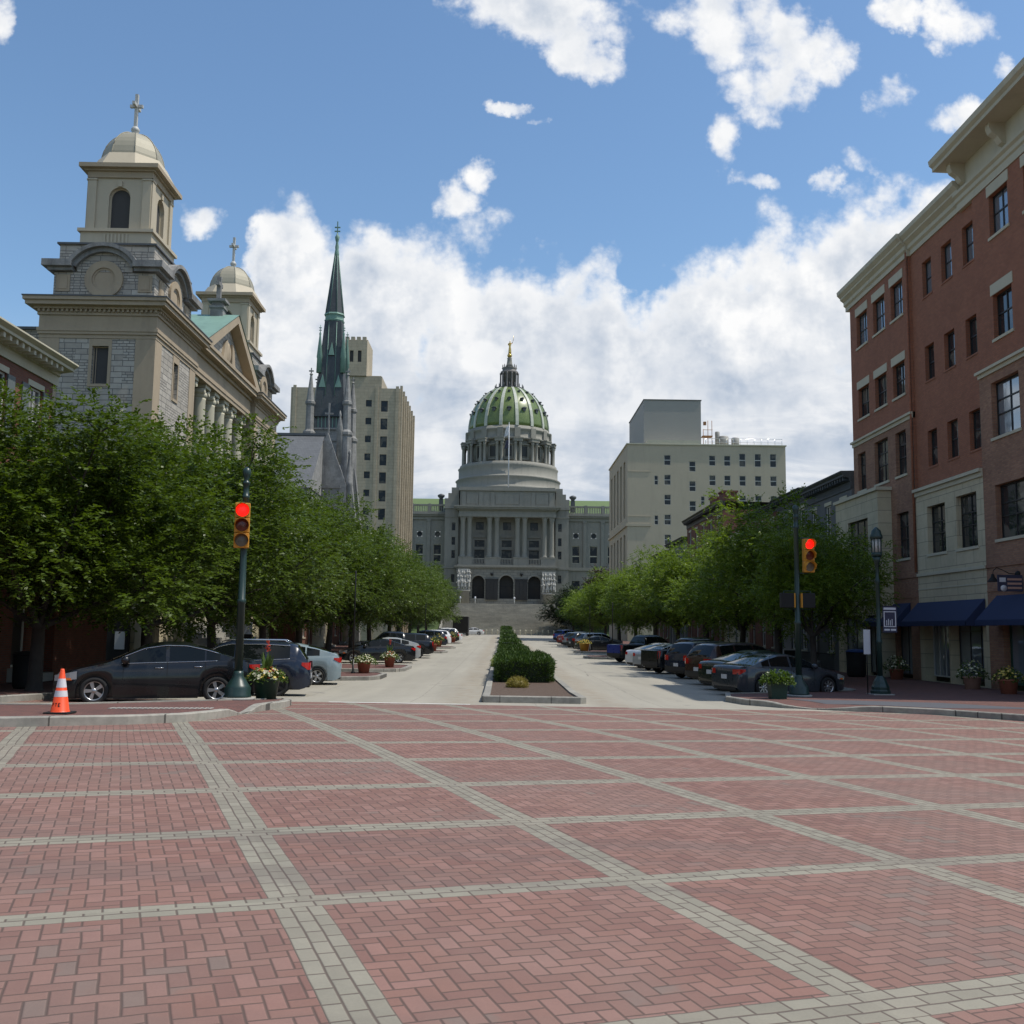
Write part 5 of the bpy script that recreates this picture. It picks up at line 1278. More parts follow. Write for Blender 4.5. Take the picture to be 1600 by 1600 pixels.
for yy in (163.6, 167.6, 171.0, 175, 178.5, 182.8, 187): b.obox(Fr, yy - .3, yy + .3, 0, 41.2, -.05, .35)
for xx in (-33.9, -29.6, -20.6, -17.3): b.obox(Ft, xx - .25, xx + .25, 0, 41.0, -.05, .12)
b.build('pilaster', M['beige2'], tb)
b = MB(); b.box(-30.3, -19.9, 163.3, 188, 40.66, 42.7); b.box(-30.1, -20.1, 163.6, 187, 42.701, 42.85); b.build('upper_storey', M['beige2'], tb)
b = MB(); Fu = frame((0, 163.0, 0), (1, 0, 0), (0, -1, 0)); uo = [(-25.2, 45.0, -24.6, 46.9), (-23.9, 45.0, -23.3, 46.9)]
facade(b, Fu, -26.0, 42.7, -22.4, 48.6, uo, .3); b.box(-26.0, -22.4, 163.4, 170, 42.71, 48.6); b.quad((-22.4, 163, 42.7), (-22.4, 163.4, 42.7), (-22.4, 163.4, 48.6), (-22.4, 163, 48.6)); b.quad((-26, 163, 42.7), (-26, 163.4, 42.7), (-26, 163.4, 48.6), (-26, 163, 48.6))
for i in range(4): xx = -26 + i * .93; b.box(xx, xx + .62, 163, 163.7, 48.601, 49.2)
b.box(-26.0, -22.4, 163.75, 170, 48.601, 48.9); b.build('turret', M['beige2'], tb)
for o_ in uo: window(tb, Fu, o_, .25, [], [], M['louver'], M['louver'], fwid=.05)

# ------------------------------------------------------------ unseen blocks behind the viewer, added to darken reflections and dim facades
def behind(label, x0, x1, y, h, mat, n):
    t_ = thing('unseen_block', label, 'building', ((x0 + x1) / 2, y, .2), 0)
    f_ = frame((0, y, 0), (1, 0, 0), (0, 1, 0)); ops = []
    fl = int(h / 3.6); w_ = (x1 - x0) / n
    for k in range(fl):
        for i in range(n): c_ = x0 + w_ * (i + .5); ops.append((c_ - .6, .9 + k * 3.5, c_ + .6, 3.0 + k * 3.5))
    b = MB(); facade(b, f_, x0, -.2, x1, h, ops, .2)
    for xx in (x0, x1): b.quad((xx, y, -.2), (xx, y - 14, -.2), (xx, y - 14, h), (xx, y, h))
    b.quad((x0, y - 14, -.2), (x1, y - 14, -.2), (x1, y - 14, h), (x0, y - 14, h)); b.build('wall', M[mat], t_)
    b = MB(); b.box(x0, x1, y - 14, y + .3, h, h + .5); b.build('cornice', M['trim'], t_)
    for o_ in ops: window(t_, f_, o_, .15, [.5], [.5], M['wframe'], M['glassb'], fwid=.07)
behind('unseen brick block added behind the viewer on the left to cut sky light', -62, -17, -26, 15, 'brickold', 12)
behind('unseen brown brick block added behind the viewer on the right to cut sky light', 19, 62, -26, 18, 'brickb', 12)
behind('unseen beige block added far behind the viewer to darken reflections', -16, 17, -120, 22, 'beige2', 9)
# ------------------------------------------------------------ cathedral with two belfries, left
ct = thing('cathedral', 'grey ashlar cathedral with two domed bell towers and columned pediment on the left', 'church', (-24, 66, .5))
XA, XB = -24.1, -18.15
def sbox(mb, x0, x1, y0, y1, z0, z1, e=0): mb.box(x0 - e, x1 + e, y0 - e, y1 + e, z0, z1)
def tower(Y0, Y1):
    cx, cy = (XA + XB) / 2, (Y0 + Y1) / 2; w = XB - XA; d = Y1 - Y0
    tw = ct
    faces = [(frame((XA, Y0, 0), (1, 0, 0), (0, -1, 0)), w), (frame((XB, Y0, 0), (0, 1, 0), (1, 0, 0)), d), (frame((XA, Y0, 0), (0, 1, 0), (-1, 0, 0)), d), (frame((XA, Y1, 0), (1, 0, 0), (0, 1, 0)), w)]
    b = MB()
    for i, (f, ww) in enumerate(faces):
        c_ = ww / 2 + (.18 if i == 0 else 0); hw_ = .42 if i == 0 else .38
        facade(b, f, 0, .3, ww, 17.03, [(c_ - hw_, 14.35, c_ + hw_, 16.35), (c_ - hw_, 8.5, c_ + hw_, 11.4), (c_ - hw_, 3.5, c_ + hw_, 6.2)], .3)
    wall_ = b.build('wall', M['ashlar'], tw)
    for i, (f, ww) in enumerate(faces[:3]):
        c_ = ww / 2 + (.18 if i == 0 else 0); hw_ = .42 if i == 0 else .38
        for z0_, z1_ in ((14.35, 16.35), (8.5, 11.4), (3.5, 6.2)):
            w__ = window(tw, f, (c_ - hw_, z0_, c_ + hw_, z1_), .22, [.18] if i == 0 and z0_ > 14 else [], [], M['sandst'], M['louver'], fwid=.05)
            s_ = MB(); s_.obox(f, c_ - hw_ - .16, c_ - hw_ - .001, z0_ - .15, z1_ + .38, -.1, .03); s_.obox(f, c_ + hw_ + .001, c_ + hw_ + .16, z0_ - .15, z1_ + .38, -.1, .03); s_.obox(f, c_ - hw_, c_ + hw_, z1_ + .001, z1_ + .38, -.1, .028); s_.obox(f, c_ - hw_, c_ + hw_, z0_ - .15, z0_ - .001, -.1, .05); s_.build('window_surround', M['sandst'], w__)
    b = MB()                                # corner piers, entablature, main cornice
    for x0, x1 in ((XA - .03, XA + 1.0), (XB - 1.0, XB + .03)):
        for y0, y1 in ((Y0 - .03, Y0 + 1.0), (Y1 - 1.0, Y1 + .03)): b.box(x0, x1, y0, y1, .3, 17.0)
    b.build('corner_pier', M['sandst'], tw)
    b = MB()
    for z0_, z1_, e in ((16.75, 16.95, .05), (16.951, 17.1, .12), (17.101, 17.28, .16), (17.281, 17.95, .08), (17.951, 18.1, .16)): sbox(b, XA, XB, Y0, Y1, z0_, z1_, e)
    b.build('frieze', M['sandst'], tw)
    b = MB()
    n_ = 26
    for i in range(n_):
        t = (i + .5) / n_
        b.box(XA - .16 + (w + .32) * t - .06, XA - .16 + (w + .32) * t + .06, Y0 - .27, Y0 - .16, 18.101, 18.24)
        b.box(XB + .16, XB + .27, Y0 - .16 + (d + .32) * t - .06, Y0 - .16 + (d + .32) * t + .06, 18.101, 18.24)
    b.build('dentil', M['sandst'], tw)
    b = MB()
    for z0_, z1_, e in ((18.101, 18.24, .155), (18.241, 18.38, .32), (18.381, 18.6, .62), (18.601, 18.78, .72)): sbox(b, XA, XB, Y0, Y1, z0_, z1_, e)
    b.build('cornice', M['sandst'], tw)
    b = MB(); sbox(b, XA, XB, Y0, Y1, 18.781, 18.84, .76); b.build('cornice_lead', M['lead'], tw)
    # clock stage
    xa, xb, ya, yb = XA + .38, XB - .28, Y0 + .3, Y1 - .3
    b = MB(); sbox(b, xa, xb, ya, yb, 18.85, 20.4); sbox(b, xa, xb, ya, yb, 18.851, 19.1, .14); b.build('clock_stage', M['ashlar'], tw)
    b = MB()
    f4 = [(frame((xa, ya, 0), (1, 0, 0), (0, -1, 0)), xb - xa), (frame((xb, ya, 0), (0, 1, 0), (1, 0, 0)), yb - ya), (frame((xa, ya, 0), (0, 1, 0), (-1, 0, 0)), yb - ya), (frame((xa, yb, 0), (1, 0, 0), (0, 1, 0)), xb - xa)]
    for fi, (f, ww) in enumerate(f4):
        eps = .0035 * fi; c_ = ww / 2; ra = 1.72
        for k in range(14):                   # arched cornice, three steps of projection
            a0, a1 = pi * (.17 + .66 * k / 14), pi * (.17 + .66 * (k + 1) / 14)
            for ri, ro, dd in ((ra - .02, ra + .22, .265), (ra + .221, ra + .42, .485)):
                zc0 = 19.75; p = [(c_ + ri * cos(a0), zc0 + ri * sin(a0)), (c_ + ro * cos(a0), zc0 + ro * sin(a0)), (c_ + ro * cos(a1), zc0 + ro * sin(a1)), (c_ + ri * cos(a1), zc0 + ri * sin(a1))]
                b.fprism(f, p, -.3, dd)
    LX, LY = (xb - xa) / 2 - 1.6, (yb - ya) / 2 - 1.6
    for e, z0_, z1_ in ((.28, 20.42, 20.6), (.5, 20.601, 20.95)):
        for x0, x1 in ((xa - e, xa + LX), (xb - LX, xb + e)):
            for y0, y1 in ((ya - e, ya + LY), (yb - LY, yb + e)): b.box(x0, x1, y0, y1, z0_, z1_)
    b.build('arched_cornice', M['gothic'], tw)
    for f, ww in f4:
        b = MB()
        c_ = ww / 2; p = [(c_ + 1.7 * cos(pi * (.17 + .66 * k / 14)), 19.75 + 1.7 * sin(pi * (.17 + .66 * k / 14))) for k in range(15)]
        b.fprism(f, [(c_ + 1.46, 20.4)] + p + [(c_ - 1.46, 20.4)], -.3, .04)
        b.build('arch_infill', M['ashlar'], tw)
    for f, ww in f4:                          # blank roundel and square panels
        b = MB(); c_ = ww / 2; N = 32; z0_ = 20.0
        for ri, ro, dd in ((.62, 1.0, .14), (.52, .621, .07)):
            vs = []; 
            for k in range(N):
                a = 2 * pi * k / N; vs += [f(c_ + ro * cos(a), z0_ + ro * sin(a), 0), f(c_ + ro * cos(a), z0_ + ro * sin(a), dd), f(c_ + ri * cos(a), z0_ + ri * sin(a), dd), f(c_ + ri * cos(a), z0_ + ri * sin(a), -.0)]
            b.add(vs, [(k * 4 + j, ((k + 1) % N) * 4 + j, ((k + 1) % N) * 4 + j + 1, k * 4 + j + 1) for k in range(N) for j in range(3)])
        b.fprism(f, [(c_ + .55 * cos(2 * pi * k / N), z0_ + .55 * sin(2 * pi * k / N)) for k in range(N)], -.1, .03)
        b.build('roundel', M['sandst'], tw)
        for s in (-1, 1):
            b = MB(); q = c_ + s * 2.15; b.obox(f, q - .36, q + .36, 19.35, 20.25, -.05, .06); b.obox(f, q - .24, q + .24, 19.47, 20.13, .061, .09)
            b.build('panel', M['sandst'], tw)
    b = MB(); sbox(b, xa + .15, xb - .15, ya + .15, yb - .15, 20.4, 21.95); b.build('attic', M['ashlar'], tw)
    b = MB(); sbox(b, xa + .15, xb - .15, ya + .15, yb - .15, 21.951, 22.05, .12); b.build('attic_coping', M['lead'], tw)
    # belfry
    c0 = cx + .02; h1 = 1.92; h2 = 1.68
    b = MB(); b.box(c0 - h1, c0 + h1, cy - h1, cy + h1, 22.051, 23.1); b.box(c0 - h1 - .13, c0 + h1 + .13, cy - h1 - .13, cy + h1 + .13, 23.101, 23.28)
    for i in range(7): q = c0 - .6 + i * .2; b.box(q - .05, q + .05, cy - h1 - .05, cy - h1, 22.5, 23.0)
    b.build('belfry_base', M['belfry'], tw)
    b = MB(); ff = [(frame((c0 - h2, cy - h2, 0), (1, 0, 0), (0, -1, 0))), (frame((c0 + h2, cy - h2, 0), (0, 1, 0), (1, 0, 0))), (frame((c0 - h2, cy - h2, 0), (0, 1, 0), (-1, 0, 0))), (frame((c0 - h2, cy + h2, 0), (1, 0, 0), (0, 1, 0)))]
    for f in ff: facade(b, f, 0, 23.281, 2 * h2, 26.6, [(h2 - .58, 23.35, h2 + .58, 25.75, 'a')], .3)
    b.build('belfry', M['belfry'], tw)
    for f in ff: window(tw, f, (h2 - .58, 23.35, h2 + .58, 25.75, 'a'), .26, [], [], M['belfry'], M['louver'], fwid=.07, name='belfry_opening', pname='louvres')
    b = MB()
    for f in ff:
        for q0, q1 in ((-.03, .42), (2 * h2 - .42, 2 * h2 + .03)): b.obox(f, q0, q1, 23.29, 26.1, -.05, .10); b.obox(f, q0 - .04, q1 + .04, 26.101, 26.2, -.05, .14)
        b.obox(f, h2 - .12, h2 + .12, 25.76, 26.1, -.02, .09)
    b.build('pilaster', M['belfry'], tw)
    b = MB()
    for z0_, z1_, e in ((26.25, 26.6, .10), (26.601, 26.72, .22), (26.721, 26.95, .46)): b.box(c0 - h2 - e, c0 + h2 + e, cy - h2 - e, cy + h2 + e, z0_, z1_)
    b.build('belfry_cornice', M['sandst'], tw)
    b = MB(); r8 = 2.15
    b.lathe([(2.25 * 1.02, 26.951), (1.72 * 1.06, 27.75)], (c0, cy, 0), 8, False, pi / 8); b.build('dome_skirt', M['belfry'], tw)
    b = MB(); b.lathe([(1.68 * cos(a * pi / 2 / 9) if a < 9 else .03, 27.6 + 2.0 * sin(a * pi / 2 / 9)) for a in range(10)], (c0, cy, 0), 8, False, pi / 8); dm = b.build('dome', M['domemetal'], tw)
    b = MB()
    for k in range(8):
        a_ = pi / 8 + k * pi / 4; b.tube([(c0 + 1.69 * cos(a_) * cos(q * pi / 18), cy + 1.69 * sin(a_) * cos(q * pi / 18), 27.6 + 2.02 * sin(q * pi / 18)) for q in range(9)], .025, 4)
    b.build('seam', M['domemetal'], dm)
    b = MB(); b.lathe([(.3, 29.55), (.22, 29.62), (.1, 29.66), (.22, 29.78), (.24, 29.9), (.15, 30.05), (.05, 30.1)], (c0, cy, 0), 14); b.box(c0 - .085, c0 + .085, cy - .085, cy + .085, 30.05, 32.0); b.box(c0 - .08, c0 + .08, cy - .5, cy + .5, 31.2, 31.38); b.box(c0 - .36, c0 + .36, cy - .078, cy + .078, 31.205, 31.375); b.build('cross', M['chrome2'], tw)
    return tw
M['chrome2'] = pm("weathered_white_metal", (.42, .42, .40), .5, .1, 4)
tower(52.0, 58.9); tower(73.4, 80.3)
# portico
px_ = -18.4
b = MB(); b.box(XA, px_ - 2.6, 58.9, 73.4, .3, 19.0); b.build('nave_front', M['ashlar'], ct)
b = MB()
for z0_, z1_, e in ((16.9, 17.15, .05), (17.151, 17.4, .10), (17.401, 18.2, .0), (18.201, 18.45, .15), (18.451, 18.75, .55), (18.751, 18.95, .65)): b.box(-21.0, px_ + e, 59.05 - min(e, .12), 73.25 + min(e, .12), z0_, z1_)
b.build('entablature', M['sandst'], ct)
for k in range(5):
    pass
for yy in (60.3, 62.95, 65.0, 67.3, 69.35, 72.0):
    b = MB(); b.lathe([(.62, 3.2), (.62, 3.45), (.5, 3.6), (.46, 3.7), (.45, 8), (.40, 16.0), (.42, 16.1)], (px_ - .65, yy, 0), 18); b.box(px_ - 1.25, px_ - .05, yy - .6, yy + .6, .5, 3.2); b.build('column', M['trim'], ct)
    b = MB(); b.lathe([(.42, 16.1), (.5, 16.3), (.46, 16.45)], (px_ - .65, yy, 0), 16)
    for s in (-1, 1): b.lathe([(.17, -.5), (.17, .5)], (px_ - .65, yy + s * .45, 16.5), 12, axis='x')
    b.box(px_ - 1.2, px_ - .1, yy - .58, yy + .58, 16.68, 16.9); b.build('capital', M['trim'], ct)
fp = frame((px_, 0, 0), (0, 1, 0), (1, 0, 0)); ym = 67.1; yl, yr = 60.3, 73.9
b = MB(); b.fprism(fp, [(yl + .9, 18.95), (yr - .9, 18.95), (ym, 22.0)], -1.2, -.15); b.build('pediment_wall', M['ashlar'], ct)
b = MB()
for s, ye in ((-1, yl), (1, yr)):
    b.fprism(fp, [(ye, 18.96), (ye - s * .0, 19.2), (ym, 22.75), (ym, 22.2), (ye - s * 1.0, 18.96)], -1.2, .5)
b.build('raking_cornice', M['sandst'], ct)
b = MB(); b.lathe([(.01, -.1), (.75, -.1), (.7, .05), (.5, .12), (.01, .16)], (px_ - .15, ym, 20.15), 16, axis='x')
for s in (-1, 1): b.fprism(fp, [(ym + s * .7, 19.3), (ym + s * 1.5, 19.5), (ym + s * 1.1, 20.6), (ym + s * .6, 20.9)], -.15, .02)
b.build('carved_crest', M['sandst'], ct)
b = MB()
for s, ye in ((-1, yl - .05), (1, yr + .05)):
    b.quad((px_ + .55, ye, 19.22), (px_ + .55, ym, 22.8), (-24.5, ym, 22.8), (-24.5, ye, 19.22))
b.build('copper_roof', M['copper'], ct)
qx = px_ - .9
b = MB(); b.box(qx - .42, qx + .42, ym - .4, ym + .4, 22.3, 23.15); b.box(qx - .5, qx + .5, ym - .48, ym + .48, 23.151, 23.3); b.box(qx - .36, qx + .36, ym - .34, ym + .34, 23.301, 23.6); b.box(qx - .6, qx + .6, ym - .55, ym + .55, 23.601, 23.78)
b.box(qx - .14, qx + .14, ym - .13, ym + .13, 23.78, 25.4); b.box(qx - .13, qx + .13, ym - .45, ym + .45, 24.75, 24.98); b.build('stone_cross', M['gothic'], ct)
b = MB(); b.box(-48, XA - .02, 53.2, 79.2, .2, 17.5); b.build('nave_wall', M['ashlar'], ct)
b = MB(); b.box(-48.1, XA - .05, 53.05, 79.35, 17.501, 17.65); b.build('nave_coping', M['lead'], ct)
# base storey and steps, pale stone
b = MB(); b.box(XA - .12, XB + .12, 51.88, 59.0, .2, 2.9); b.box(XA - .2, XB + .2, 51.8, 59.0, 2.901, 3.15); b.box(XA - .12, XB + .12, 73.3, 80.4, .2, 2.9); b.box(XA - .2, XB + .2, 73.3, 80.5, 2.901, 3.15); b.build('plinth', M['cast'], ct)
b = MB()
for i in range(7): b.box(-21, -16.3 - i * .32 + .0, 59.2, 73.1, .1 + i * .3 + (.001 if i else 0), .1 + (i + 1) * .3)
b.build('entrance_steps', M['conc'], ct)
b = MB()
for i, yy in enumerate((60.6, 64.3, 68.0, 71.7)): b.box(-20.98, -20.85, yy - .9, yy + .9, 2.3, 5.8)
b.build('church_door', M['dframe'], ct)
kiosk = thing('notice_board', 'dark notice board with a pale poster in front of the church wall', 'notice board', (-17.2, 44, .2))
b = MB(); b.box(-17.9, -16.9, 47.0, 47.25, .2, 2.6); b.build('board', M['black'], kiosk); b = MB(); b.box(-17.5, -17.05, 46.97, 46.995, .9, 1.7); b.build('poster', M['sign'], kiosk)
wl_ = thing('stone_wall', 'pale stone garden wall between the red-brick house and the church', 'wall', (-18, 47.5, .2))
b = MB(); b.box(-24, -15.9, 47.6, 48.2, .1, 3.4); b.build('wall', M['cast'], wl_); b = MB(); b.box(-24.1, -15.8, 47.5, 48.3, 3.401, 3.6)
for xx in (-16.4, -18.5, -20.6): b.box(xx - .35, xx + .35, 47.35, 47.6, .1, 3.4)
b.build('coping', M['trim'], wl_)

# ------------------------------------------------------------ gothic church with green copper and slate spire
gc = thing('gothic_church', 'weathered grey gothic church with tall slate and green copper spire', 'church', (-20.9, 121, .3))
cx, cy = -20.85, 122.0; hw_ = 1.75
b = MB(); b.box(cx - hw_, cx + hw_, cy - hw_, cy + hw_, .2, 25.4); b.box(cx - hw_ - .15, cx + hw_ + .15, cy - hw_ - .15, cy + hw_ + .15, 24.0, 24.3); b.box(cx - hw_ - .2, cx + hw_ + .2, cy - hw_ - .2, cy + hw_ + .2, 25.401, 25.6); b.build('tower', M['gothic'], gc)
b = MB(); b.box(cx - 1.5, cx + 1.5, cy - 1.5, cy + 1.5, 25.6, 27.4)
b.build('louvre_stage', M['lead'], gc)
b = MB()
for i in range(7): q = cx - 1.3 + i * .433; b.box(q - .05, q + .05, cy - 1.56, cy - 1.5, 25.7, 27.0)
b.build('louvre_mullion', M['copper'], gc)
def cone8(b, z0, r0_, z1, r1, n=8): b.lathe([(r0_, z0), (r1, z1)], (cx, cy, 0), n, False, pi / 8)
b = MB()
sq = [(cx - 1.85, cy - 1.85, 27.0), (cx + 1.85, cy - 1.85, 27.0), (cx + 1.85, cy + 1.85, 27.0), (cx - 1.85, cy + 1.85, 27.0)]
tp = [(cx - 1.0, cy - 1.0, 39.0), (cx + 1.0, cy - 1.0, 39.0), (cx + 1.0, cy + 1.0, 39.0), (cx - 1.0, cy + 1.0, 39.0)]
b.add(sq + tp, [(0, 1, 5, 4), (1, 2, 6, 5), (2, 3, 7, 6), (3, 0, 4, 7), (0, 3, 2, 1)])
b.lathe([(1.62, 30), (1.16, 39.2)], (cx, cy, 0), 8, False, pi / 8)
b.lathe([(1.14, 39.9), (.24, 47.6)], (cx, cy, 0), 8, False, pi / 8); sp = b.build('spire', M['slate'], gc)
b = MB(); b.lathe([(1.2, 39.0), (1.27, 39.2), (1.15, 39.3), (1.15, 39.75), (1.3, 39.85), (1.22, 40.05), (1.12, 40.05)], (cx, cy, 0), 8, False, pi / 8)
b.lathe([(.26, 47.5), (.3, 47.7), (.2, 48.3), (.24, 48.6), (.14, 49.2), (.22, 49.5), (.3, 49.9), (.12, 50.2), (.05, 50.6)], (cx, cy, 0), 8)
for s in (-1, 1): b.box(cx - .35, cx + .35, cy - .06, cy + .06, 50.9 + s * .25 - .07, 50.9 + s * .25 + .07)
b.box(cx - .06, cx + .06, cy - .07, cy + .07, 50.4, 51.9)
for k in range(8):
    a_ = pi / 8 + k * pi / 4; b.tube([(cx + 1.16 * cos(a_), cy + 1.16 * sin(a_), 40), (cx + .25 * cos(a_), cy + .25 * sin(a_), 47.6)], .035, 4)
b.build('copper_finial', M['copper'], gc)
b = MB()                                     # ridges of the lower spire, gablets
for s in (-1, 1):
    b.tube([(cx + s * .55, cy - 1.68, 29.6), (cx + s * .46, cy - 1.05, 38.8)], .045, 4)
    b.tube([(cx + s * .95, cy - 1.75, 28.2), (cx + s * .6, cy - 1.3, 34.0)], .03, 4)
    for yy in (cy - 1.55,):
        q = cx + s * .95; b.add([(q - .42, yy - .1, 30.6), (q + .42, yy - .1, 30.6), (q, yy - .05, 32.2), (q - .42, yy + .6, 30.6), (q + .42, yy + .6, 30.6), (q, yy + .6, 32.2)], [(0, 1, 2), (0, 2, 5, 3), (1, 4, 5, 2)])
b.add([(cx - .35, cy - 1.5, 34.6), (cx + .35, cy - 1.5, 34.6), (cx, cy - 1.42, 36.2), (cx - .35, cy - .8, 34.6), (cx + .35, cy - .8, 34.6), (cx, cy - .8, 36.2)], [(0, 1, 2), (0, 2, 5, 3), (1, 4, 5, 2)])
b.build('gablet', M['copper'], gc)
for sx_ in (-1, 1):                          # copper side spirelets and stone corner pinnacles
    for sy_ in (-1, 1):
        b = MB(); q = cx + sx_ * 1.42; r_ = cy + sy_ * 1.42
        b.lathe([(.34, 32.4), (.30, 34.2), (.36, 34.3), (.1, 37.0), (.14, 37.2), (.04, 37.5), (.04, 38.3)], (q, r_, 0), 8)
        for zz in (34.6, 35.3, 36.0, 37.6, 37.9): b.box(q - .16 * (1 if zz > 37 else 1.6 - (zz - 34.6) * .6), q + .16 * (1 if zz > 37 else 1.6 - (zz - 34.6) * .6), r_ - .05, r_ + .05, zz, zz + .09)
        b.build('copper_spirelet', M['copper'], gc)
        b = MB(); q = cx + sx_ * 2.2; r_ = cy + sy_ * 2.1
        b.lathe([(.70, .2), (.70, 22), (.62, 24.5), (.76, 24.7), (.76, 25.0), (.5, 25.3), (.46, 28.2), (.60, 28.4), (.60, 28.7), (.48, 28.8), (.13, 31.9), (.22, 32.0), (.08, 32.2), (.07, 32.8)], (q, r_, 0), 8, False, pi / 8)
        b.box(q - .28, q + .28, r_ - .07, r_ + .07, 32.35, 32.5)
        b.build('corner_pinnacle', M['gothic'], gc)
        b = MB(); q2 = cx + sx_ * 3.0; b.add([(q2 + sx_ * a_, r_ + s_ * .5, c_) for a_, s_, c_ in ((-.45, -1, .2), (.9, -1, .2), (.7, -1, 14), (-.2, -1, 21), (-.45, 1, .2), (.9, 1, .2), (.7, 1, 14), (-.2, 1, 21), (-.45, -1, 21.5), (-.45, 1, 21.5))],
              [(0, 1, 2, 3, 8), (4, 9, 7, 6, 5), (1, 5, 6, 2), (2, 6, 7, 3), (3, 7, 9, 8), (0, 8, 9, 4)]); b.build('buttress', M['gothic'], gc)
# front gable, nave roof
b = MB(); b.add([(-21.6, 111.6, .2), (-17.2, 111.6, .2), (-17.2, 111.6, 17.5), (-19.4, 111.6, 23.4), (-21.6, 111.6, 17.5), (-21.6, 112.4, .2), (-17.2, 112.4, .2), (-17.2, 112.4, 17.5), (-19.4, 112.4, 23.4), (-21.6, 112.4, 17.5)],
      [(0, 1, 2, 3, 4), (5, 9, 8, 7, 6), (1, 6, 7, 2), (2, 7, 8, 3), (3, 8, 9, 4), (4, 9, 5, 0)]); b.build('gable', M['gothic'], gc)
b = MB(); b.lathe([(.4, .2), (.4, 17.5), (.5, 17.7), (.42, 18), (.12, 21.0), (.2, 21.2), (.05, 21.6)], (-17.0, 112.1, 0), 8); b.lathe([(.3, 20), (.3, 23.6), (.38, 23.8), (.1, 25.3), (.16, 25.5), (.04, 26)], (-18.2, 112.2, 0), 8); b.box(-19.48, -19.32, 111.9, 112.1, 23.3, 26.8); b.box(-19.85, -18.95, 111.92, 112.08, 25.5, 25.7); b.box(-21.0, -17.8, 111.45, 111.58, 17.2, 17.5); b.build('pinnacle', M['gothic'], gc)
b = MB(); b.add([(-34, 104, 16.2), (-19.8, 104, 16.2), (-19.8, 112, 23.1), (-34, 112, 23.1)], [(0, 1, 2, 3)]); b.add([(-34, 120, 16.2), (-23.6, 120, 16.2), (-23.6, 112, 23.1), (-34, 112, 23.1)], [(0, 1, 2, 3)]); b.build('nave_roof', M['slategrey'], gc)
b = MB(); b.box(-34.1, -19.7, 111.85, 112.15, 23.08, 23.35); b.build('ridge', M['lead'], gc)
b = MB(); b.box(-33.8, -20.0, 104.2, 119.8, .2, 16.3); b.add([(-19.9, 104.2, 16.3), (-19.9, 119.8, 16.3), (-19.9, 112, 23)], [(0, 1, 2)]); b.build('nave_wall', M['gothic'], gc)

# ------------------------------------------------------------ capitol
cp = thing('capitol', 'grey granite domed capitol with green tiled dome at the end of the street', 'capitol', (1.2, 250, 8))
CX = 1.2
Fb = frame((0, 243.5, 0), (1, 0, 0), (0, -1, 0))
ar = [(-7.0, 9.3, -4.06, 14.7, 'a'), (-.5, 9.3, 2.8, 14.85, 'a'), (6.3, 9.3, 9.3, 14.7, 'a')]
b = MB(); facade(b, Fb, -10.85, 8, 13.05, 16.5, ar, 2.5)
for xx in (-10.85, 13.05): b.quad((xx, 243.5, 8), (xx, 250, 8), (xx, 250, 16.5), (xx, 243.5, 16.5))
b.build('base_storey', M['stone_cap2'], cp)
b = MB(); b.box(-10.8, 13.0, 246.05, 246.4, 8, 16.4); b.build('vestibule', M['dframe'], cp)
for a_ in ar:
    b = MB(); c_ = (a_[0] + a_[2]) / 2; r_ = (a_[2] - a_[0]) / 2; N = 16; sp_ = a_[3] - r_
    for k in range(N):
        t0, t1 = pi * k / N, pi * (k + 1) / N; b.fprism(Fb, [(c_ + r_ * cos(t0), sp_ + r_ * sin(t0)), (c_ + (r_ + .35) * cos(t0), sp_ + (r_ + .35) * sin(t0)), (c_ + (r_ + .35) * cos(t1), sp_ + (r_ + .35) * sin(t1)), (c_ + r_ * cos(t1), sp_ + r_ * sin(t1))], 0, .12)
    b.build('arch_ring', M['stone_cap'], cp)
    b = MB(); b.box(c_ - r_ + .3, c_ + r_ - .3, 245.9, 246.04, 9.3, 12.2); b.box(c_ - .06, c_ + .06, 245.8, 245.89, 9.3, 12.2); b.build('entrance_door', M['louver'], cp)
for x0, x1 in ((-3.75, -.85), (3.25, 6.15)):
    b = MB(); b.box(x0, x1, 243.1, 243.49, 9.0, 13.7); b.box(x0 - .1, x1 + .1, 243.0, 243.49, 13.701, 14.0)
    for k in range(3): b.box(x0 + .25 + k * .85, x0 + .95 + k * .85, 243.0, 243.099, 9.6, 13.2)
    b.build('bronze_panel', M['dframe'], cp)
    b = MB(); c_ = (x0 + x1) / 2; b.lathe([(.05, 14.6), (.28, 14.9), (.35, 15.3)], (c_, 243.3, 0), 8); b.build('bronze_eagle', M['black'], cp)
b = MB(); b.box(-11.1, 13.3, 243.1, 250, 16.501, 16.75); b.box(-11.3, 13.5, 242.9, 250, 16.751, 17.0); b.box(-10.6, 12.8, 243.4, 250, 17.001, 17.3); b.build('base_cornice', M['stone_cap'], cp)
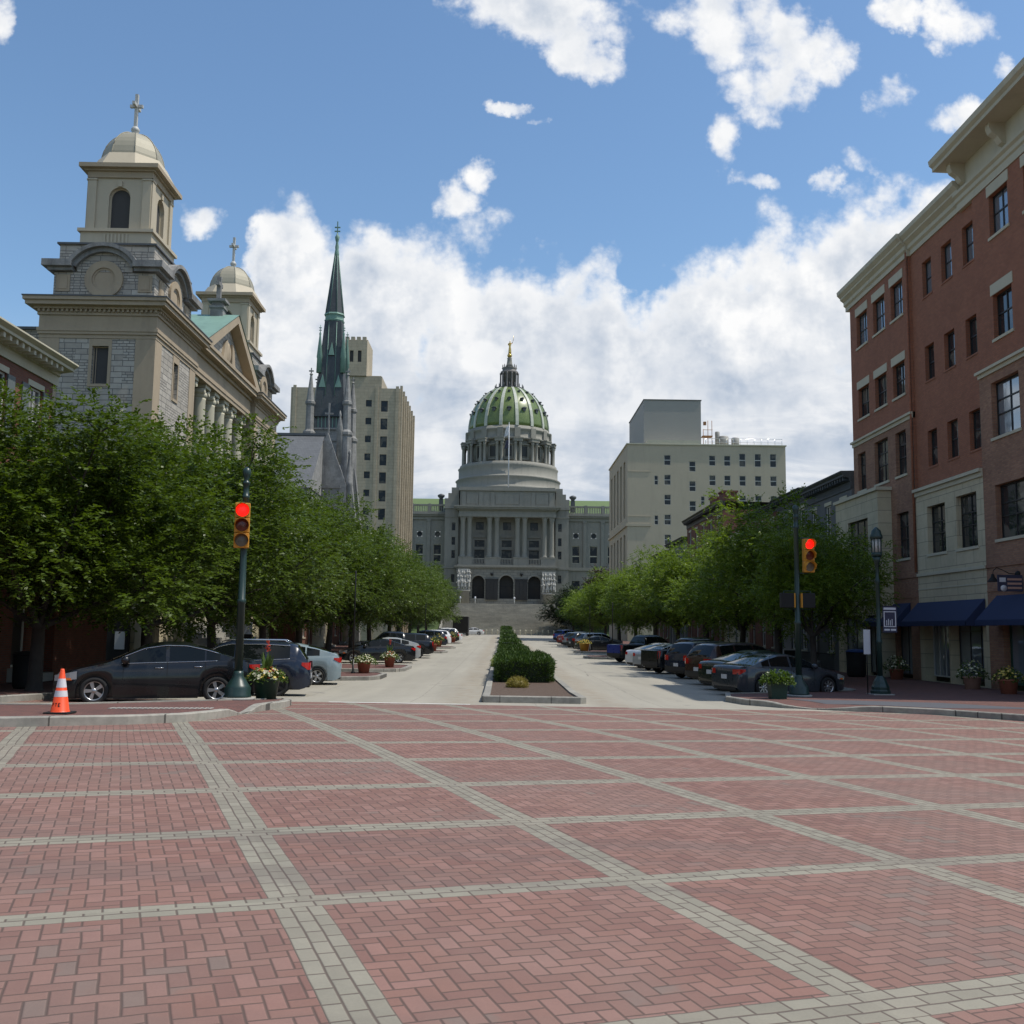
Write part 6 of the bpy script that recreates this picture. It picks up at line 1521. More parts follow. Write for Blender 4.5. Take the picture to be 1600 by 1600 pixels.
# column zone
Fw = frame((0, 247.5, 0), (1, 0, 0), (0, -1, 0)); wo_ = []
for c_ in (-5.45, 1.15, 7.75):
    wo_ += [(c_ - 1.2, 17.9, c_ + 1.2, 21.1), (c_ - 1.2, 21.9, c_ + 1.2, 23.5), (c_ - .95, 26.0, c_ + .95, 27.9)]
b = MB(); facade(b, Fw, -10.6, 17.0, 12.9, 29, wo_, .5); b.build('portico_wall', M['stone_cap'], cp)
for o_ in wo_:
    w__ = window(cp, Fw, o_, .35, [.5], [.5] if o_[3] < 25 and o_[1] > 20 else [], M['dframe'], M['glassd'], fwid=.14, bw=.1)
    if 21 < o_[1] < 22:
        b = MB(); c_ = (o_[0] + o_[2]) / 2; b.fprism(Fw, [(c_ - 1.5, 24.1), (c_ + 1.5, 24.1), (c_ + 1.5, 24.4), (c_, 25.0), (c_ - 1.5, 24.4)], 0, .3); b.fprism(Fw, [(c_ - 1.35, 21.2), (c_ + 1.35, 21.2), (c_ + 1.35, 21.8), (c_ - 1.35, 21.8)], 0, .12); b.build('window_pediment', M['stone_cap'], w__)
cols = (-9.44, -7.87, -3.04, -1.29, 3.68, 5.39, 10.23, 11.89)
for x_ in cols:
    b = MB(); b.lathe([(.78, 19.2), (.78, 19.4), (.66, 19.6), (.62, 20.0), (.60, 22), (.52, 27.7), (.56, 27.8), (.72, 28.4), (.74, 28.6)], (x_, 245.0, 0), 16); b.box(x_ - .75, x_ + .75, 244.25, 245.75, 28.601, 28.85); b.build('column', M['stone_cap'], cp)
for a, c_ in zip(cols[::2], cols[1::2]):
    b = MB(); b.box(a - .95, c_ + .95, 243.9, 247.4, 17.301, 18.95); b.box(a - 1.05, c_ + 1.05, 243.8, 247.4, 18.951, 19.2); b.build('column_pedestal', M['stone_cap'], cp)
for c_ in (-5.45, 1.15, 7.75):
    b = MB(); b.box(c_ - 1.5, c_ + 1.5, 243.95, 244.2, 18.7, 18.9)
    for i in range(8): b.box(c_ - 1.3 + i * .37 - .09, c_ - 1.3 + i * .37 + .09, 244.0, 244.15, 17.31, 18.7)
    b.build('balustrade', M['stone_cap'], cp)
b = MB()
for z0_, z1_, e in ((28.86, 29.6, .0), (29.601, 30.4, -.1), (30.401, 30.7, .3), (30.701, 31.1, .8), (31.101, 31.45, 1.05)): b.box(-10.5 - e, 12.9 + e, 244.0 - e, 252, z0_, z1_)
b.build('entablature', M['stone_cap'], cp)
b = MB(); b.box(-10.2, 12.6, 244.6, 254, 31.451, 35.2)
for x_ in (-9.3, -5.2, -2.4, 4.6, 7.4, 11.7): b.box(x_ - .45, x_ + .45, 244.4, 244.6, 31.6, 34.9)
for a, c_ in ((-8.6, -5.9), (-1.6, 3.9), (8.1, 11.0)): b.box(a, c_, 244.5, 244.6, 32.0, 34.4)
b.box(-10.5, 12.9, 244.2, 254, 35.201, 35.6); b.box(-10.3, 12.7, 244.4, 254, 35.601, 36.1); b.build('attic', M['stone_cap'], cp)
# side pylons
Fs = frame((0, 246.5, 0), (1, 0, 0), (0, -1, 0))
for s0, s1, wx_ in ((-13.9, -10.6, -11.75), (12.9, 16.1, 13.95)):
    ops = [(wx_ - .42, z_, wx_ + .42, z_ + 1.9) for z_ in (25.7, 22.2, 19.0, 13.2)]
    b = MB(); facade(b, Fs, s0, 8, s1, 31.5, ops, .4); b.quad((s0, 246.5, 8), (s0, 254, 8), (s0, 254, 31.5), (s0, 246.5, 31.5)); b.quad((s1, 246.5, 8), (s1, 254, 8), (s1, 254, 31.5), (s1, 246.5, 31.5))
    b.build('pylon', M['stone_cap'], cp)
    for o_ in ops: window(cp, Fs, o_, .3, [], [], M['dframe'], M['glassd'], fwid=.08)
    b = MB(); o2 = -1 if s0 < 0 else 1
    for z0_, z1_, e in ((28.9, 29.2, .15), (31.0, 31.4, .25), (16.5, 16.9, .2)): b.box(s0 - (e if o2 < 0 else -.3), s1 + (e if o2 > 0 else -.3), 246.5 - e, 254, z0_, z1_)
    b.box(min(s0, s0 - .1), max(s1, s1 + .1), 246.45, 262, 31.501, 33.5); b.box(s0 + (.7 if o2 < 0 else 0), s1 - (.7 if o2 > 0 else 0), 246.6, 262, 33.501, 34.8); b.box(s0 + (1.5 if o2 < 0 else 0), s1 - (1.5 if o2 > 0 else 0), 246.7, 262, 34.801, 36.2)
    b.build('pylon_cornice', M['stone_cap'], cp)
# marble groups on drum pedestals
def figure_group(x0, x1, z0, z1, zb, side):
    b = MB(); cx_ = (x0 + x1) / 2; b.lathe([(1.35, 8.0), (1.35, zb - .3), (1.55, zb - .2), (1.55, zb)], (cx_, 241.9, 0), 20); b.build('statue_pedestal', M['stone_cap'], cp)
    r = random.Random(int(x0 * 10)); b = MB()
    b.box(x0, x1, 241.4, 242.8, zb, zb + .25); b.box(x0 + .1, x1 - .1, 241.85, 242.8, zb + .25, z1 - .1); b.box(x0 + .05, x1 - .05, 241.9, 242.9, z1 - .15, z1)
    H = z1 - zb
    for row, (zz, n_, sc_, yy) in enumerate(((zb + .25, 5, .50, 241.5), (zb + .28 + H * .30, 6, .42, 241.65), (zb + .2 + H * .52, 5, .40, 241.8), (zb + .1 + H * .12, 4, .4, 241.35))):
        for i in range(n_):
            fx = x0 + (x1 - x0) * (i + .5) / n_ + r.uniform(-.12, .12); h_ = H * sc_ * r.uniform(.85, 1.05); w_ = .27 * r.uniform(.9, 1.2); ln = r.uniform(-.25, .25)
            pts = [(0, .9), (.12, 1.0), (.42, .8), (.56, .62), (.66, .85), (.78, .95), (.84, .5), (.87, .30), (.92, .42), (.97, .40), (1.0, .12)]
            b.tube([(fx + ln * t, yy - .05 * sin(t * 3), zz + h_ * t) for t, _ in pts], [w_ * q for _, q in pts], 8)
            sh = Vector((fx + ln * .76, yy, zz + h_ * .77)); e = sh + Vector((r.choice((-1, 1)) * w_ * 1.6, -.15, -h_ * .18)); b.tube([sh, e, e + Vector((r.uniform(-.25, .25), -.25, r.uniform(-.1, .3) * h_))], [w_ * .38, w_ * .3, w_ * .2], 6)
    b.build('marble_figures', M['marble'], cp)
figure_group(-10.4, -7.35, 11.0, 16.2, 11.1, -1); figure_group(9.5, 12.8, 10.4, 15.7, 10.5, 1)
# wings
Fg = frame((0, 250.0, 0), (1, 0, 0), (0, -1, 0))
for s0, s1, c_list in ((-62, -13.5, [-15.8 - 4.4 * i for i in range(10)]), (15.9, 62, [18.1 + 4.35 * i for i in range(10)])):
    ops = []
    for c_ in c_list: ops += [(c_ - .95, 18.3, c_ + .95, 22.5), (c_ - .62, 24.45, c_ + .62, 25.69, 'o'), (c_ - .95, 11.0, c_ + .95, 14.0)]
    ops = [o_ for o_ in ops if o_[0] > s0 + .05 and o_[2] < s1]
    b = MB(); facade(b, Fg, s0, 7.5, s1, 29.0, ops, .4); b.build('wing_wall', M['stone_cap'], cp)
    for o_ in ops:
        window(cp, Fg, o_, .3, [], [.42] if len(o_) == 4 and o_[1] > 15 else [], M['trim'] if o_[1] > 15 and len(o_) == 4 else M['dframe'], M['glassd'], fwid=.1, bw=.25)
    b = MB()
    for c_ in c_list:
        q = c_ + 2.18 if s0 > 0 else c_ - 2.2
        if s0 < q < s1: b.obox(Fg, q - .4, q + .4, 17.3, 28.6, -.02, .3); b.obox(Fg, q - .5, q + .5, 28.2, 28.6, -.02, .38)
    b.build('wing_pilaster', M['stone_cap'], cp)
    b = MB(); b.obox(Fg, s0, s1, 16.5, 17.3, -.1, .35); b.obox(Fg, s0, s1, 28.61, 29.4, -.2, .3); b.obox(Fg, s0, s1, 29.401, 29.8, -.2, .7); b.obox(Fg, s0, s1, 29.801, 30.15, -.2, 1.0); b.build('wing_cornice', M['stone_cap'], cp)
    b = MB(); b.obox(Fg, s0, s1, 30.151, 30.6, -.3, .3); b.obox(Fg, s0, s1, 32.0, 32.4, -.28, .28)
    x_ = s0 + .4
    while x_ < s1:
        if int((x_ - s0) / 4.4) != int((x_ - .42 - s0) / 4.4): b.obox(Fg, x_ - .35, x_ + .35, 30.6, 32.55, -.32, .32)
        else: b.obox(Fg, x_ - .1, x_ + .1, 30.6, 32.0, -.1, .1)
        x_ += .42
    b.build('balustrade', M['stone_cap'], cp)
    b = MB(); b.quad((s0, 250.8, 30.3), (s1, 250.8, 30.3), (s1, 262, 35.3), (s0, 262, 35.3)); b.build('wing_roof', M['roofgreen'], cp)
    b = MB(); q = -15.2 if s0 < 0 else 17.4; b.box(q - .5, q + .5, 251, 252, 31, 33.7); b.lathe([(.5, 33.701), (.45, 34.1), (.85, 34.5), (.9, 34.9), (.3, 35.2)], (q, 251.5, 0), 12); b.build('roof_urn', M['lead'], cp)
# dome
DX, DY = 1.45, 285.0
b = MB(); b.box(-10.3, 13.2, 254, 300, 8, 36); b.build('crossing_block', M['stone_cap'], cp)
b = MB(); b.lathe([(15.0, 34), (15.0, 39.5), (15.3, 39.8), (14.9, 40.3), (14.5, 40.6), (14.5, 42.6), (14.8, 42.9), (14.3, 43.3), (13.9, 43.5), (13.9, 45.9), (14.1, 46.3), (13.6, 46.7), (13.6, 47.1)], (DX, DY, 0), 72); b.build('drum_base', M['stone_cap'], cp)
b = MB(); b.lathe([(11.1, 47.0), (11.1, 54.0)], (DX, DY, 0), 64); b.build('drum', M['stone_cap'], cp)
b = MB()
for k in range(16):
    a_ = -pi / 2 + k * pi / 8; c_, s_ = cos(a_), sin(a_)
    for hh_, ww_, zz_, mt in ((0, 0, 0, 0),): pass
    T = Vector((-s_, c_, 0)); N_ = Vector((c_, s_, 0)); C0 = Vector((DX, DY, 0)) + N_ * 11.05
    fw_ = lambda u, v, d, C0=C0, T=T, N_=N_: C0 + T * u + N_ * d + Vector((0, 0, v))
    b.obox(fw_, -.85, .85, 48.8, 51.6, 0, .08)
b.build('drum_window', M['dframe'], cp)
b = MB()
for k in range(16):
    a_ = -pi / 2 + k * pi / 8; c_, s_ = cos(a_), sin(a_); T = Vector((-s_, c_, 0)); N_ = Vector((c_, s_, 0)); C0 = Vector((DX, DY, 0)) + N_ * 11.05
    fw_ = lambda u, v, d, C0=C0, T=T, N_=N_: C0 + T * u + N_ * d + Vector((0, 0, v))
    b.obox(fw_, -1.2, -.86, 48.3, 51.9, 0, .3); b.obox(fw_, .86, 1.2, 48.3, 51.9, 0, .3); b.obox(fw_, -1.4, 1.4, 51.901, 52.3, 0, .45); b.obox(fw_, -1.3, 1.3, 47.9, 48.3, 0, .4)
b.build('window_surround', M['stone_cap'], cp)
for k in range(16):
    a_ = -pi / 2 + (k + .5) * pi / 8
    b = MB()
    for da in (-.052, .052):
        x_, y_ = DX + 12.75 * cos(a_ + da), DY + 12.75 * sin(a_ + da); b.lathe([(.5, 47.1), (.5, 47.4), (.4, 47.6), (.36, 51.8), (.42, 51.9), (.52, 52.6)], (x_, y_, 0), 12)
    T = Vector((-sin(a_), cos(a_), 0)); N_ = Vector((cos(a_), sin(a_), 0)); C0 = Vector((DX, DY, 0)) + N_ * 11.0
    fw_ = lambda u, v, d, C0=C0, T=T, N_=N_: C0 + T * u + N_ * d + Vector((0, 0, v))
    b.obox(fw_, -1.25, 1.25, 52.61, 53.4, 0, 2.35); b.obox(fw_, -1.35, 1.35, 53.401, 53.7, 0, 2.5); b.build('column_pair', M['stone_cap'], cp)
b = MB(); b.lathe([(11.0, 53.3), (11.9, 53.5), (12.2, 53.9), (11.75, 54.0), (11.75, 55.9), (12.1, 56.2), (12.1, 56.5), (11.5, 56.7), (11.5, 57.3), (11.3, 57.3)], (DX, DY, 0), 64)
for k in range(16):
    a_ = -pi / 2 + (k + .5) * pi / 8; T = Vector((-sin(a_), cos(a_), 0)); N_ = Vector((cos(a_), sin(a_), 0)); C0 = Vector((DX, DY, 0)) + N_ * 11.7
    fw_ = lambda u, v, d, C0=C0, T=T, N_=N_: C0 + T * u + N_ * d + Vector((0, 0, v))
    b.obox(fw_, -.8, .8, 54.0, 56.6, 0, .5)
b.build('upper_drum', M['stone_cap'], cp)
prof = [(11.3, 57.3), (11.25, 58.5), (11.0, 60.2), (10.55, 62.0), (9.85, 63.8), (8.85, 65.5), (7.6, 67.0), (6.2, 68.3), (5.0, 69.15), (4.1, 69.6)]
b = MB(); b.lathe(prof, (DX, DY, 0), 96); b.build('dome', M['tile'], cp)
for k in range(16):
    a_ = -pi / 2 + (k + .5) * pi / 8; T = Vector((-sin(a_), cos(a_), 0)); N_ = Vector((cos(a_), sin(a_), 0)); b = MB(); vs = []
    for r_, z_ in prof:
        w_ = .30 + .14 * (r_ / 11.3)
        for u_, d_ in ((-w_, -.2), (-w_, .28), (w_, .28), (w_, -.2)): vs.append(Vector((DX, DY, z_)) + N_ * (r_ + d_) + T * u_)
    n_ = len(prof); b.add(vs, [(i * 4 + j, i * 4 + (j + 1) % 4, (i + 1) * 4 + (j + 1) % 4, (i + 1) * 4 + j) for i in range(n_ - 1) for j in range(4)] + [(0, 1, 2, 3)]); b.build('dome_rib', M['rib'], cp)
for row, (r_, z_, sz) in enumerate(((10.6, 61.9, .60), (9.2, 65.0, .47), (6.85, 67.7, .33))):
    for k in range(16):
        a_ = -pi / 2 + k * pi / 8; T = Vector((-sin(a_), cos(a_), 0)); N_ = Vector((cos(a_), sin(a_), 0)); C0 = Vector((DX, DY, z_)) + N_ * (r_ - .9)
        fw_ = lambda u, v, d, C0=C0, T=T, N_=N_: C0 + T * u + N_ * d + Vector((0, 0, v))
        b = MB(); N2 = 12
        b.fprism(fw_, [(sz * .8 * cos(2 * pi * i / N2), sz * .9 * sin(2 * pi * i / N2)) for i in range(N2)], 0, .9 + .35)
        b.fprism(fw_, [(-sz * 1.15, sz * .6), (sz * 1.15, sz * .6), (sz * .9, sz * .95), (0, sz * 1.25), (-sz * .9, sz * .95)], 0, .9 + .55)
        b.build('dome_dormer', M['lead'], cp)
b = MB(); b.lathe([(4.2, 69.5), (4.4, 69.8), (3.6, 70.0), (3.0, 70.1)], (DX, DY, 0), 40)
for k in range(16): a_ = 2 * pi * k / 16; b.lathe([(.13, 69.8), (.13, 70.6), (.02, 71.1)], (DX + 4.0 * cos(a_), DY + 4.0 * sin(a_), 0), 6)
b.build('lantern_gallery', M['lead'], cp)
b = MB(); b.lathe([(2.1, 70), (2.1, 74.2), (2.5, 74.4), (2.5, 74.8), (2.0, 75.0), (2.0, 75.6), (2.2, 75.9), (1.5, 76.1)], (DX, DY, 0), 32)
for k in range(12): a_ = 2 * pi * (k + .5) / 12; b.lathe([(.3, 70), (.24, 70.3), (.22, 74.0), (.32, 74.3)], (DX + 2.55 * cos(a_), DY + 2.55 * sin(a_), 0), 8)
for k in range(12): a_ = 2 * pi * (k + .5) / 12; b.lathe([(.14, 75.8), (.14, 76.6), (.02, 77.0)], (DX + 1.95 * cos(a_), DY + 1.95 * sin(a_), 0), 6)
b.build('lantern', pm("lantern_stone", (.17, .155, .145), .7, .2, 1), cp)
b = MB(); b.lathe([(1.3, 76.0), (.8, 77.2), (.62, 78.6), (.72, 78.9), (.5, 79.0)], (DX, DY, 0), 16); b.build('lantern_cap', M['stone_cap'], cp)
b = MB(); b.lathe([(.01, 79.0), (.5, 79.15), (.72, 79.6), (.5, 80.1), (.01, 80.25)], (DX, DY, 0), 16)
b.tube([(DX, DY, 80.2), (DX + .05, DY, 80.6), (DX + .05, DY, 81.6), (DX + .02, DY, 82.2), (DX + .05, DY, 82.9), (DX + .05, DY, 83.3), (DX + .05, DY, 83.45), (DX + .05, DY, 83.6), (DX + .05, DY, 83.9)], [.42, .46, .38, .27, .40, .36, .12, .2, .08], 10)
b.tube([(DX + .3, DY, 83.1), (DX + .75, DY - .3, 83.3), (DX + .95, DY - .4, 84.2)], [.12, .1, .07], 6); b.tube([(DX - .25, DY, 83.0), (DX - .45, DY - .4, 82.6), (DX - .4, DY - .9, 83.0)], [.12, .1, .07], 6)
b.tube([(DX + .95, DY - .4, 83.8), (DX + 1.1, DY - .4, 85.2)], .05, 5)
b.build('gilded_statue', M['gold'], cp)
# flag pole on the attic
fp_ = thing('flagpole', 'white flagpole with two limp flags in front of the dome', 'flagpole', (1.35, 246.5, 36.1))
b = MB(); b.tube([(1.35, 246.5, 36.1), (1.35, 246.5, 52.2)], [.17, .09], 8); b.lathe([(.01, 52.2), (.16, 52.35), (.01, 52.5)], (1.35, 246.5, 0), 8); b.build('pole', M['sign'], fp_)
for nm, z0_, z1_, mt in (('flag', 49.3, 51.7, 'sign'), ('flag', 46.2, 48.3, 'banner')):
    b = MB(); vs = []
    for i in range(7):
        for j in range(5):
            t = j / 4; vs.append((1.3 - t * 1.1 * (1 - i / 14), 246.4 + .22 * sin(i * 1.1 + j * 1.9) * t, z0_ + (z1_ - z0_) * i / 6 - t * .5))
    b.add(vs, [(i * 5 + j, (i + 1) * 5 + j, (i + 1) * 5 + j + 1, i * 5 + j + 1) for i in range(6) for j in range(4)], True); b.add([(a, c - .03, d) for a, c, d in vs], [(i * 5 + j, (i + 1) * 5 + j, (i + 1) * 5 + j + 1, i * 5 + j + 1) for i in range(6) for j in range(4)], True)
    b.build(nm, M[mt], fp_)
# ------------------------------------------------------------ great stair
sr = thing('grand_staircase', 'broad granite staircase rising from the street to the capitol doors', 'staircase', (1, 228, .9))
b = MB(); n_ = 42; z = .95; y_ = 214.0
for i in range(n_):
    yy = 214.0 + i * .56 + (1.2 if i >= 14 else 0) + (1.2 if i >= 28 else 0); zz0 = .95 + i * .168
    b.box(-12.5, 15.0, yy, 243.4, zz0 + (.001 if i else 0), zz0 + .168)
b.build('flight', M['steps'], sr)
b = MB()
for s in (-12.9, 15.0): b.add([(s, 213.6, .5), (s + .4, 213.6, .5), (s + .4, 213.6, 1.9), (s, 213.6, 1.9), (s, 243, .5), (s + .4, 243, .5), (s + .4, 243, 9.0), (s, 243, 9.0)], [(0, 1, 2, 3), (1, 5, 6, 2), (4, 7, 6, 5), (0, 3, 7, 4), (3, 2, 6, 7)])
b.build('side_wall', M['stone_cap'], sr)
for x_, l in ((-9.6, 'white globe lamp at the head of the grand stair, leftmost of the three'), (-6.1, 'white globe lamp at the head of the grand stair, middle one of the three'), (3.05, 'white globe lamp at the head of the grand stair, rightmost of the three')):
    t_ = thing('globe_lamp', l, 'lamp', (x_, 240.5, 8.0), 0, 'globe lamps at the head of the stair')
    b = MB(); b.tube([(x_, 240.5, 7.9), (x_, 240.5, 9.0)], [.1, .07], 8); b.build('post', M['lampglass'], t_)
    b = MB(); b.lathe([(.05, 8.95), (.26, 9.2), (.2, 9.55), (.02, 9.65)], (x_, 240.5, 0), 12); b.build('globe', M['sign'], t_)
first = None
bx = [-8.7 + i * 1.15 for i in range(20)]
for i, x_ in enumerate(bx):
    if first is None:
        b = MB(); b.lathe([(.13, 0), (.13, .85), (.16, .9), (.14, 1.0), (.03, 1.08)], (0, 0, 0), 10); first = b.build('bollard', M['trim'], None, True)
        tag(first, 'pale stone bollard in the long row at the foot of the grand stair', 'bollard', 'bollards at the foot of the stair'); o = first
    else: o = first.copy(); COL.objects.link(o)
    o.location = (x_, 210.8, .93)
sr2 = patch('forecourt', [(-16, 208), (18, 208), (18, 214), (-16, 214)], .004, M['conc'], 2, zf=lambda x, y: .95)
# ------------------------------------------------------------ traffic signals
def signal(name, label, x, y, H, zh, yaw, side, off, lean=0, ped=False):
    z0 = G(x, y) + SW; t = thing(name, label, 'traffic light', (x, y, z0), 0, 'traffic signals at the crossing')
    b = MB(); b.lathe([(.39, 0), (.39, .05), (.36, .06)], (x, y, z0), 24); b.build('concrete_pad', M['conc'], t)
    b = MB(); b.lathe([(.31, .05), (.32, .10), (.295, .13), (.30, .27), (.26, .33), (.19, .44), (.135, .52), (.12, .58), (.11, .66)], (x, y, z0), 16); b.build('base', M['green'], t)
    b = MB(); b.lathe([(.095, .6), (.085, 2.2), (.105, 2.22), (.105, 2.30), (.082, 2.32), (.072, H - .75), (.085, H - .74), (.085, H - .68), (.07, H - .67), (.068, H - .42), (.088, H - .40), (.088, H - .36), (.06, H - .34), (.05, H - .3), (.09, H - .2), (.10, H - .12), (.08, H - .04), (.02, H)], (x, y, z0), 16); b.build('pole', M['green'], t)
    # head
    c, s = cos(yaw), sin(yaw); hx, hy = x + off[0], y + off[1]
    fh = lambda u, v, d: Vector((hx + c * u + s * d, hy + s * u - c * d, z0 + zh + v))      # faces -y when yaw = 0
    b = MB()
    for i in range(3):
        v0 = -.525 + i * .352; b.obox(fh, -.172, .172, v0, v0 + .346, -.10, .085)
    o = b.build('signal_head', M['sigyel'], t); bevel(o, .018, 2)
    for i, mt in enumerate(('glens', 'amber', 'red')):
        v0 = -.525 + i * .352 + .173; N = 24
        b = MB(); vs = []
        for k in range(N):
            a = 2 * pi * k / N
            for r_, d_ in ((.162, .086), (.166, .105), (.150, .110), (.148, .087)): vs.append(fh(r_ * cos(a), v0 + r_ * sin(a), d_))
        b.add(vs, [(k * 4 + j, ((k + 1) % N) * 4 + j, ((k + 1) % N) * 4 + (j + 1) % 4, k * 4 + (j + 1) % 4) for k in range(N) for j in range(3)]); rg = b.build('lens_ring', M['sigyel'], t)
        b = MB(); vs = [fh(0, v0, .105)]
        for r_, d_ in ((.08, .101), (.148, .089)): vs += [fh(r_ * cos(2 * pi * k / N), v0 + r_ * sin(2 * pi * k / N), d_) for k in range(N)]
        b.add(vs, [(0, 1 + k, 1 + (k + 1) % N) for k in range(N)] + [(1 + k, 1 + N + k, 1 + N + (k + 1) % N, 1 + (k + 1) % N) for k in range(N)], True); b.build('lens', M[mt], t)
        # hood: open half tube
        b = MB(); vs = []
        for k in range(N // 2 + 5):
            a = -pi * .14 + pi * 1.28 * k / (N // 2 + 4)
            q = .20 if 2 < k < N // 2 + 2 else .12
            for r_ in (.168, .162):
                vs += [fh(r_ * cos(a), v0 + r_ * sin(a), .09), fh(r_ * cos(a), v0 + r_ * sin(a) - .01, .09 + q)]
        n_ = N // 2 + 5
        b.add(vs, [(k * 4, (k + 1) * 4, (k + 1) * 4 + 1, k * 4 + 1) for k in range(n_ - 1)] + [(k * 4 + 2, (k + 1) * 4 + 2, (k + 1) * 4 + 3, k * 4 + 3) for k in range(n_ - 1)] + [(k * 4 + 1, (k + 1) * 4 + 1, (k + 1) * 4 + 3, k * 4 + 3) for k in range(n_ - 1)], True); b.build('hood', M['sigyel'], t)
    b = MB()
    for vv in (.60, -.60):
        p = fh(0, vv * .92, -.02); b.tube([(x, y, p.z), (p.x, p.y, p.z), fh(0, vv * .85, -.02)], .018, 6)
    b.build('bracket', M['green'], t)
    if ped:
        for s2, yw in ((-1, 0), (1, 0)):
            q = x + s2 * .33; zz = z0 + 2.72
            b = MB(); b.box(q - .20, q + .20, y - .13, y + .11, zz, zz + .46); o = b.build('side_signal', M['black'], t); bevel(o, .02)
            b = MB(); b.box(q - s2 * .20 - .0, q - s2 * .20 + s2 * .001, y - .12, y + .10, zz + .03, zz + .43) if False else b.box(min(q - s2 * .235, q - s2 * .202), max(q - s2 * .235, q - s2 * .202), y - .135, y + .12, zz + .01, zz + .45); b.build('side_signal_case', M['sigyel'], t)
        b = MB(); b.tube([(x - .42, y, z0 + 3.24), (x + .42, y, z0 + 3.24)], .014, 6); b.tube([(x - .42, y, z0 + 2.68), (x + .42, y, z0 + 2.68)], .014, 6)
        for s2 in (-1, 1): b.tube([(x + s2 * .42, y, z0 + 3.24), (x + s2 * .42, y, z0 + 3.12)], .014, 6)
        b.build('side_bracket', M['green'], t)
    return t
signal('traffic_signal', 'green signal pole with a red light beside the flower tub at the left corner', -6.05, 24.0, 5.42, 4.02, R(12), 1, (-.02, -.16))
signal('traffic_signal', 'green signal pole with a red light in front of the dark grey sedan', 9.22, 31.9, 5.95, 4.35, R(5), 1, (.36, -.05), ped=True)

# ------------------------------------------------------------ lamp post with banner
def lamp(name, label, x, y, H, banner=True, g=None):
    z0 = G(x, y) + SW; t = thing(name, label, 'street lamp', (x, y, z0), 0, g)
    b = MB(); b.box(x - .34, x + .34, y - .34, y + .34, z0 - .02, z0 + .03); b.build('concrete_pad', M['conc'], t)
    b = MB(); b.lathe([(.31, .03), (.31, .12), (.28, .16), (.28, .24), (.24, .32), (.20, .44), (.13, .55), (.11, .60)], (x, y, z0), 8, False, pi / 8); b.build('base', M['green'], t)
    b = MB(); b.lathe([(.09, .6), (.08, H * .30), (.095, H * .305), (.095, H * .32), (.07, H * .325), (.062, H * .66), (.08, H * .665), (.08, H * .68), (.055, H * .69), (.052, H - 1.25), (.07, H - 1.22), (.10, H - 1.12), (.14, H - .98)], (x, y, z0), 12); b.build('post', M['green'], t)
    b = MB(); b.lathe([(.15, H - .98), (.175, H - .93), (.175, H - .86), (.15, H - .84)], (x, y, z0), 12); b.lathe([(.165, H - .40), (.205, H - .38), (.205, H - .30), (.17, H - .22), (.15, H - .12), (.08, H - .05), (.03, H)], (x, y, z0), 12)
    for k in range(8): a = 2 * pi * k / 8; b.box(x + .158 * cos(a) - .013, x + .158 * cos(a) + .013, y + .158 * sin(a) - .013, y + .158 * sin(a) + .013, z0 + H - .86, z0 + H - .38)
    hd = b.build('lantern', M['green'], t)
    b = MB(); b.lathe([(.13, H - .85), (.14, H - .40)], (x, y, z0), 16); b.build('lamp_glass', M['lampglass'], hd)
    if banner:
        b = MB(); zz = z0 + 2.86
        b.tube([(x, y, zz), (x + .62, y, zz)], .012, 6); b.tube([(x, y, zz - .86), (x + .62, y, zz - .86)], .012, 6); b.build('banner_arm', M['blacksteel'], t)
        b = MB(); b.box(x + .14, x + .60, y - .008, y + .008, zz - .85, zz - .01); bn = b.build('banner', M['banner'], t)
        b = MB(); yq = y - .0085
        b.box(x + .17, x + .57, yq - .003, yq, zz - .12, zz - .05)
        for q in ((x + .17, x + .20, zz - .68, zz - .17), (x + .54, x + .57, zz - .68, zz - .17), (x + .20, x + .54, zz - .20, zz - .17), (x + .20, x + .54, zz - .68, zz - .65)): b.box(q[0], q[1], yq - .003, yq, q[2], q[3])
        b.box(x + .18, x + .36, yq - .003, yq, zz - .80, zz - .74); b.box(x + .39, x + .56, yq - .003, yq, zz - .80, zz - .74)
        for i in range(4): b.box(x + .25 + i * .06, x + .275 + i * .06, yq - .003, yq, zz - .63, zz - .46 + .04 * (i % 2))
        b.build('banner_print', M['sign'], bn)
    return t
lamp('lamp_post', 'dark green lamp post with lantern and small dark banner in front of the awnings', 12.33, 33.5, 5.45)
b = MB()
sgn_ = thing('notice_sign', 'plain white upright panel just left of the lamp post', 'sign', (12.05, 33.6, .1))
b.box(11.88, 12.10, 33.66, 33.68, 1.35, 2.15); b.build('panel', M['sign'], sgn_); b = MB(); b.tube([(11.99, 33.7, .05), (11.99, 33.7, 2.2)], .02, 6); b.build('post', M['blacksteel'], sgn_)
thin = [(-6.35, 44.7, 'thin dark post beside the white-flowered pot on the first left island', 4.4), (-6.3, 86, 'thin dark post on the third left island', 4.0), (8.4, 77.5, 'thin dark post on the first right island', 4.0), (8.0, 92.6, 'thin dark post on the second right island by the yellow pot', 4.0)]
for x_, y_, l, h_ in thin:
    z0 = G(x_, y_) + SW; t = thing('sign_post', l, 'post', (x_, y_, z0), 0, 'thin posts on the islands')
    b = MB(); b.lathe([(.09, 0), (.09, .05), (.045, .12), (.04, .6)], (x_, y_, z0), 10); b.build('base', M['blacksteel'], t)
    b = MB(); b.lathe([(.035, .6), (.03, h_), (.01, h_ + .03)], (x_, y_, z0), 8); b.build('post', M['blacksteel'], t)

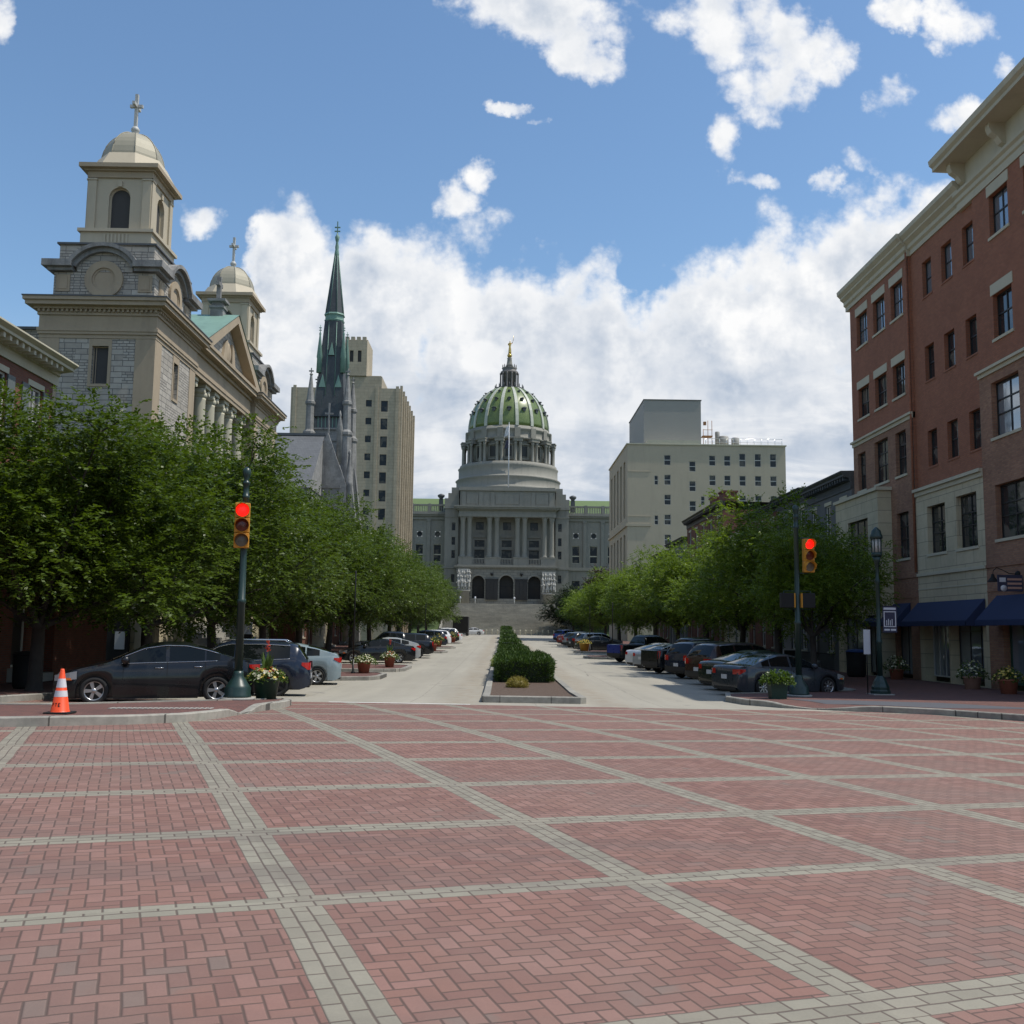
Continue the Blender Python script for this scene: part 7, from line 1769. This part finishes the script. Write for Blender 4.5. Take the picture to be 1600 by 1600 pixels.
# ------------------------------------------------------------ planters
def planter(label, x, y, r0_, r1, h, mat, flowers, fr_=1.0, n=500, spike=False, sq=False, g=None, fh=.35, z=None):
    z0 = (G(x, y) + SW if z is None else z); t = thing('flower_pot', label, 'planter', (x, y, z0), 0, g)
    b = MB(); k = 4 if sq else 28; a0 = pi / 4 if sq else 0; f = 1.3 if sq else 1
    b.lathe([(r0_ * f, 0), (r1 * f * .98, h * .88), (r1 * f * 1.06, h * .90), (r1 * f * 1.06, h), (r1 * f * .93, h), (r1 * f * .9, h - .06), (.01, h - .07)], (0, 0, 0), k, not sq, a0); b.build('pot', M[mat], t, True)
    r = random.Random(int(x * 100 + y)); lv = MB()
    R_ = r1 * 1.35 * fr_
    for i in range(n):
        a = r.uniform(0, 2 * pi); q = R_ * sqrt(r.random()); zz = h + fh * r.random() * (1 - (q / R_) ** 2 * .7) - (q / R_) ** 4 * .12
        p = Vector((q * cos(a), q * sin(a), zz)); d = (Vector((cos(a), sin(a), .3)) * .6 + rv(r) * .8).normalized(); nn = (Vector((0, 0, 1)) + rv(r) * .7).normalized(); nn = (nn - d * nn.dot(d)).normalized()
        leafquad(lv, p, d, nn, .10, .06)
    if spike:
        for i in range(14):
            a = r.uniform(0, 6.28); L = r.uniform(.35, .6); p = Vector((.06 * cos(a), .06 * sin(a), h + .1)); d = Vector((.25 * cos(a), .25 * sin(a), 1)).normalized(); nn = Vector((sin(a), -cos(a), 0)); leafquad(lv, p, d, nn.cross(d).normalized(), L, .10)
    lv.build('leaves', M['potleaf'], t, True, fix=False)
    for cname, cnt, zz in flowers:
        fl = MB()
        for i in range(cnt):
            a = r.uniform(0, 2 * pi); q = R_ * sqrt(r.random()) * 1.0; z_ = h + fh * (1 - (q / R_) ** 2 * .75) * r.uniform(.55, 1.08) - (q / R_) ** 4 * .08
            if cname == 'petalr' and spike: z_ += .02; q *= .6
            c = Vector((q * cos(a), q * sin(a), z_)); up = (Vector((cos(a) * .7, sin(a) * .7, .9)) + rv(r) * .4).normalized(); s = up.cross(rv(r)).normalized(); w = up.cross(s)
            for k in range(5):
                e = (s * cos(1.257 * k) + w * sin(1.257 * k) + up * .35).normalized(); leafquad(fl, c, e, (up - e * up.dot(e)).normalized(), .052, .05)
        if cname == 'petalr' and spike:
            for i in range(60): p = Vector((r.uniform(-.035, .035), r.uniform(-.035, .035), h + .62 + r.uniform(0, .24))); leafquad(fl, p, (rv(r) + Vector((0, 0, .6))).normalized(), rv(r), .06, .04)
        fl.build('flowers', M[cname], t, True, fix=False)
    return t
planter('dark green tub of cream and red flowers with a tall canna at the left corner', -5.56, 24.75, .23, .31, .50, 'greenpot', [('petalw', 60, 0), ('petaly', 30, 0), ('petalr', 45, 0)], 1.12, 420, True, fh=.26)
gp_ = 'terracotta flower pots on the islands'
planter('terracotta pot of white petunias on the first left island', -5.95, 45.2, .22, .30, .50, 'terra', [('petalw', 110, 0)], 1.35, 500, fh=.30, g=gp_)
planter('terracotta pot of white flowers with a red canna on the second left island', -5.65, 52.8, .21, .28, .50, 'terra', [('petalw', 80, 0), ('petalr', 20, 0)], 1.3, 400, True, fh=.3, g=gp_)
planter('terracotta pot with brownish flowers on the third left island', -5.6, 85.2, .28, .36, .6, 'terra', [('petaly', 30, 0)], 1.3, 300, fh=.6, g=gp_)
planter('terracotta pot nearer the street trees on the fourth left island', -6.1, 101, .28, .36, .6, 'terra', [('petaly', 30, 0)], 1.4, 300, fh=.7, g=gp_)
planter('terracotta pot at the tip of the farthest left island', -5.8, 124, .3, .38, .6, 'terra', [('petaly', 40, 0)], 1.4, 300, fh=.7, g=gp_)
planter('yellow pot on the second right island in front of the dark side-on sedan', 7.4, 91.2, .34, .45, .7, 'yelpot', [('petaly', 80, 0)], 1.1, 200, fh=.35)
planter('square dark green planter of leafy greens beside the right signal pole', 8.12, 30.3, .23, .275, .52, 'greenpot', [], 1.3, 900, sq=True, fh=.32)
g3 = 'flower pots in front of the shops'
planter('terracotta pot of white flowers left of the glass shop door', 17.4, 45.3, .24, .31, .45, 'terra', [('petalw', 50, 0)], 1.3, 350, fh=.6, g=g3)
planter('pale pink pot of white flowers right of the glass shop door', 17.3, 37.8, .25, .31, .45, 'terrap', [('petalw', 60, 0)], 1.3, 350, fh=.6, g=g3)
planter('terracotta pot of yellow flowers at the right edge of the picture', 17.2, 34.9, .24, .31, .48, 'terra', [('petaly', 60, 0)], 1.2, 350, fh=.4, g=g3)

# ------------------------------------------------------------ traffic cone with lettering
x_, y_ = -7.28, 17.3; z0 = G(x_, y_) + SW
t = thing('traffic_cone', 'orange traffic cone with two white bands on the left corner', 'traffic cone', (x_, y_, z0))
b = MB(); b.box(-.20, .20, -.20, .20, 0, .035); o = b.build('cone_base', M['black'], t, True); bevel(o, .012)
rc_ = lambda z: .148 - (z - .04) * (.148 - .032) / .68
b = MB(); b.lathe([(rc_(.036) + .01, .036), (rc_(.05), .05), (rc_(.72), .72), (rc_(.72) - .008, .735), (.02, .735), (.018, .70)], (0, 0, 0), 36, cap=False); b.build('cone_body', M['cone'], t, True)
for z1, z2 in ((.28, .38), (.43, .575)):
    b = MB(); b.lathe([(rc_(z1) + .0015, z1), (rc_(z2) + .0015, z2)], (0, 0, 0), 36, cap=False); b.build('reflective_band', M['reflect'], t, True)
def letter_strokes(ch):
    return {'P': [((0, 0), (0, 1)), ((0, 1), (.55, 1)), ((.55, 1), (.55, .5)), ((.55, .5), (0, .5))], 'T': [((0, 1), (.7, 1)), ((.35, 1), (.35, 0))], 'E': [((0, 0), (0, 1)), ((0, 1), (.55, 1)), ((0, .5), (.45, .5)), ((0, 0), (.55, 0))],
            'C': [((.55, 1), (0, 1)), ((0, 1), (0, 0)), ((0, 0), (.55, 0))]}[ch]
b = MB()
for i, ch in enumerate('PTE'):
    for (a0, b0), (a1, b1) in letter_strokes(ch):
        n_ = 4
        for k in range(n_):
            p = []
            for tt in (k / n_, (k + 1) / n_):
                u = -.095 + i * .058 + (a0 + (a1 - a0) * tt) * .05; v = .125 + (b0 + (b1 - b0) * tt) * .052
                p.append((u, v))
            (u0_, v0_), (u1_, v1_) = p; w_ = .006; dx, dy = u1_ - u0_, v1_ - v0_; L_ = sqrt(dx * dx + dy * dy) or 1; nx, ny = -dy / L_ * w_, dx / L_ * w_
            q = [(u0_ + nx, v0_ + ny), (u1_ + nx, v1_ + ny), (u1_ - nx, v1_ - ny), (u0_ - nx, v0_ - ny)]
            pts = []
            for u, v in q:
                r_ = rc_(v) + .002; a_ = -pi / 2 + u / r_; pts.append((r_ * cos(a_), r_ * sin(a_), v))
            b.quad(*pts)
b.build('stencilled_letters', M['black'], t, True)

# ------------------------------------------------------------ small pavement things
def bin_(label, x, y, lid, body, h=1.05, r_=.33):
    z0 = G(x, y) + SW; t = thing('litter_bin', label, 'bin', (x, y, z0)); b = MB(); b.lathe([(r_ * .85, 0), (r_, .1), (r_ * 1.05, h * .9)], (x, y, z0), 16); b.build('bin_body', M[body], t)
    b = MB(); b.lathe([(r_ * 1.1, h * .9), (r_ * 1.12, h * .95), (r_ * .7, h), (.02, h * 1.02)], (x, y, z0), 16); b.build('lid', M[lid], t)
bin_('dark litter bin with a blue lid on the right pavement near the stone bay', 16.4, 47.5, 'bluebin', 'black', 1.25, .42)
bin_('dark litter bin on the left pavement near the red-brick house steps', -13.5, 29.6, 'black', 'black')
t = thing('parking_meter', 'dark pay station with white sign on the left pavement beyond the pale blue hatchback', 'parking meter', (-11.6, 47.5, .1)); z0 = G(-11.6, 47.5) + SW
b = MB(); b.box(-11.8, -11.4, 47.35, 47.65, z0, z0 + 1.6); b.build('cabinet', M['blacksteel'], t); b = MB(); b.box(-11.78, -11.42, 47.48, 47.52, z0 + 1.62, z0 + 2.15); b.build('sign_plate', M['sign'], t)
for i, (x_, y_, l) in enumerate(((16.3, 58.5, 'white vertical banner sign outside the dark grey row house'), (15.8, 66.8, 'pale blue and white vertical banner farther down the right pavement'))):
    t = thing('banner_sign', l, 'sign', (x_, y_, .1)); b = MB(); b.box(x_ - .22, x_ + .22, y_ - .02, y_ + .02, .7, 2.6); b.build('fabric', M['sign'], t); b = MB(); b.tube([(x_ + .26, y_, 0), (x_ + .26, y_, 2.75)], .02, 6); b.build('pole', M['blacksteel'], t)
t = thing('iron_fence', 'low black iron railings in front of the right row houses', 'fence', (17.0, 60, .1)); b = MB()
for i in range(70): yy = 53.5 + i * .2; b.tube([(17.3, yy, 0), (17.3, yy, 1.0)], .012, 4)
b.tube([(17.3, 53.4, .95), (17.3, 67.4, .95)], .02, 4); b.tube([(17.3, 53.4, .15), (17.3, 67.4, .15)], .02, 4); b.build('railings', M['blacksteel'], t)
t = thing('sandwich_board', 'black and white sandwich board on the right pavement', 'sign', (14.6, 52, .1)); b = MB(); b.box(14.3, 14.9, 51.97, 52.0, .1, 1.15); b.build('board', M['black'], t)
b = MB()
for q in ((14.25, 14.3, .05, 1.2), (14.9, 14.95, .05, 1.2), (14.3, 14.9, 1.15, 1.2)): b.box(q[0], q[1], 51.96, 52.01, q[2], q[3])
b.build('frame', M['sign'], t)

sc.render.engine = 'CYCLES'
sc.cycles.max_bounces = 6; sc.cycles.diffuse_bounces = 3; sc.cycles.glossy_bounces = 3; sc.cycles.transmission_bounces = 4
